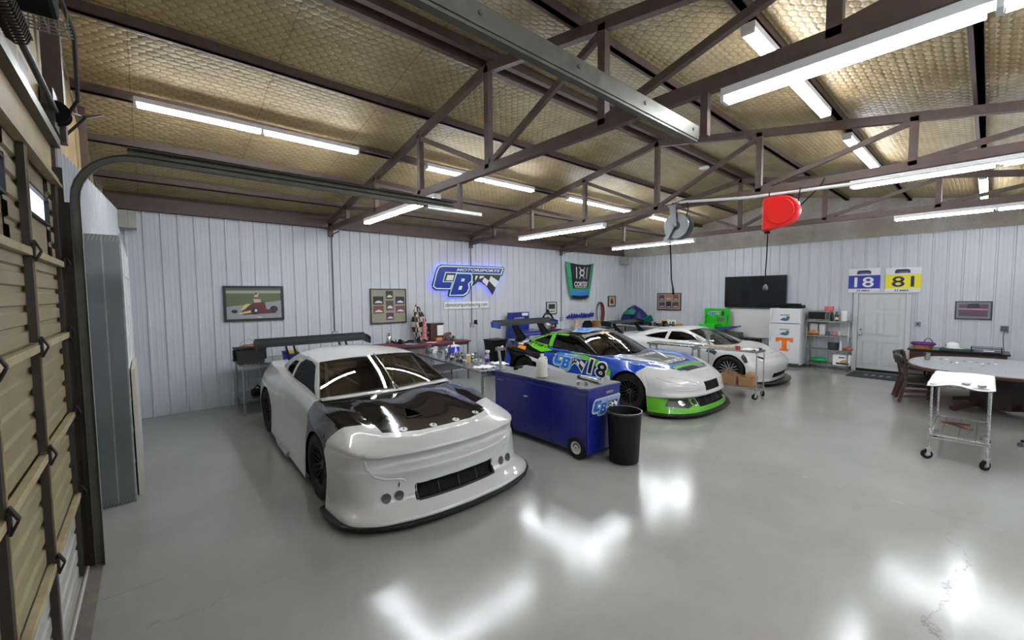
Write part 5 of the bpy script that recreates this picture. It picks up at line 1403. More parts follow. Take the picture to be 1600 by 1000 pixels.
# small pictures
t, W, H = frameA('framed_print', 'white matted print in a thin black frame, left of the racing hood', 'picture', 9.68, 10.17, 1.42, 1.81, mFRAMEK, .022)
paint_on(t, 'mat_board', (.6,.6,.55), [rect(.02,.02,W-.02,H-.02)], pl, 0)
paint_on(t, 'picture', (.02,.03,.025), [rect(.10,.16,W-.08,H-.07)], pl, .002)
paint_on(t, 'caption_bar', (.03,.03,.03), [rect(.10,.07,W-.08,.10)], pl, .002)
t, W, H = frameA('framed_print', 'small tan framed print near the far corner, above the hanging hose', 'picture', 13.0, 13.46, 1.58, 1.98, mFRAMEB, .03)
paint_on(t, 'mat_board', (.45,.36,.24), [rect(.03,.03,W-.03,H-.03)], pl, 0)
paint_on(t, 'picture', (.14,.05,.03), [[(.14,.1),(.32,.12),(.30,.28),(.22,.31),(.14,.26)]], pl, .002)
paint_on(t, 'picture', (.02,.015,.015), [[(.2,.1),(.32,.12),(.3,.2),(.18,.17)]], pl, .003)
# hose
t = thing('air_hose', 'dark red hose coiled in long loops on a wall hook', 'hose', (12.42, WY, 1.75))
for k in range(5):
    r = .17+.022*k; hgt = .40+.012*k
    MB().tube([(r*math.sin(a)*(.85+.15*math.cos(a)), -.05-.015*k, -hgt+hgt*math.cos(a)) for a in [2*PI*i/28 for i in range(28)]], .014, 7, closed=True).build('hose_loop', M('red brown hose', (.13,.02,.018), .55), t, smooth=True)
MB().tube([(0, 0, .0), (0, -.14, .0), (0, -.14, .04)], .01, 6).build('hook', mDKGREY, t)
# rail with blue clamps
t = thing('tool_rail', 'steel rail holding a row of blue clamps, under the racing hood', 'tool rail', (10.66, WY, 1.25))
MB().box(0, 1.42, -.012, 0, 0, .05).build('rail', M('blue steel', (.012,.02,.3), .45), t)
for k in range(11):
    x = .06+.128*k; hh = .08+.05*((k*7) % 4)/3
    c = tag(MB().box(-.035, .035, -.09, -.013, -.02, .05).box(-.02, .02, -.12, -.05, .05, .05+hh*.6).bar((-.03, -.06, .04), (.03, -.08, .04+hh), .018).build('clamp', M('clamp blue', (.012,.03,.32), .4), loc=(10.66+x, WY, 1.26), bevel=.004), 'small blue clamp on the tool rail', 'clamp', 'blue clamps on the tool rail')
# extinguisher
t = thing('fire_extinguisher', 'red fire extinguisher on the back wall behind the blue race car', 'fire extinguisher', (9.9, WY-.1, .92))
mRED = M('red enamel', (.5,.012,.012), .3)
MB().lathe([(.05,0), (.07,.01), (.075,.03), (.075,.25), (.06,.29), (.03,.31), (.02,.33)], 24).build('cylinder', mRED, t, smooth=True)
MB().box(-.02, .02, -.05, .03, .33, .35).bar((0,.02,.35), (0,-.08,.39), .02, .008).tube([(0,-.03,.34), (.06,-.06,.3), (.08,-.05,.15)], .008, 6).build('valve_handle', mBLACK, t)
MB().lathe([(.0755,.1), (.0755,.2)], 24, cap=False).build('paper_label', mPAPER, t)

# ------------------------------------------------------------------ steel tables
def steel_table(name, label, x0, x1, y0, y1, h, top_m=None, shelf=None, legs=None, leg_m=None, cat='table', rz=0):
    cx, cy = (x0+x1)/2, (y0+y1)/2; a, b = (x1-x0)/2, (y1-y0)/2
    t = thing(name, label, cat, (cx, cy, 0), rz)
    MB().box(-a, a, -b, b, h-.035, h).build('tabletop', top_m or mSTEEL, t, bevel=.006)
    MB().box(-a+.04, a-.04, -b+.04, -b+.06, h-.1, h-.035).box(-a+.04, a-.04, b-.06, b-.04, h-.1, h-.035).build('apron', leg_m or mGALV, t)
    for sx in (-1, 1):
        for sy in (-1, 1):
            MB().cyl((sx*(a-.06), sy*(b-.06), .02), (sx*(a-.06), sy*(b-.06), h-.035), .02, 12).lathe([(.012,0), (.02,.0), (.02,.03)], 12, Matrix.Translation((sx*(a-.06), sy*(b-.06), 0))).build('leg', leg_m or mGALV, t, smooth=True)
    if shelf: MB().box(-a+.04, a-.04, -b+.04, b-.04, shelf-.02, shelf).build('shelf', leg_m or mGALV, t)
    return t
steel_table('work_table', 'stainless work table against the back wall, behind the white race car', 1.13, 3.35, 8.3, 9.2, .9, shelf=.28)
mMAROON = M('maroon cloth', (.13,.012,.03), .6, bump=.3)
steel_table('work_table', 'work table with a maroon cover, right of the checkered flag', 3.5, 5.95, 8.33, 9.2, .95, top_m=mMAROON, shelf=.3, leg_m=mDKGREY)
def rz_table():
    t = steel_table('work_table', 'long stainless work table covered with engine parts, running from the blue cart to the back', 3.93, 4.53, 4.98, 8.1, .9, shelf=None, rz=-.115)
    t.location = (4.22, 6.52, 0)
    return t
rz_table()
# things on the left table
t = thing('storage_crate', 'black plastic crate with brown leather gloves on top, on the left table', 'crate', (1.32, 8.52, .9))
MB().add([(-.19,-.14,0), (.19,-.14,0), (.19,.14,0), (-.19,.14,0), (-.22,-.16,.27), (.22,-.16,.27), (.22,.16,.27), (-.22,.16,.27)], [(0,3,2,1), (0,1,5,4), (1,2,6,5), (2,3,7,6), (3,0,4,7)]).build('crate_body', M('dark crate', (.02,.02,.018), .6), t, solid=.012)
MB().box(-.235, .235, -.175, .175, .25, .275).box(-.25,-.21,-.05,.05,.05,.24).box(.21,.25,-.05,.05,.05,.24).build('crate_rim', mBLACK, t, bevel=.006)
MB().sphere((-.02,0,.29), .09, 14, (1.4,1,.4)).sphere((.08,.03,.3), .07, 12, (1.2,.8,.5)).build('gloves', M('brown leather', (.2,.09,.04), .6, bump=.5), t, smooth=True)
MB().tube([(-.15,.05,.28), (-.1,.0,.38), (.0,.05,.41), (.12,.02,.36), (.18,.06,.28)], .004, 6).build('loose_wire', mGREY, t)
t = thing('parts_bin', 'blue plastic parts bin with a yellow box in it, beside the black crate', 'bin', (1.98, 8.55, .9))
MB().add([(-.11,-.08,0), (.11,-.08,0), (.11,.08,0), (-.11,.08,0), (-.13,-.1,.1), (.13,-.1,.1), (.13,.1,.14), (-.13,.1,.14)], [(0,3,2,1), (0,1,5,4), (1,2,6,5), (2,3,7,6), (3,0,4,7)]).build('bin_body', M('bin blue', (.01,.03,.25), .4), t, solid=.008)
tag(MBX(-.09, .09, -.06, .06, 0, .06).build('yellow_box', M('yellow card', (.65,.42,.05), .6), loc=(2.0, 8.57, .985), bevel=.003), 'small yellow box lying in the blue parts bin', 'box')
tag(MB().box(-.1, .1, -.12, .12, 0, .10).tube([(-.1,0,.08), (0,.1,.16), (.12,.0,.05)], .015, 7).build('parts_bag', mBLACKM, loc=(1.45, 8.65, .28), smooth=True), 'black bag of parts on the lower shelf of the left table', 'bag')
tag(MB().box(-.14,.14,-.1,.1,0,.08).bar((-.1,0,.1), (.12,.05,.16), .05).build('tool_roll', mDARK, loc=(1.85, 8.7, .28), bevel=.02), 'dark tool roll on the lower shelf of the left table', 'tool roll')
# lantern-like steel canister
t = thing('steel_canister', 'shiny steel canister with clamp lid, left of the checkered flag', 'canister', (4.12, 9.0, .95))
MB().lathe([(.06,0), (.065,.02), (.065,.17), (.05,.2), (.03,.21), (.03,.25), (.045,.26)], 20).build('can', mCHROME, t, smooth=True)
MB().tube([(-.06,0,.18), (-.07,0,.28), (0,0,.31), (.07,0,.28), (.06,0,.18)], .006, 6).build('bail', mGALV, t)
# checkered flag: cloth gathered round a stick
t = thing('checkered_flag', 'black and white checkered flag draped on its stick beside the collage', 'flag', (4.97, 9.15, .95))
def mchk():
    mt = bpy.data.materials.new('checkered cloth'); mt.use_nodes = True; q = NT(mt); b = q.n['Principled BSDF']
    ck = q.new('ShaderNodeTexChecker'); q.put(ck.inputs['Vector'], q.v('ADD', q.v('MULTIPLY', q.obj(), (1.1, 1.6, .95)), (.3,.1,.03)))
    ck.inputs['Scale'].default_value = 8.5; ck.inputs['Color1'].default_value = (.55,.5,.42,1); ck.inputs['Color2'].default_value = (.012,.01,.012,1)
    q.put(b.inputs['Base Color'], ck.outputs[0]); b.inputs['Roughness'].default_value = .75; return mt
def flagf(i, j):
    a = 2*PI*i; z = .86*(1-j); r = .035+.12*math.sin(min(1, j*1.15)*PI*.62)
    rr = r*(1+.35*math.sin(5*a+4*j)+.15*math.sin(9*a))
    return (-.05+.16*j+rr*math.cos(a), -rr*.8*math.sin(a), z)
MB().grid(flagf, 48, 20).build('cloth', mchk(), t, smooth=True, fix=False)
MB().cyl((.1,.02,0), (-.07,.0,.9), .008, 8).build('stick', mWOOD, t)
tag(MB().grid(lambda i, j: (.06*math.cos(2*PI*i)*(1+.3*math.sin(7*i*6.28))*(.4+.6*j), -.12-.05*math.sin(2*PI*i), .5*(1-j)), 24, 8).build('striped_flag', M('faded red cloth', (.5,.2,.2), .7, var=.5, vs=22), loc=(5.03, 9.1, .95), smooth=True, fix=False), 'faded red and white cloth hanging in front of the checkered flag', 'cloth')
# wooden cabinet with framed paper
t = thing('display_cabinet', 'small brown wooden cabinet with a white framed paper, on the maroon table', 'cabinet', (5.33, 9.0, .95))
MB().box(-.17, .17, -.1, .1, 0, .40).box(-.19, .2, -.12, .12, .40, .42).box(.17,.19,-.1,.1,0,.4).build('cabinet_body', mWOOD, t, bevel=.004)
MB().box(-.0, .17, -.125, -.11, .12, .37).build('framed_paper', mPAPER, t)
tag(MBX(-.08,.08,-.04,.04,0,.07).build('small_carton', M('orange carton', (.5,.2,.06), .7), loc=(5.33, 8.82, .95), bevel=.003), 'small orange and white carton in front of the wooden cabinet', 'carton')
tag(MB().box(-.15,.15,-.05,.05,.0,.012).bar((-.12,0,.04), (.13,0,.1), .1, .08).build('wooden_stock', M('brown leather case', (.13,.06,.035), .5), loc=(5.62, 8.95, .99), bevel=.015, ), 'brown leather case lying on clutter at the right of the maroon table', 'case')
tag(MB().grid(lambda i, j: (-.16+.32*i, -.09+.18*j, .006*math.sin(i*9+j*4)), 10, 6).build('paper_sheet', M('pink paper', (.75,.45,.5), .6), loc=(4.95, 8.5, .962), fix=False, solid=.004), 'pink sheet of paper at the front of the maroon table', 'paper')
tag(MB().grid(lambda i, j: (-.15+.3*i, -.1+.2*j, .01*math.sin(i*8+j*5)), 10, 6).build('shop_rag', M('pale blue rag', (.22,.32,.45), .8), loc=(4.42, 8.52, .965), fix=False, solid=.006), 'pale blue rag at the front edge of the maroon table', 'rag')
def metal_bit(kind, m, loc, label, grp, s=1., rz=0.):
    mb = MB()
    if kind == 0: mb.lathe([(.02,0), (.045,0), (.045,.03), (.03,.04), (.03,.09), (.015,.09)], 14).cyl((0,0,.05), (.07,0,.06), .012, 8)
    elif kind == 1: mb.box(-.05,.05,-.03,.03,0,.035).cyl((-.03,0,.035), (-.03,0,.08), .016, 10).cyl((.03,0,.035), (.03,0,.065), .012, 10)
    elif kind == 2: mb.tube([(-.08,0,.02), (-.03,.03,.05), (.03,-.02,.05), (.08,.01,.03)], .018, 8)
    elif kind == 3: mb.lathe([(.02,0), (.06,.0), (.065,.02), (.06,.035), (.02,.035)], 20, cap=False).box(-.06,.06,-.008,.008,.01,.03)
    else: mb.box(-.06,.06,-.012,.012,0,.02).lathe([(.012,0), (.025,0), (.025,.02), (.012,.02)], 12, Matrix.Translation((.065,0,0)), cap=False).bar((-.06,0,.01), (-.09,.03,.01), .02)
    o = mb.build(['valve_fitting', 'engine_part', 'rubber_hose_piece', 'bearing_ring', 'wrench'][kind], m, smooth=False)
    o.location = loc; o.scale = (s, s, s); o.rotation_euler = (0, 0, rz); tag(o, label, ['fitting', 'engine part', 'hose piece', 'bearing', 'wrench'][kind], grp); return o
rnd = random.Random(5)
for k in range(9):
    metal_bit((2, 1, 0, 3)[k % 4], (mBLACKM, mDKGREY)[k % 2], (4.2+.09*k+rnd.uniform(-.03,.03), 8.95-.02*k+rnd.uniform(-.1,.1) if k < 5 else 8.75, .95), ['piece of black rubber hose', 'small dark engine part', 'dark fitting', 'small dark ring'][k % 4]+' among the clutter left of the checkered flag', 'dark clutter on the back table %d' % (k % 4), 1.1, rnd.uniform(0, 6))
for k in range(9):
    metal_bit(k % 5, (mSTEEL, mDKGREY, mCHROME)[k % 3], (5.5+rnd.uniform(-.0,.32), 8.5+rnd.uniform(0,.3), .95), ['small steel fitting', 'grey engine part', 'bent grey hose piece', 'steel ring', 'open ended wrench'][k % 5]+' on the right end of the maroon table', 'metal bits on the maroon table %d' % (k % 5), 1.1, rnd.uniform(0, 6))
# on the long stainless table
t = thing('parts_washer_box', 'small bright blue box with white lid on the long stainless table', 'box', (4.56, 6.98, .9))
MB().box(-.09, .09, -.07, .07, 0, .13).build('box_body', M('bright blue plastic', (.01,.03,.6), .35), t, bevel=.008)
MB().box(-.095, .095, -.075, .075, .13, .16).lathe([(.02,0), (.015,.04), (.01,.07)], 10, Matrix.Translation((0,0,.16))).build('lid', mWHITE, t, bevel=.006)
for (x, y, h_, r_, m_, lb) in ((4.12, 6.55, .17, .035, mSTEEL, 'tall bright steel cylinder standing on the long table'), (4.33, 6.75, .17, .03, M('navy can', (.02,.03,.15), .4), 'navy blue spray can between the steel cylinder and the blue box'), (4.42, 6.7, .14, .022, mWHITE, 'slim white bottle beside the navy can')):
    tag(MB().lathe([(r_*.9,0), (r_,.01), (r_,h_-.03), (r_*.7,h_-.01), (r_*.4,h_), (r_*.4,h_+.03)], 18).build('canister', m_, loc=(x, y, .9), smooth=True), lb, 'canister')
t = thing('masking_block', 'light wooden block with a hole standing on the long table', 'block', (4.1, 5.83, .9))
MB().box(-.035, .035, -.02, .02, 0, .13).build('block', M('light wood', (.6,.42,.22), .6), t, bevel=.004)
MB().cyl((0,-.021,.11), (0,-.0195,.11), .007, 10).build('hole', mBLACK, t)
t = thing('paper_tub', 'cream paper tub on the long table', 'tub', (4.17, 6.3, .9)); MB().lathe([(.055,0), (.065,.06), (.068,.06)], 20).build('tub', M('cream paper', (.6,.56,.42), .6), t, smooth=True)
MB().lathe([(.07,.06), (.07,.075), (.0,.08)], 20).build('lid', mDKGREY, t, smooth=True)
for k in range(26):
    i, j = k % 6, k//6
    metal_bit((0, 1, 3, 0, 1)[k % 5], (mSTEEL, mDKGREY, mCHROME)[(k*5) % 3], (4.08+.075*j+.02*i*.5+rnd.uniform(-.012,.012), 5.9+.1*i+rnd.uniform(-.02,.02), .9+(.035 if (k % 3) == 1 else 0)), ['steel fitting', 'engine part', 'bearing ring', 'steel fitting', 'engine part'][k % 5]+' in the heap of parts at the middle of the long table', 'heap of engine parts %s' % ('fittings', 'blocks', 'rings', 'fittings', 'blocks')[k % 5], 1.05, rnd.uniform(0, 6))
for k in range(5):
    metal_bit((1, 0, 2, 1, 0)[k], (mSTEEL, mWHITE, mGALV, mDKGREY, mSTEEL)[k], (4.3+rnd.uniform(-.08,.14), 7.15+.13*k, .9), ['silver engine part', 'white fitting', 'grey hose piece', 'dark engine part', 'silver fitting'][k]+' at the far end of the long table', 'parts at the far end of the long table %d' % k, 1.4, rnd.uniform(0, 6))
def rag(name, label, x, y, z, w, d, m, rz=0, cat='towel'):
    o = MB().grid(lambda i, j: (-w/2+w*i+.01*math.sin(9*j), -d/2+d*j+.012*math.sin(7*i), .008+.008*math.sin(i*11+j*6)+.006*math.sin(j*13)), 14, 10).build(name, m, fix=False, smooth=True, solid=.012)
    o.location = (x, y, z); o.rotation_euler.z = rz; return tag(o, label, cat)
rag('folded_towel', 'white folded towel at the near end of the long stainless table', 4.0, 5.25, .9, .28, .26, mPAPER, .2)
rag('folded_towel', 'white cloth lying behind the blue cart, on the stainless table corner', 4.4, 5.35, .9, .2, .3, mPAPER, -.2)
t = thing('spray_bottle', 'purple labelled spray bottle with white trigger on the long table', 'spray bottle', (4.25, 5.5, .9))
MB().lathe([(.035,0), (.04,.01), (.04,.12), (.03,.15), (.015,.17), (.015,.19)], 20).build('bottle', M('clear purple plastic', (.35,.25,.5), .25), t, smooth=True)
MB().lathe([(.0405,.03), (.0405,.09)], 20, cap=False).build('label_band', M('dark violet print', (.05,.02,.12), .5), t)
MB().box(-.02, .02, -.05, .025, .19, .23).bar((0,-.02,.19), (0,-.05,.14), .012).build('trigger_head', mWHITE, t, bevel=.004)

# ------------------------------------------------------------------ blue tool cart in the middle
mCART = M('royal blue enamel', (.007,.013,.155), .3, coat=.3)
t = thing('tool_cart', 'long royal blue tool cart with grey top between the two front race cars', 'tool cart', (4.275, 4.0, 0))
X0, X1, Y0_, Y1_ = -.325, .325, -.87, .92
MB().box(X0, X1, Y0_, Y1_, .09, .865).build('cabinet_body', mCART, t, bevel=.008)
MB().box(X0-.012, X1+.012, Y0_-.012, Y1_+.012, .865, .9).build('top_edge', mCART, t, bevel=.006)
MB().box(X0+.0, X1-.0, Y0_, Y1_, .9, .908).build('top_mat', M('grey rubber mat', (.14,.14,.145), .7), t)
for a, b in ((Y0_+.03, -.25), (-.24, Y1_-.03)):
    d = MB().box(X0-.012, X0, a, b, .14, .83).build('door', mCART, t, bevel=.004)
MB().box(X0-.022, X0-.012, .18, .26, .62, .645).build('latch', mCHROME, t, bevel=.003)
MB().box(X0-.014, X0-.012, .72, .86, .78, .79).build('latch', mGREY, t)
MB().box(X0-.016, X0-.011, -.262, -.225, .14, .82).build('door_stile', mCART, t)
MB().box(.02, .16, Y0_-.012, Y0_, .80, .83).box(.03, .15, Y0_-.014, Y0_-.01, .806, .824).build('end_handle', mGREY, t, bevel=.003)
logo(lambda a, b, h: (.03+a, Y0_-.004-h, .65+b), k=.235, lift=.0012, light=(.5,.68,.7), blue=(.006,.08,.38), edge=True, parent=t, name='end_emblem')
for sx, sy in ((-1, -1), (1, -1), (-1, 1), (1, 1)):
    x = sx*.315; y = -.69 if sy < 0 else .66
    w_ = bpy.data.objects.new('wheel', None); COL.objects.link(w_); w_.parent = t
    T = Matrix.Translation((x, y, .145)) @ Matrix.Rotation(sx*PI/2, 4, 'Y')
    MB().lathe([(.08,-.03), (.13,-.035), (.145,-.02), (.145,.02), (.13,.035), (.08,.03), (.08,-.03)], 28, T, False).build('tire', mTIRE, w_, smooth=True)
    MB().lathe([(.08,.03), (.075,.025), (.04,.02), (.03,.03), (.01,.03)], 24, T, False).build('hub', M('cream hub', (.5,.49,.44), .5), w_, smooth=True)
MB().box(-.3, .3, -.5, .5, .1, .14).build('chassis', mDKGREY, t)
# on the cart
t = thing('plastic_jug', 'cloudy white plastic jug with cap on the blue cart', 'jug', (4.08, 4.04, .908))
MB().lathe([(.06,0), (.078,.01), (.08,.05), (.08,.19), (.07,.235), (.035,.275), (.022,.285), (.022,.30)], 28).build('jug_body', M('cloudy plastic', (.62,.62,.55), .35), t, smooth=True)
MB().lathe([(.026,.295), (.026,.325), (.0,.325)], 20).build('cap', mWHITE, t, smooth=True)
MB().tube([(.06,0,.2), (.1,0,.23), (.08,0,.27), (.03,0,.28)], .01, 8).build('handle', MATS['cloudy plastic'], t, smooth=True)
t = thing('torque_tool', 'long chrome and brown barrel tool lying on the cart', 'tool', (4.33, 3.4, .908))
MB().tube([(.0,.2,.028), (.0,-.2,.028)], .026, 14).build('barrel', mCHROME, t, smooth=True)
MB().tube([(.0,.2,.028), (.0,.25,.028)], .03, 14).build('end_cap', M('dark red cap', (.1,.02,.02), .4), t, smooth=True)
t.rotation_euler.z = -.25
tag(MB().box(-.07,.07,-.12,.12,0,.02).box(-.06,.06,-.11,.11,.02,.024).build('blue_tray', M('blue grey tray', (.06,.14,.3), .4), loc=(4.47, 3.5, .908), bevel=.006), 'shallow blue tray behind the chrome tool on the cart', 'tray')
for k, (x, y) in enumerate(((4.03, 3.36), (4.1, 3.28))):
    tag(MB().lathe([(.018,0), (.025,.05)], 14).build('plastic_cup', mGALV, loc=(x, y, .908), smooth=True), 'tiny clear cup at the near corner of the cart top', 'cup', 'tiny cups on the cart')
tag(MB().tube([(-.08,0,.02), (0,.03,.02), (.06,0,.03)], .016, 8).box(-.11,-.06,-.02,.02,0,.045).build('glove', mBLACKM, loc=(4.28, 4.72, .908), smooth=True), 'black glove at the far end of the cart top', 'glove')
t = thing('drill_stand', 'grey steel upright clamp at the far end of the blue cart', 'clamp stand', (4.02, 4.85, .908))
MB().bar((0,0,0), (-.04,.02,.36), .03).box(-.05,.05,-.05,.05,0,.015).build('post', mGALV, t)
MB().box(-.09,.03,-.02,.04,.3,.35).tube([(-.04,.0,.33), (.05,.02,.36), (.08,0,.3)], .015, 8).build('clamp_head', mSTEEL, t)
# black bin
t = thing('waste_bin', 'round black plastic waste bin at the near end of the blue cart', 'waste bin', (4.33, 2.88, 0))
MB().lathe([(.02,.01), (.165,.01), (.175,.02), (.205,.60), (.212,.605), (.212,.63), (.2,.63), (.195,.60), (.165,.03), (.02,.025)], 48, cap=False).build('bin_body', mBLACK, t, smooth=True)
MB().lathe([(.2,.612), (.216,.612), (.216,.632), (.2,.632), (.2,.612)], 48, cap=False).build('rim', M('bin rim', (.03,.03,.03), .3), t, smooth=True)
mb = MB()
pass

# ------------------------------------------------------------------ behind the blue race car
t = thing('blue_tool_chest', 'blue tool chest with raised lid against the back wall', 'tool chest', (8.4, 9.0, 0))
mBLU = M('tool chest blue', (.007,.015,.2), .3, coat=.3)
MB().box(-.5, .6, -.3, .3, .12, 1.0).build('chest_body', mBLU, t, bevel=.01)
for k in range(4):
    d = MB().box(-.48, .58, -.32, -.3, .16+.2*k, .34+.2*k).build('drawer', mBLU, t, bevel=.006)
    MB().box(-.4, .5, -.335, -.32, .31+.2*k, .325+.2*k).build('handle', mGREY, d)
MB().box(-.47, .38, .24, .28, 1.0, 1.53).build('lid', mBLU, t, bevel=.006)
logo(lambda a, b, h: (-.05+a, .236-h, 1.29+b), k=.17, lift=.0012, light=(.5,.68,.7), blue=(.006,.08,.38), edge=True, parent=t, name='lid_emblem')
MB().box(.08, .33, .232, .238, 1.42, 1.5).build('lid_label', mPAPER, t)
for sx in (-.4, .5):
    for sy in (-.2, .2): MB().cyl((sx-.02, sy, .06), (sx+.02, sy, .06), .06, 14).build('caster', mBLACKM, t)
t = thing('arched_spotlight_frame', 'black arched frame with round white centre, right of the blue tool chest', 'frame', (9.5, 9.15, 0))
MB().tube([(-.36,0,.95), (-.3,0,1.2), (-.14,0,1.42), (.0,0,1.5), (.14,0,1.42), (.3,0,1.2), (.38,0,1.0)], .03, 10).build('arch', mBLACK, t, smooth=True)
MB().tube([(-.22,-.02,1.08), (-.1,-.02,1.28), (0,-.02,1.33), (.1,-.02,1.28), (.22,-.02,1.08)], .03, 8).build('inner_arch', mDKGREY, t, smooth=True)
MB().cyl((0,-.04,1.16), (0,-.02,1.16), .09, 20).build('centre_disc', mWHITE, t)
MB().box(-.45, .45, -.2, .2, 0, .95).build('stand_cabinet', M('navy steel', (.01,.012,.05), .4), t, bevel=.01)
MB().sphere((0,0,1.54), .05, 14).build('top_ball', mBLACK, t, smooth=True)
t = thing('trash_tote', 'tall square black trash tote in the gap left of the blue race car', 'waste bin', (7.12, 8.85, 0))
MB().add([(-.17,-.15,0), (.17,-.15,0), (.17,.15,0), (-.17,.15,0), (-.23,-.2,.84), (.23,-.2,.84), (.23,.2,.84), (-.23,.2,.84)], [(0,3,2,1), (0,1,5,4), (1,2,6,5), (2,3,7,6), (3,0,4,7)]).build('tote_body', mBLACK, t, solid=.01)
MB().box(-.25, .25, -.22, .22, .82, .85).build('rim', mBLACK, t, bevel=.01)
# small things seen over the roof of the blue car
steel_table('wall_counter', 'narrow counter under the blue clamps, mostly behind the blue race car', 10.3, 12.9, 8.9, 9.33, .9, top_m=mGREY, leg_m=mDKGREY)
tag(MB().box(-.14, .14, -.03, .03, 0, .28).build('picture_card', M('red and white card', (.55,.4,.38), .6, var=.4, vs=20), loc=(10.95, 9.15, .9)), 'small red and white picture card standing on the counter', 'card')
tag(MB().prism([(-.25,0), (.25,0), (.22,.15), (.12,.24), (-.12,.24), (-.22,.15)], -.04, .04, Matrix(((1,0,0,0),(0,0,-1,0),(0,1,0,0),(0,0,0,1)))).build('helmet_bag', mBLACKM, loc=(11.45, 9.12, .9), bevel=.01), 'black rounded bag on the counter below the blue clamps', 'bag')
for k, c in enumerate(((.35,.12,.05), (.2,.25,.1), (.5,.35,.1))):
    tag(MBX(-.05, .05, -.08, .08, 0, .22).build('paint_can', M('can paint %d' % k, c, .5), loc=(11.85+.12*k, 9.12, .9), bevel=.004), ['red brown', 'olive green', 'ochre'][k]+' box in the row on the counter', 'box')
t = thing('red_jug', 'small red and white jug under the hanging hose', 'jug', (12.3, 9.15, .9)); MB().lathe([(.06,0), (.07,.02), (.07,.12), (.03,.2), (.03,.23)], 18).build('jug', mRED, t, smooth=True); MB().lathe([(.071,.03), (.071,.1)], 18, cap=False).build('paper_label', mPAPER, t)
# ================================================================== RIGHT WALL
WX = XR-.0205
def plB(y1, z0):       # a runs to the right in the view (towards -y), b up
    return lambda a, b, h=0.: (-h, -a, b)
def bboxB(mb, a0, a1, d0, d1, z0, z1): return mb.box(-d1, -d0, -a1, -a0, z0, z1)
# television
t = thing('television', 'large flat black television on the right wall, above the whiteboard', 'television', (WX-.03, 5.56, 1.60))
bboxB(MB(), 0, 1.70, .02, .07, 0, .96).build('casing', mBLACK, t, bevel=.006)
bboxB(MB(), .02, 1.68, .071, .074, .03, .945).build('screen', M('black screen glass', (.006,.006,.007), .08, var=0), t)
bboxB(MB(), .6, 1.1, -.03, .02, .2, .7).build('wall_mount', mDKGREY, t)
# whiteboard
t = thing('whiteboard', 'blank whiteboard below the television', 'whiteboard', (WX, 5.52, .68))
bboxB(MB(), 0, 1.3, 0, .02, 0, .88).build('board', M('whiteboard white', (.72,.72,.7), .25, var=0), t, bevel=.003)
bboxB(bboxB(bboxB(bboxB(MB(), 0, 1.3, 0, .025, .87, .885), 0, 1.3, 0, .025, -.005, .01), 0, .012, 0, .025, 0, .88), 1.288, 1.3, 0, .025, 0, .88).build('trim', mGREY, t)
bboxB(MB(), .2, 1.1, .02, .07, -.01, .005).build('pen_tray', mGALV, t)
# collage
t = thing('framed_collage', 'dark framed collage of six racing photos on the right wall, by the hanging black cord', 'picture', (WX, 7.94, 1.46))
bboxB(MB(), 0, .9, 0, .03, 0, .61).build('frame', M('brown black frame', (.03,.022,.016), .45), t)
plc = lambda a, b, h=0.: (-.031-h, -a, b)
paint_on(t, 'mat_board', (.30,.23,.17), [rect(.03,.03,.87,.58)], plc, 0)
for a, b, c, d, col in ((.08,.34,.28,.53,(.05,.05,.06)), (.32,.36,.56,.55,(.35,.16,.10)), (.61,.34,.80,.54,(.18,.07,.04)), (.08,.08,.30,.28,(.06,.04,.04)), (.35,.07,.54,.31,(.01,.015,.05)), (.58,.08,.82,.29,(.10,.05,.04))):
    o = paint_on(t, 'small_photo', col, [rect(a,b,c,d)], plc, .002)
    paint_on(o, 'car_print', (.5,.48,.45), [[(a+.02,b+.03),(a+.05,b+.06),(c-.05,b+.07),(c-.02,b+.03)]], plc, .004)
# number boards
for nm, num, y1, z0, w_, h_, bg, fg, lab in (('number_board', '18', 2.455, 2.035, .63, .62, (.015,.03,.30), (.75,.75,.75), 'blue and white number board 18 above the entry door'), ('number_board', '81', 1.725, 2.03, .645, .61, (.75,.68,.02), (.01,.012,.06), 'yellow and white number board 81 above the entry door')):
    t = thing(nm, lab, 'sign', (WX, y1, z0))
    bboxB(MB(), 0, w_, 0, .02, 0, h_).build('board', M('board white', (.7,.7,.72), .4, var=0), t)
    pb = lambda a, b, h=0.: (-.0205-h, -a, b)
    paint_on(t, 'colour_field', bg, [rect(.0,.10,w_,.44)], pb, 0)
    text_on(MB(), num, .12, .135, w_-.24, .26, lambda a, b: pb(a, b, .002), 0, .012).build('number', M('board ink %.2f' % fg[0], fg, .4, var=0), t, fix=False)
    paint_on(t, 'top_badge', (.02,.012,.09), [[(.17,.47),(.17,.54),(.21,.57),(.40,.57),(.45,.54),(.45,.47)]], pb, 0)
    paint_on(t, 'badge_flash', (.3,.3,.6), [[(.21,.487),(.26,.50),(.43,.50),(.40,.487)]], pb, .002)
    mb = MB(); poly_on(mb, [(.17,.03),(.19,.075),(.21,.075),(.19,.03)], lambda a, b: pb(a, b, .001)); poly_on(mb, [(.21,.03),(.23,.075),(.25,.075),(.23,.03)], lambda a, b: pb(a, b, .001))
    text_on(mb, 'IMSA', .26, .032, .17, .035, lambda a, b: pb(a, b, .001), .3, .05)
    mb.build('lettering', M('board maroon', (.06,.01,.02), .4, var=0), t, fix=False)
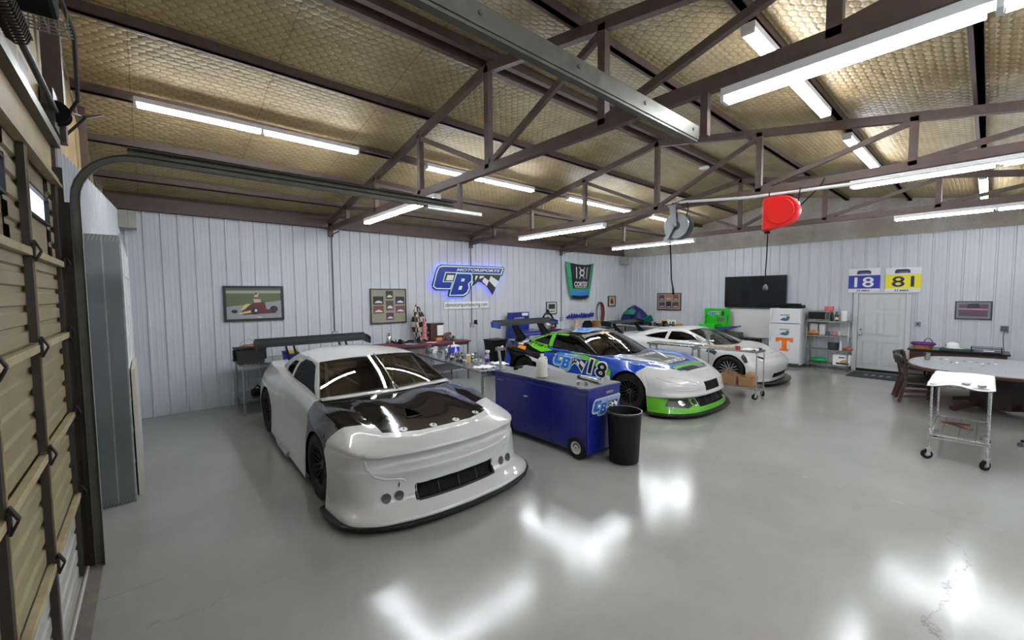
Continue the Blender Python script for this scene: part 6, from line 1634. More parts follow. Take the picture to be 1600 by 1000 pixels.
# entry door
d = bpy.data.objects.new('door_2', None); COL.objects.link(d); d.location = (WX, 2.23, 0); struct(d)
mDW = M('white door paint', (.56,.57,.58), .4, var=.02)
mb = MB(); bboxB(mb, -.008, .908, -.01, .002, .0, 2.008); mb.build('door_gap', mBLACK, d)
mb = MB(); bboxB(mb, 0, .90, -.01, .008, .06, 2.0)
def panel_ring(a0, a1, z0, z1): 
    w_ = .016
    for q in ((a0,a1,z0,z0+w_), (a0,a1,z1-w_,z1), (a0,a0+w_,z0,z1), (a1-w_,a1,z0,z1)): bboxB(mb, q[0], q[1], .008, .024, q[2], q[3])
    bboxB(mb, a0+.04, a1-.04, .008, .02, z0+.04, z1-.04)
for a0, a1 in ((.10, .41), (.49, .80)):
    for z0, z1 in ((.18, .78), (.94, 1.50), (1.60, 1.88)): panel_ring(a0, a1, z0, z1)
mb.build('door_leaf', mDW, d)
mb = MB(); bboxB(mb, -.1, -.006, 0, .045, 0, 2.0); bboxB(mb, .906, 1.0, 0, .045, 0, 2.0); bboxB(mb, -.1, 1.0, 0, .045, 2.006, 2.06); mb.build('door_casing', mDW, d, bevel=.004)
mb = MB(); bboxB(mb, 0, .9, 0, .05, 0, .05); mb.build('threshold', mBLACK, d)
MB().cyl((-.008, -.06, .95), (-.055, -.06, .95), .012, 10).sphere((-.075,-.06,.95), .03, 14).cyl((-.008,-.06,.95), (-.014,-.06,.95), .032, 16).build('handle', mCHROME, d, smooth=True)
MB().cyl((-.008,-.06,1.07), (-.02,-.06,1.07), .025, 14).build('deadbolt', mCHROME, d, smooth=True)
# door mat
t = thing('door_mat', 'black door mat with blue lettering in front of the entry door', 'door mat', (13.27, 1.52, 0))
MB().box(-.45, .45, -.78, .72, 0, .008).build('mat', M('black carpet mat', (.012,.014,.018), .95), t)
MB().box(-.26, .26, -.65, .58, .008, .0095).build('mat_centre', M('navy carpet', (.012,.02,.045), .95), t)
mb = MB()
for k in range(4): poly_on(mb, [(-.1, .45-.14*k), (.08, .42-.14*k), (.1, .36-.14*k), (-.06, .38-.14*k)], lambda a, b: (a, b, .0105))
mb.build('pale_lettering', M('mat grey', (.25,.27,.3), .9, var=0), t, fix=False)
# switch, socket, picture
t = thing('light_switch', 'grey light switch plate right of the entry door', 'light switch', (WX, 1.10, 1.21)); bboxB(MB(), -.05, .05, 0, .02, 0, .11).build('plate', mGREY, t, bevel=.003); bboxB(MB(), -.012, .012, .02, .035, .035, .075).build('rocker', mBLACK, t)
t = thing('wall_socket', 'grey double socket box with a cord hanging from it at the right', 'socket', (WX, -.25, 1.17)); bboxB(MB(), -.06, .06, 0, .05, 0, .12).build('box', mGREY, t, bevel=.004); bboxB(bboxB(MB(), -.045, .045, .05, .058, .065, .105), -.045, .045, .05, .058, .015, .05).build('plugs', mDKGREY, t)
MB().tube([(-.06, 0, .0), (-.05, .01, -.15), (-.07, .0, -.3), (-.05, -.02, -.45)], .006, 6).build('cord', mDKGREY, t, smooth=True)
t = thing('framed_photo', 'black framed purple toned racing photo at the far right of the wall', 'picture', (WX, .5, 1.41))
bboxB(MB(), 0, .56, 0, .025, 0, .41).build('frame', mFRAMEK, t)
paint_on(t, 'mat_board', (.16,.17,.21), [rect(.02,.02,.54,.39)], lambda a, b, h=0.: (-.026-h, -a, b), 0)
paint_on(t, 'photo', (.09,.05,.09), [rect(.06,.07,.50,.34)], lambda a, b, h=0.: (-.026-h, -a, b), .002)
paint_on(t, 'photo_detail', (.45,.2,.28), [[(.06,.22),(.5,.21),(.5,.24),(.06,.25)]], lambda a, b, h=0.: (-.026-h, -a, b), .004)
paint_on(t, 'photo_detail', (.02,.02,.03), [[(.18,.25),(.20,.35),(.36,.36),(.38,.26)]], lambda a, b, h=0.: (-.026-h, -a, b), .005)
# refrigerator
mFR = M('fridge white', (.7,.71,.72), .3, coat=.3, var=0)
t = thing('refrigerator', 'white top-freezer refrigerator with an orange letter T and two stickers', 'refrigerator', (13.62, 3.70, 0))
MB().box(-.28, .34, -.38, .38, .06, 1.61).build('cabinet_body', mFR, t, bevel=.01)
d1 = MB().box(-.36, -.29, -.375, .375, 1.20, 1.60).build('freezer_door', mFR, t, bevel=.014)
d2 = MB().box(-.36, -.29, -.375, .375, .10, 1.185).build('fridge_door', mFR, t, bevel=.014)
MB().box(-.27, .3, -.36, .36, .0, .06).box(-.34, -.28, -.34, .34, .01, .07).build('kick_plate', mDKGREY, t)
MB().tube([(-.37,.33,1.24), (-.40,.33,1.27), (-.40,.33,1.5), (-.37,.33,1.54)], .012, 8).build('handle', mFR, d1, smooth=True)
MB().tube([(-.37,.33,1.15), (-.40,.33,1.1), (-.40,.33,.75), (-.37,.33,.7)], .012, 8).build('handle', mFR, d2, smooth=True)
fpl = lambda a, b, h=0.: (-.3615-h, -a, b)
paint_on(t, 'orange_letter', (.75,.16,.01), [[(-.09,.50),(-.09,.57),(-.13,.57),(-.13,.64)][:0] or [(-.20,.80),(.22,.80),(.22,.68),(.15,.68),(.13,.715),(.07,.715),(.07,.49),(.12,.49),(.12,.43),(-.10,.43),(-.10,.49),(-.05,.49),(-.05,.715),(-.11,.715),(-.13,.68),(-.20,.68)]], fpl, .0)
for z in (1.33, .93):
    paint_on(t, 'sticker_swirl', (.05,.12,.25), [[(-.12,z-.04),(-.02,z+.02),(.05,z+.0),(.13,z-.03),(.02,z-.07)],[(-.1,z-.015),(0,z+.03),(.04,z+.02),(-.04,z-.0)]], fpl, 0)
    paint_on(t, 'sticker_tree', (.02,.22,.05), [[(.08+.045*math.cos(k*PI/6), z+.03+.04*math.sin(k*PI/6)) for k in range(12)]], fpl, .002)
    paint_on(t, 'sticker_text', (.03,.05,.04), [rect(-.10+.045*k, z+.085, -.065+.045*k, z+.11) for k in range(5)], fpl, 0)
tag(MB().box(-.2, .15, -.28, .27, 0, .09).box(-.16,.1,-.2,.14,.09,.13).bar((-.1,.25,.04), (.05,.42,.06), .12, .06).build('black_case', mBLACKM, loc=(13.62, 3.62, 1.61), bevel=.015), 'low black equipment cases lying on the refrigerator', 'case')
# wire shelf unit
t = thing('wire_shelving', 'grey wire shelving unit between the refrigerator and the entry door', 'shelf unit', (13.72, 2.80, 0))
for sx in (-.2, .22):
    for sy in (-.46, .44): MB().cyl((sx, sy, 0), (sx, sy, 1.32), .012, 8).build('post', mGALV, t, smooth=True)
for z in (.14, .52, .90, 1.29):
    mb = MB()
    for sx in (-.2, .22): mb.box(sx-.006, sx+.006, -.46, .44, z-.03, z)
    for sy in (-.46, .44): mb.box(-.2, .22, sy-.006, sy+.006, z-.03, z)
    for k in range(30): mb.box(-.2, .22, -.45+.03*k, -.446+.03*k, z-.006, z)
    mb.build('shelf', mGALV, t)
t = thing('microwave', 'silver microwave with dark door on the top shelf', 'microwave', (13.74, 2.99, 1.29))
MB().box(-.17, .18, -.24, .24, .01, .26).build('casing', M('microwave silver', (.3,.3,.3), .3, .6), t, bevel=.006)
MB().box(-.18, -.171, -.16, .23, .04, .23).build('door', M('microwave glass', (.01,.01,.011), .12, var=0), t, bevel=.003)
MB().box(-.18, -.171, -.23, -.175, .04, .23).build('control_panel', mDKGREY, t)
MB().cyl((-.2, -.155, .06), (-.2, -.155, .21), .008, 8).build('handle', mCHROME, t)
tag(MB().box(-.07,.07,-.09,.09,0,.12).build('snack_box', M('red and white carton', (.5,.1,.08), .6, var=.5, vs=25), loc=(13.74, 2.80, 1.55), bevel=.003), 'red and white box on top of the microwave', 'box')
t = thing('sauce_bottle', 'dark blue bottle with yellow label on the top shelf', 'bottle', (13.66, 2.62, 1.29)); MB().lathe([(.04,0), (.045,.01), (.045,.14), (.02,.19), (.02,.25)], 18).build('bottle', M('dark navy plastic', (.008,.012,.05), .3), t, smooth=True); MB().lathe([(.046,.03), (.046,.1)], 18, cap=False).build('label_band', M('yellow label', (.6,.5,.3), .5), t)
tag(MB().lathe([(.03,0), (.035,.01), (.035,.16), (.02,.2), (.02,.23)], 16).build('bottle', M('green black bottle', (.02,.03,.025), .3), loc=(13.68, 2.72, 1.29), smooth=True), 'dark slim bottle just right of the microwave', 'bottle')
tag(MB().lathe([(.015,0), (.07,.0), (.07,.27), (.015,.27)], 24).build('paper_towel_roll', mPAPER, loc=(13.74, 2.48, 1.29), smooth=True), 'white paper towel roll at the right end of the top shelf', 'paper towel roll')
for (nm, lab, y, z, w_, h_, c, cat) in (('white_carton', 'plain white carton on the second shelf, next to the refrigerator', 3.12, .90, .11, .3, (.6,.6,.6), 'carton'), ('white_carton', 'white carton with small print beside the plain one', 2.93, .90, .08, .29, (.66,.65,.64), 'carton'), ('blue_can', 'small blue can on the second shelf', 2.81, .90, .045, .1, (.08,.12,.2), 'can'), ('pink_mug', 'red and white mug on the second shelf', 2.66, .90, .055, .11, (.55,.2,.22), 'mug'), ('white_cup', 'small cream cup beside the mug', 2.56, .90, .03, .11, (.6,.58,.45), 'cup'), ('saucer_stack', 'low pale dish at the right of the second shelf', 2.42, .90, .07, .03, (.5,.5,.5), 'dish')):
    m_ = M('ware '+lab[:20], c, .5)
    if 'carton' in nm: o = MBX(-.08, .08, -w_*.8, w_*.8, 0, h_).build(nm, m_, loc=(13.76, y, z), bevel=.003)
    else: o = MB().lathe([(w_*.8, 0), (w_, .01), (w_, h_-.005), (w_*.9, h_)], 20).build(nm, m_, loc=(13.72, y, z), smooth=True)
    tag(o, lab, cat)
tag(MB().sphere((0,0,.06), .1, 18, (.9,1.5,.6)).build('orange_bag', M('orange wrapper', (.5,.16,.04), .35, bump=.6), loc=(13.62, 3.13, .90), smooth=True), 'orange bag at the left end of the second shelf', 'bag')
tag(MB().lathe([(.09,0), (.12,.02), (.13,.17), (.14,.18), (.14,.19)], 24).build('grey_bucket', M('slate plastic', (.045,.05,.055), .5), loc=(13.7, 2.67, .52), smooth=True), 'dark grey bucket on the third shelf', 'bucket')
tag(MB().lathe([(.02,0), (.03,.02), (.025,.2), (.006,.28)], 14).build('tall_bottle', mWHITE, loc=(13.58, 2.5, .52), smooth=True), 'pale pointed bottle beside the grey bucket', 'bottle')
tag(MB().sphere((0,0,.05), .08, 16, (.9,1.4,.6)).build('red_packet', M('red wrapper', (.45,.08,.04), .4, var=.4, vs=25), loc=(13.66, 2.36, .52), smooth=True), 'red and white packet at the right of the third shelf', 'packet')
tag(MB().sphere((0,0,.08), .1, 18, (1.2,2.1,.8)).build('green_bag', M('green film', (.01,.28,.08), .3, bump=.8), loc=(13.68, 2.98, .14), smooth=True), 'green plastic bag of bottles on the bottom shelf', 'bag')
t = thing('drink_carton', 'white patterned drinks carton on the bottom shelf', 'carton', (13.68, 2.48, .14)); MB().box(-.12, .12, -.19, .17, 0, .26).build('carton_body', mPAPER, t, bevel=.004)
paint_on(t, 'carton_print', (.02,.02,.03), [rect(-.1,.02,.17,.07), rect(-.05,.19,.08,.22)], lambda a, b, h=0.: (-.121-h, -a, b), 0)
paint_on(t, 'carton_print', (.45,.3,.1), [[(-.05,.06),(.02,.13),(.1,.15),(.14,.08)]], lambda a, b, h=0.: (-.121-h, -a, b), .001)
# black speaker under the whiteboard
t = thing('floor_speaker', 'black cube speaker on a stand beneath the whiteboard', 'speaker', (13.6, 4.6, 0)); MB().box(-.15, .15, -.2, .2, .38, .70).build('cabinet_body', mBLACK, t, bevel=.01); MB().box(-.1, .1, -.14, .14, 0, .38).build('stand', mBLACKM, t)
MB().lathe([(.02,0), (.1,.004), (.11,.015)], 24, Matrix.Translation((-.152, .03, .54)) @ Matrix.Rotation(-PI/2, 4, 'Y')).build('speaker_cone', mDKGREY, t, smooth=True)
# green tool chest
mGRN = M('bright green enamel', (.015,.42,.012), .3, coat=.3)
t = thing('green_tool_chest', 'bright green tool chest with raised lid, left of the whiteboard', 'tool chest', (13.55, 5.78, 0))
MB().box(-.3, .3, -.30, .62, .12, .93).build('chest_body', mGRN, t, bevel=.01)
MB().box(-.3, .25, -.20, .30, .93, 1.08).build('top_box', mGRN, t, bevel=.008)
MB().box(.18, .23, -.46, .34, .93, 1.56).build('lid', mGRN, t, bevel=.006)
for k in range(4):
    d = MB().box(-.32, -.3, -.28, .60, .15+.19*k, .32+.19*k).build('drawer', mGRN, t, bevel=.006); MB().box(-.335, -.32, -.2, .5, .29+.19*k, .305+.19*k).build('handle', mGREY, d)
MB().box(-.4, .05, .30, .62, .96, .98).bar((-.1,.62,.93), (-.1,.62,.98), .03).build('side_tray', mGRN, t)
for y in (-.40, .26): MB().bar((.1,y,1.05), (.17,y,1.36), .014, .01).build('lid_stay', mBLACK, t)
lp = lambda a, b, h: (.178-h, -(a)+.02, 1.40+b)
logo(lp, k=.15, lift=.0012, light=(.5,.68,.7), blue=(.006,.1,.4), edge=True, parent=t, name='lid_emblem')
paint_on(t, 'lid_sticker', (.12,.11,.11), [rect(.06,1.15,.30,1.27)], lambda a, b, h=0.: (.177-h, -a, b), 0)
paint_on(t, 'lid_sticker', (.02,.03,.02), [[(.2,1.33),(.28,1.33),(.3,1.45),(.24,1.5),(.2,1.42)]], lambda a, b, h=0.: (.177-h, -a, b), .006)
for sx in (-.22, .22):
    for sy in (-.22, .54): MB().cyl((sx-.02, sy, .06), (sx+.02, sy, .06), .06, 14).build('caster', mBLACKM, t)
tag(MB().prism([(0,.98), (.62,1.06), (.62,1.02), (.05,.86)], -.18, .18, Matrix(((0,0,1,13.4),(-1,0,0,5.55),(0,1,0,0),(0,0,0,1)))).build('navy_wedge', M('navy panel', (.03,.03,.16), .4), bevel=.004), 'navy blue wedge shaped panel resting on the right side of the green tool chest', 'panel')
tag(MB().box(-.2, .2, -.25, .25, 0, .86).build('low_cabinet', mDKGREY, loc=(13.42, 5.12, 0), bevel=.01), 'dark low cabinet between the green tool chest and the whiteboard', 'cabinet')
# bench along the right wall with a covered heap
steel_table('work_bench', 'long cream topped bench along the right wall, behind the white coupe', 12.95, 13.75, 6.62, 9.15, .93, top_m=M('cream bench top', (.5,.47,.38), .5), leg_m=mDKGREY, shelf=.3)
def blob(name, label, m, c, r, seed, cat='cover', sx=(1,1,1)):
    rr = random.Random(seed); ph = [(rr.uniform(0,6), rr.uniform(2,5), rr.uniform(2,5)) for _ in range(4)]
    def fn(i, j):
        a = 2*PI*i; b = PI*.55*(1-j); k = 1+sum(.10*math.sin(p+q*a*(1 if n % 2 else 1.)//1 if False else p+round(q)*a+s*b) for n, (p, q, s) in enumerate(ph))
        return (r*k*sx[0]*math.cos(a)*math.sin(b), r*k*sx[1]*math.sin(a)*math.sin(b), max(0, r*k*sx[2]*math.cos(b)*1.0+ r*.12))
    o = MB().grid(fn, 40, 14).build(name, m, loc=c, smooth=True, fix=False); return tag(o, label, cat)
mNAVY = M('navy fabric', (.006,.012,.09), .6, bump=.3, bs=20); mTEAL = M('teal green fabric', (.01,.2,.12), .55, bump=.3, bs=20)
blob('navy_cover', 'dark blue fabric heap on the bench in the far corner', mNAVY, (13.4, 8.45, .93), .36, 3, sx=(.8,1.35,1.5))
blob('teal_cover', 'teal green fabric draped over the dark blue heap', mTEAL, (13.28, 8.6, 1.30), .22, 8, sx=(.7,1.3,.8))
tag(MB().grid(lambda i, j: (-.1+.2*j+.05*math.sin(i*6), .38-.85*i, .02+.05*math.sin(j*3.14)+ .34*i**2*(1-.5*j)+.03*math.sin(9*i+3*j)), 16, 8).build('green_cloth', mTEAL, loc=(13.2, 8.15, .945), smooth=True, fix=False, solid=.03), 'light green fabric wing sweeping up to the right of the dark blue heap', 'cover')
rnd = random.Random(11)
for k in range(7):
    metal_bit((1, 0, 2, 1)[k % 4], (mBLACKM, mDKGREY)[k % 2], (13.2+rnd.uniform(-.08,.1), 7.75-.13*k, .93), ['dark engine part', 'black fitting', 'black hose piece', 'dark engine part'][k % 4]+' on the right wall bench above the white coupe', 'dark parts on the right bench %d' % (k % 4 if k % 4 != 3 else 0), 1.5, rnd.uniform(0, 6))
t = thing('number_plate_18', 'small white board numbered 18 standing on the bench above the white coupe', 'sign', (13.25, 6.98, .93)); t.name = 'number_card'
bboxB(MB(), -.16, .14, 0, .012, 0, .24).build('card', mPAPER, t); text_on(MB(), '18', -.08, .06, .18, .12, lambda a, b: (-.0135, -a, b), 0, .04).build('number', MATS['ink'], t, fix=False)
tag(MB().box(-.03,.03,-.14,.14,0,.055).build('yellow_block', M('yellow plastic', (.75,.5,.03), .4), loc=(13.3, 7.25, 1.115), bevel=.004), 'yellow bar shaped item propped left of the small number 18 board', 'tool')
tag(MB().box(-.06,.06,-.09,.09,0,.185).build('dark_stand', mBLACKM, loc=(13.3, 7.25, .93), bevel=.004), 'dark block holding up the yellow bar', 'block')
tag(MB().box(-.08,.08,-.12,.12,0,.11).build('small_carton', mCARD, loc=(13.25, 6.76, .93), bevel=.004), 'small brown carton on the bench right of the number 18 board', 'carton')
# credenza with its load
t = thing('credenza', 'dark brown low cabinet against the right wall behind the round table', 'cabinet', (13.35, .42, 0))
MB().box(-.3, .35, -.72, .72, .06, .72).build('cabinet_body', M('dark walnut', (.04,.016,.01), .35, var=.25, vs=6), t, bevel=.006)
MB().box(-.33, .37, -.76, .76, .72, .76).build('top', M('black brown top', (.015,.011,.01), .3), t, bevel=.006)
for a in (-.7, -.22, .26): d = MB().box(-.315, -.3, a, a+.44, .1, .68).build('door', MATS['dark walnut'], t, bevel=.004); MB().sphere((-.325, a+.4, .4), .012, 8).build('knob', mCHROME, d, smooth=True)
MB().box(-.28, .3, -.7, .7, 0, .06).build('plinth', mBLACK, t)
t = thing('basket', 'orange woven basket with purple cloth and arched handle on the dark cabinet', 'basket', (13.1, .93, .76))
MB().lathe([(.12,0), (.16,.1), (.165,.11)], 28, Matrix.Diagonal((.8,1.15,1,1))).build('basket_body', M('orange wicker', (.35,.13,.03), .7, var=.4, vs=60, bump=.8), t, smooth=True)
MB().lathe([(.165,.09), (.185,.12), (.16,.15), (.03,.16)], 28, Matrix.Diagonal((.8,1.15,1,1))).build('purple_lining', M('purple cloth', (.09,.01,.16), .7, bump=.5), t, smooth=True)
MB().tube([(0,.02-.07*math.cos(a)-.1, .13+.11*math.sin(a)) for a in [PI*k/12 for k in range(13)]], .009, 7).build('handle', M('purple handle', (.12,.01,.08), .5), t, smooth=True)
tag(MB().box(-.13, .13, -.25, .27, 0, .035).box(-.12,.12,-.24,.26,.035,.055).build('green_binder', M('dark green cover', (.01,.045,.03), .5), loc=(13.1, .40, .76), bevel=.004), 'dark green binder lying under the white cap', 'binder')
t = thing('baseball_cap', 'white baseball cap on the green binder', 'cap', (13.1, .47, .815))
MB().lathe([(.095,0), (.098,.04), (.085,.09), (.055,.125), (.001,.135)], 24, Matrix.Diagonal((1,1.1,1,1))).build('crown', mPAPER, t, smooth=True)
MB().grid(lambda i, j: (-.085+.17*i, -.09-.09*j*math.sin(PI*i), .012-.015*j), 12, 4).build('visor', mPAPER, t, smooth=True, fix=False, solid=.006)
MB().box(-.03,.03,.095,.11,.04,.08).build('badge', mDKGREY, t)
t = thing('wire_tray', 'black wire letter tray with papers on the dark cabinet', 'tray', (13.1, -.02, .76))
mb = MB()
for z in (.015, .07, .11): mb.tube([(-.15,-.2,z), (.15,-.2,z), (.15,.22,z), (-.15,.22,z)], .006, 6, closed=True)
for x, y in ((-.15,-.2), (.15,-.2), (.15,.22), (-.15,.22)): mb.cyl((x,y,0), (x,y,.12), .007, 6)
for k in range(8): mb.tube([(-.15,-.2+.06*k,.015), (.15,-.2+.06*k,.015)], .003, 5)
mb.build('wire_frame', mBLACK, t)
MB().box(-.13,.13,-.18,.2,.02,.035).build('papers', M('violet papers', (.12,.1,.18), .6, var=.5, vs=12), t)
MB().box(-.1,.05,-.1,.05,.036,.045).build('white_papers', mPAPER, t)
# round table and its cup and tiles
t = thing('oval_table', 'large oval table with grey laminate top and wooden rim', 'table', (10.83, -.18, 0))
def oval(rx, ry, n=64, e=2.35): return [(rx*math.copysign(abs(math.cos(a))**(2/e), math.cos(a)), ry*math.copysign(abs(math.sin(a))**(2/e), math.sin(a))) for a in [2*PI*k/n for k in range(n)]]
MB().prism(oval(1.22, 1.12), .735, .762).build('tabletop', M('grey laminate', (.31,.32,.33), .3), t)
MB().prism(oval(1.245, 1.145), .705, .752).build('wood_rim', mWOOD, t, bevel=.006)
MB().lathe([(.36,.08), (.36,.62), (.5,.705)], 8, Matrix.Rotation(PI/8, 4, 'Z')).build('pedestal', M('dark walnut base', (.02,.009,.006), .5), t)
for k in range(4):
    a = PI/4+PI/2*k; MB().bar((.06*math.cos(a), .06*math.sin(a), .22), (.75*math.cos(a), .75*math.sin(a), .04), .08, .07).build('foot', mWOOD, t, bevel=.008)
tag(MB().lathe([(.032,0), (.036,.01), (.045,.14), (.042,.14), (.034,.012)], 20).build('steel_tumbler', mSTEEL, loc=(11.0, .72, .762), smooth=True), 'stainless tumbler at the far left of the oval table', 'cup')
rnd = random.Random(2)
for k in range(10):
    tag(MBX(-.05,.05,-.018,.018,0,.006).build('paper_slip', mPAPER if k % 2 else mGREY, loc=(11.1+rnd.uniform(-.22,.25), .55-.075*k, .762)), 'small paper slip scattered on the oval table', 'paper slip', 'paper slips on the oval table')
# chairs
mBV = M('black vinyl', (.012,.012,.012), .35)
def chair(label, x, y, rz):
    t = thing('wooden_armchair', label, 'chair', (x, y, 0), rz)
    MB().box(-.24,.24,-.22,.24,.42,.47).build('seat', mBV, t, bevel=.02)
    for sx in (-1, 1):
        MB().bar((sx*.23,.2,0), (sx*.21,.22,.45), .045, .045).build('leg', mWOOD, t, bevel=.004)
        MB().bar((sx*.23,-.30,0), (sx*.21,-.2,.45), .045, .05).build('leg', mWOOD, t, bevel=.004)
        MB().bar((sx*.21,-.2,.45), (sx*.23,-.27,.84), .045, .055).build('back_post', mWOOD, t, bevel=.004)
        MB().bar((sx*.225,-.24,.12), (sx*.225,.2,.16), .025, .03).bar((sx*.225,-.24,.24), (sx*.225,.2,.26), .025, .03).build('stretcher', mWOOD, t)
        MB().bar((sx*.24,-.24,.66), (sx*.25,.16,.66), .05, .035).bar((sx*.235,.14,.45), (sx*.25,.14,.66), .035).build('armrest', mBV, t, bevel=.006)
    MB().grid(lambda i, j: (-.26+.52*i, -.27-.06*math.sin(PI*i)-.02*j, .72+.15*j), 14, 3).build('backrest', mBV, t, smooth=True, solid=.05)
    MB().bar((-.2,-.23,.56), (.2,-.23,.56), .03, .08).build('back_rail', mWOOD, t)
    return t
chair('wooden armchair with black back, pushed up to the left end of the oval table', 10.72, .78, PI+.2)
chair('second wooden armchair just behind the first, at the left end of the oval table', 11.3, .86, PI-.1)
t = thing('office_stool', 'dark caster foot of a stool at the right edge of the view', 'stool', (8.55, -.62, 0))
for k in range(5):
    a = 2*PI*k/5+PI/2; MB().bar((0,0,.1), (.27*math.cos(a), .27*math.sin(a), .08), .05, .035).build('foot', mBLACK, t, bevel=.004); MB().cyl((.27*math.cos(a)-.02, .27*math.sin(a), .03), (.27*math.cos(a)+.02, .27*math.sin(a), .03), .03, 12).build('caster', mDKGREY, t)
MB().cyl((0,0,.1), (0,0,.5), .025, 12).build('column', mCHROME, t, smooth=True); MB().lathe([(.02,.5), (.19,.51), (.2,.55), (.17,.58), (.02,.585)], 28).build('seat', mBV, t, smooth=True)

# ------------------------------------------------------------------ wire carts
def caster(t, x, y, r=.055, tilt=0.):
    c = bpy.data.objects.new('caster', None); COL.objects.link(c); c.parent = t; c.location = (x, y, 0); c.rotation_euler.z = tilt
    MB().cyl((-.014, .02, r), (.014, .02, r), r, 20).build('tire', mBLACKM, c, smooth=True)
    MB().cyl((-.0155, .02, r), (.0155, .02, r), r*.45, 14).build('hub', mGREY, c, smooth=True)
    MB().box(-.02,-.016,-.01,.03,r*.8,.125).box(.016,.02,-.01,.03,r*.8,.125).box(-.022,.022,-.02,.03,.12,.13).build('fork', mCHROME, c)
def cart(name, label, x0, x1, y0, y1, h, shelf, top='solid'):
    cx, cy = (x0+x1)/2, (y0+y1)/2; a, b = (x1-x0)/2, (y1-y0)/2
    t = thing(name, label, 'cart', (cx, cy, 0))
    MB().box(-a-.02, a+.02, -b-.02, b+.02, h-.03, h).build('tabletop', mSTEEL, t, bevel=.006)
    mb = MB()
    for z in (shelf-.03, shelf):
        mb.tube([(-a,-b,z), (a,-b,z), (a,b,z), (-a,b,z)], .005, 6, closed=True)
    n = int(2*a/.025)
    for k in range(n+1): mb.tube([(-a+2*a*k/n, -b, shelf), (-a+2*a*k/n, b, shelf)], .0022, 4)
    for k in (-.5, 0, .5): mb.tube([(-a, k*b*1.2, shelf-.006), (a, k*b*1.2, shelf-.006)], .004, 5)
    mb.build('wire_shelf', mCHROME, t)
    for i, (sx, sy) in enumerate(((-1,-1), (1,-1), (-1,1), (1,1))):
        prof = [(.0125, .13)]
        z = .14
        while z < h-.03: prof += [(.0125, z), (.0115, z+.003), (.0125, z+.006)]; z += .0254
        prof.append((.0125, h-.03))
        MB().lathe(prof, 12, Matrix.Translation((sx*a, sy*b, 0))).build('post', mCHROME, t, smooth=True)
        MB().lathe([(.02, shelf-.035), (.018, shelf+.01)], 12, Matrix.Translation((sx*a, sy*b, 0))).build('collar', mGALV, t)
        caster(t, sx*a, sy*b, tilt=(.9, -.8, .5, 1.2)[i])
    return t
cart('wire_cart', 'chrome wire cart with white cloth on top, on casters at the right', 7.14, 8.32, -.06, .41, .93, .30)
t = thing('cart_cloth', 'white cloth with two small printed badges covering the wire cart', 'cloth', (7.73, .175, .93))
def cl_(i, j):
    x = -.63+1.25*i; y = -.27+.55*j; e = max(abs(x)-.61, abs(y)-.255, 0)
    return (x, y, .006+.004*math.sin(12*i+7*j)-e*.5 + (.0 if i > .05 else -.02*math.sin(8*j)))
MB().grid(cl_, 40, 24).build('cloth', mPAPER, t, smooth=True, fix=False, solid=.006)
paint_on(t, 'printed_badge', (.03,.05,.12), [[(-.52,-.02),(-.50,-.07),(-.42,-.08),(-.38,-.04),(-.42,0.),(-.48,.0)]], lambda a, b, h=0.: (a, b, .022+h), 0)
paint_on(t, 'printed_badge', (.012,.012,.05), [rect(-.56,-.20,-.46,-.13)], lambda a, b, h=0.: (a, b, .022+h), 0)
paint_on(t, 'badge_detail', (.5,.55,.6), [rect(-.535,-.185,-.485,-.145), [(-.48,-.05),(-.42,-.055),(-.42,-.03),(-.48,-.03)]], lambda a, b, h=0.: (a, b, .023+h), 0)
tag(MB().bar((-.1,-.12,.012), (.12,.1,.012), .045, .02).bar((-.02,.14,.035), (.08,-.1,.035), .045, .02).build('wood_offcuts', M('red brown wood', (.15,.045,.025), .5), loc=(7.75, .2, .315)), 'two crossed red brown wood pieces on the lower shelf of the right cart', 'wood pieces')
cart('wire_cart', 'narrow chrome cart in front of the white coupe, loaded with cartons below', 8.70, 9.10, 2.87, 3.95, .93, .22)
steel_table('side_table', 'narrow steel table standing end to end with the chrome cart, beside the white coupe', 8.70, 9.10, 4.08, 5.2, .93)
tag(MB().add([(-.13,-.12,0), (.13,-.12,0), (.13,.12,0), (-.13,.12,0), (-.14,-.13,.17), (.14,-.13,.17), (.14,.13,.17), (-.14,.13,.17)], [(0,3,2,1), (0,1,5,4), (1,2,6,5), (2,3,7,6), (3,0,4,7)]).build('open_carton', mCARD, loc=(8.9, 3.08, .225), solid=.006), 'open brown carton nearest the end of the cart shelf', 'carton')
tag(MB().add([(-.14,-.13,0), (.14,-.13,0), (.14,.13,0), (-.14,.13,0), (-.15,-.14,.16), (.15,-.14,.16), (.15,.14,.22), (-.15,.14,.22)], [(0,3,2,1), (0,1,5,4), (1,2,6,5), (2,3,7,6), (3,0,4,7)]).build('open_carton', mCARD, loc=(8.92, 3.40, .225), solid=.006), 'second brown carton with raised flap, behind the first on the cart shelf', 'carton')
tag(MB().sphere((0,0,.1), .1, 14, (1,1,1)).build('paper_wad', M('kraft paper', (.35,.22,.12), .8, bump=.9, bs=20), loc=(8.93, 3.04, .30), smooth=True), 'crumpled brown paper sticking out of the nearer carton', 'paper')
t = thing('wood_board', 'pale wooden board with clamps lying on the chrome cart', 'board', (8.88, 3.62, .93)); MB().box(-.12, .12, -.28, .28, 0, .035).build('board', M('pale wood', (.42,.33,.25), .6, var=.25, vs=20), t, bevel=.004)
tag(MB().lathe([(.02,0), (.05,0), (.05,.045), (.02,.045)], 20).build('red_tape_roll', mRED, loc=(8.98, 3.32, .93), smooth=True), 'red tape roll on the chrome cart', 'tape roll')
rag('clipboard', 'white sheet on a clipboard at the near end of the chrome cart', 8.9, 3.06, .93, .2, .28, mPAPER, .1, 'clipboard')
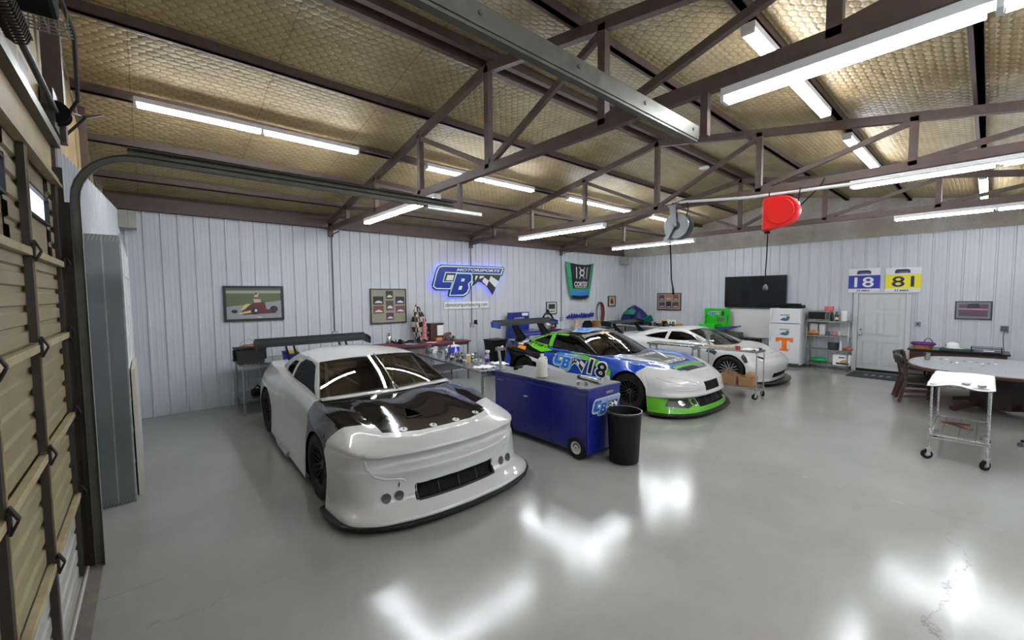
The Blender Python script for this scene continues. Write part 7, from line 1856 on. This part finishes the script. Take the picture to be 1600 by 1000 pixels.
tag(MB().box(-.05,.05,-.03,.03,0,.03).build('blue_eraser', M('navy block', (.01,.02,.1), .5), loc=(9.05, 2.94, .93)), 'small navy block at the corner of the chrome cart', 'block')
t = thing('bench_vise', 'grey metal vise like press standing at the joint of the two narrow tables', 'vise', (8.9, 3.88, .93)); MB().box(-.06,.06,-.05,.05,0,.05).box(-.035,.035,-.03,.03,.05,.28).box(-.08,.08,-.04,.04,.24,.31).build('press_body', mGALV, t, bevel=.006); MB().tube([(-.12,0,.32), (.12,0,.32)], .01, 8).build('lever', mCHROME, t); MB().cyl((0,0,.12), (0,-.12,.12), .02, 10).build('spindle', mCHROME, t)
t = thing('jack_stand', 'small aluminium block stand by the front wheel of the white coupe', 'stand', (8.45, 3.6, 0)); MB().box(-.1,.1,-.1,.1,0,.02).box(-.03,.03,-.03,.03,.02,.32).box(-.1,.1,-.12,.12,.32,.42).build('stand_body', mGALV, t, bevel=.004)

# ------------------------------------------------------------------ reels and pipe under the middle truss
PX = 6.64
tag(MB().tube([(PX, 3.42, 3.53), (PX, 3.3, 3.53), (PX, 2.35, 3.43), (PX, 1.2, 3.385), (PX, -.3, 3.385), (PX, -1.7, 3.385)], .022, 10).build('air_pipe', mWHITE, smooth=True), 'white pipe running along the middle truss above the reels', 'pipe')
t = thing('hose_reel', 'grey steel hose reel hanging from the middle truss', 'hose reel', (PX-.02, 3.40, 3.15))
def reel_T(x): return Matrix.Translation((x, 0, 0)) @ Matrix.Rotation(PI/2, 4, 'Y')
MB().lathe([(.06,-.09), (.205,-.09), (.215,-.08), (.215,-.075), (.19,-.07), (.12,-.068)], 36, reel_T(0), False).lathe([(.12,.068), (.19,.07), (.215,.075), (.215,.08), (.205,.09), (.06,.09)], 36, reel_T(0), False).build('side_discs', M('reel grey', (.22,.23,.24), .35, .6), t, smooth=True)
MB().lathe([(.12,-.07), (.12,.07)], 28, reel_T(0), False).lathe([(.155,-.065), (.165,-.05), (.165,.05), (.155,.065)], 28, reel_T(0), False).build('wound_hose', mBLACKM, t, smooth=True)
MB().lathe([(.0,-.1), (.07,-.1), (.07,-.09)], 20, reel_T(0), False).build('hub', mDKGREY, t, smooth=True)
MB().bar((-.115, .05, .33), (-.115, .02, -.02), .1, .012, up=(1,0,0)).bar((-.13, .02, .0), (-.13, .17, -.24), .06, .02, up=(1,0,0)).box(-.13,.1,-.02,.12,.31,.335).build('bracket_arm', MATS['reel grey'], t)
MB().tube([(0,.10,.34), (0,.10,.40)], .006, 6).tube([(0,-.0,.34), (0,-.0,.40)], .006, 6).tube([(-.0,-.14,.36), (.0,-.16,.25), (0,-.12,.1)], .008, 6).build('hanger_wire', mBLACK, t)
MB().box(-.05,.05,.11,.2,-.26,-.22).build('hose_guide', mGALV, t)
MB().tube([(-.0,.14,-.24), (0.,.12,-.6), (.0,.11,-.85), (0,.08,-1.02)], .0115, 8).build('hose', mBLACKM, t, smooth=True)
MB().tube([(0,.08,-1.0), (0,.07,-1.12)], .018, 8).build('coupler', mBLACK, t, smooth=True)
t = thing('cord_reel', 'bright red cord reel housing hanging from the middle truss', 'cord reel', (PX-.02, 1.93, 3.15))
# outline: square corner at lower left, rounded to the right, seen from the garage door side (left is +y)
pts = [(.215,-.24), (.215,.17), (.19,.225)]+[(.0,.225)]+[(-.03-.20*math.sin(a), .01+.21*math.cos(a)) for a in [PI*k/12 for k in range(1, 12)]]+[(.0,-.205)]
MB().prism([(y, z) for y, z in pts], -.07, .07, Matrix(((0,0,1,0),(1,0,0,0),(0,1,0,0),(0,0,0,1)))).build('housing', M('signal red', (.62,.012,.01), .35, var=0), t, bevel=.02)
MB().prism([(.17*math.cos(a)-.01, .17*math.sin(a)+.01) for a in [2*PI*k/28 for k in range(28)]], -.085, -.07, Matrix(((0,0,1,0),(1,0,0,0),(0,1,0,0),(0,0,0,1)))).build('drum_cover', MATS['signal red'], t, bevel=.006)
MB().box(-.03,.03,.12,.19,-.27,-.24).build('cord_guide', mBLACK, t)
MB().tube([(0,.15,.2), (0,.15,.30)], .007, 6).tube([(0,-.2,.12), (0,-.22,.30)], .007, 6).build('hanger_wire', mBLACK, t)
MB().tube([(0,.155,-.26), (0.,.16,-.6), (.0,.17,-.8), (0,.165,-1.0)], .008, 8).build('cord', mBLACKM, t, smooth=True)
MB().lathe([(.008,.0), (.03,-.03), (.035,-.07), (.02,-.09)], 14, Matrix.Translation((0,.165,-.98))).build('cord_end', mDKGREY, t, smooth=True)
tag(MB().tube([(PX, 1.72, 3.2), (PX, 1.5, 3.42), (PX, 1.45, 3.52)], .008, 6).build('reel_cable', mBLACK, smooth=True), 'black supply cable rising from the red reel to the truss', 'cable')
tag(MB().lathe([(.02,-.03), (.09,-.02), (.1,.0), (.09,.01)], 20).build('smoke_detector', mWHITE, loc=(8.5, 3.85, ztop(3.85)-.06), smooth=True), 'small round white detector hanging under the ridge beyond the reels', 'detector')
EXPO = 1.2
# ================================================================== LIGHT AND VIEW
w = bpy.data.worlds.new('world'); sc.world = w; w.use_nodes = True
w.node_tree.nodes['Background'].inputs[0].default_value = (.8, .88, 1, 1); w.node_tree.nodes['Background'].inputs[1].default_value = .3
sc.view_settings.view_transform = 'Standard'; sc.view_settings.look = 'None'
sc.view_settings.exposure = EXPO; sc.view_settings.gamma = 1; sc.view_settings.use_curve_mapping = False
sc.cycles.max_bounces = 8; sc.cycles.diffuse_bounces = 5; sc.cycles.glossy_bounces = 4; sc.cycles.transmission_bounces = 6
sc.cycles.sample_clamp_indirect = 6
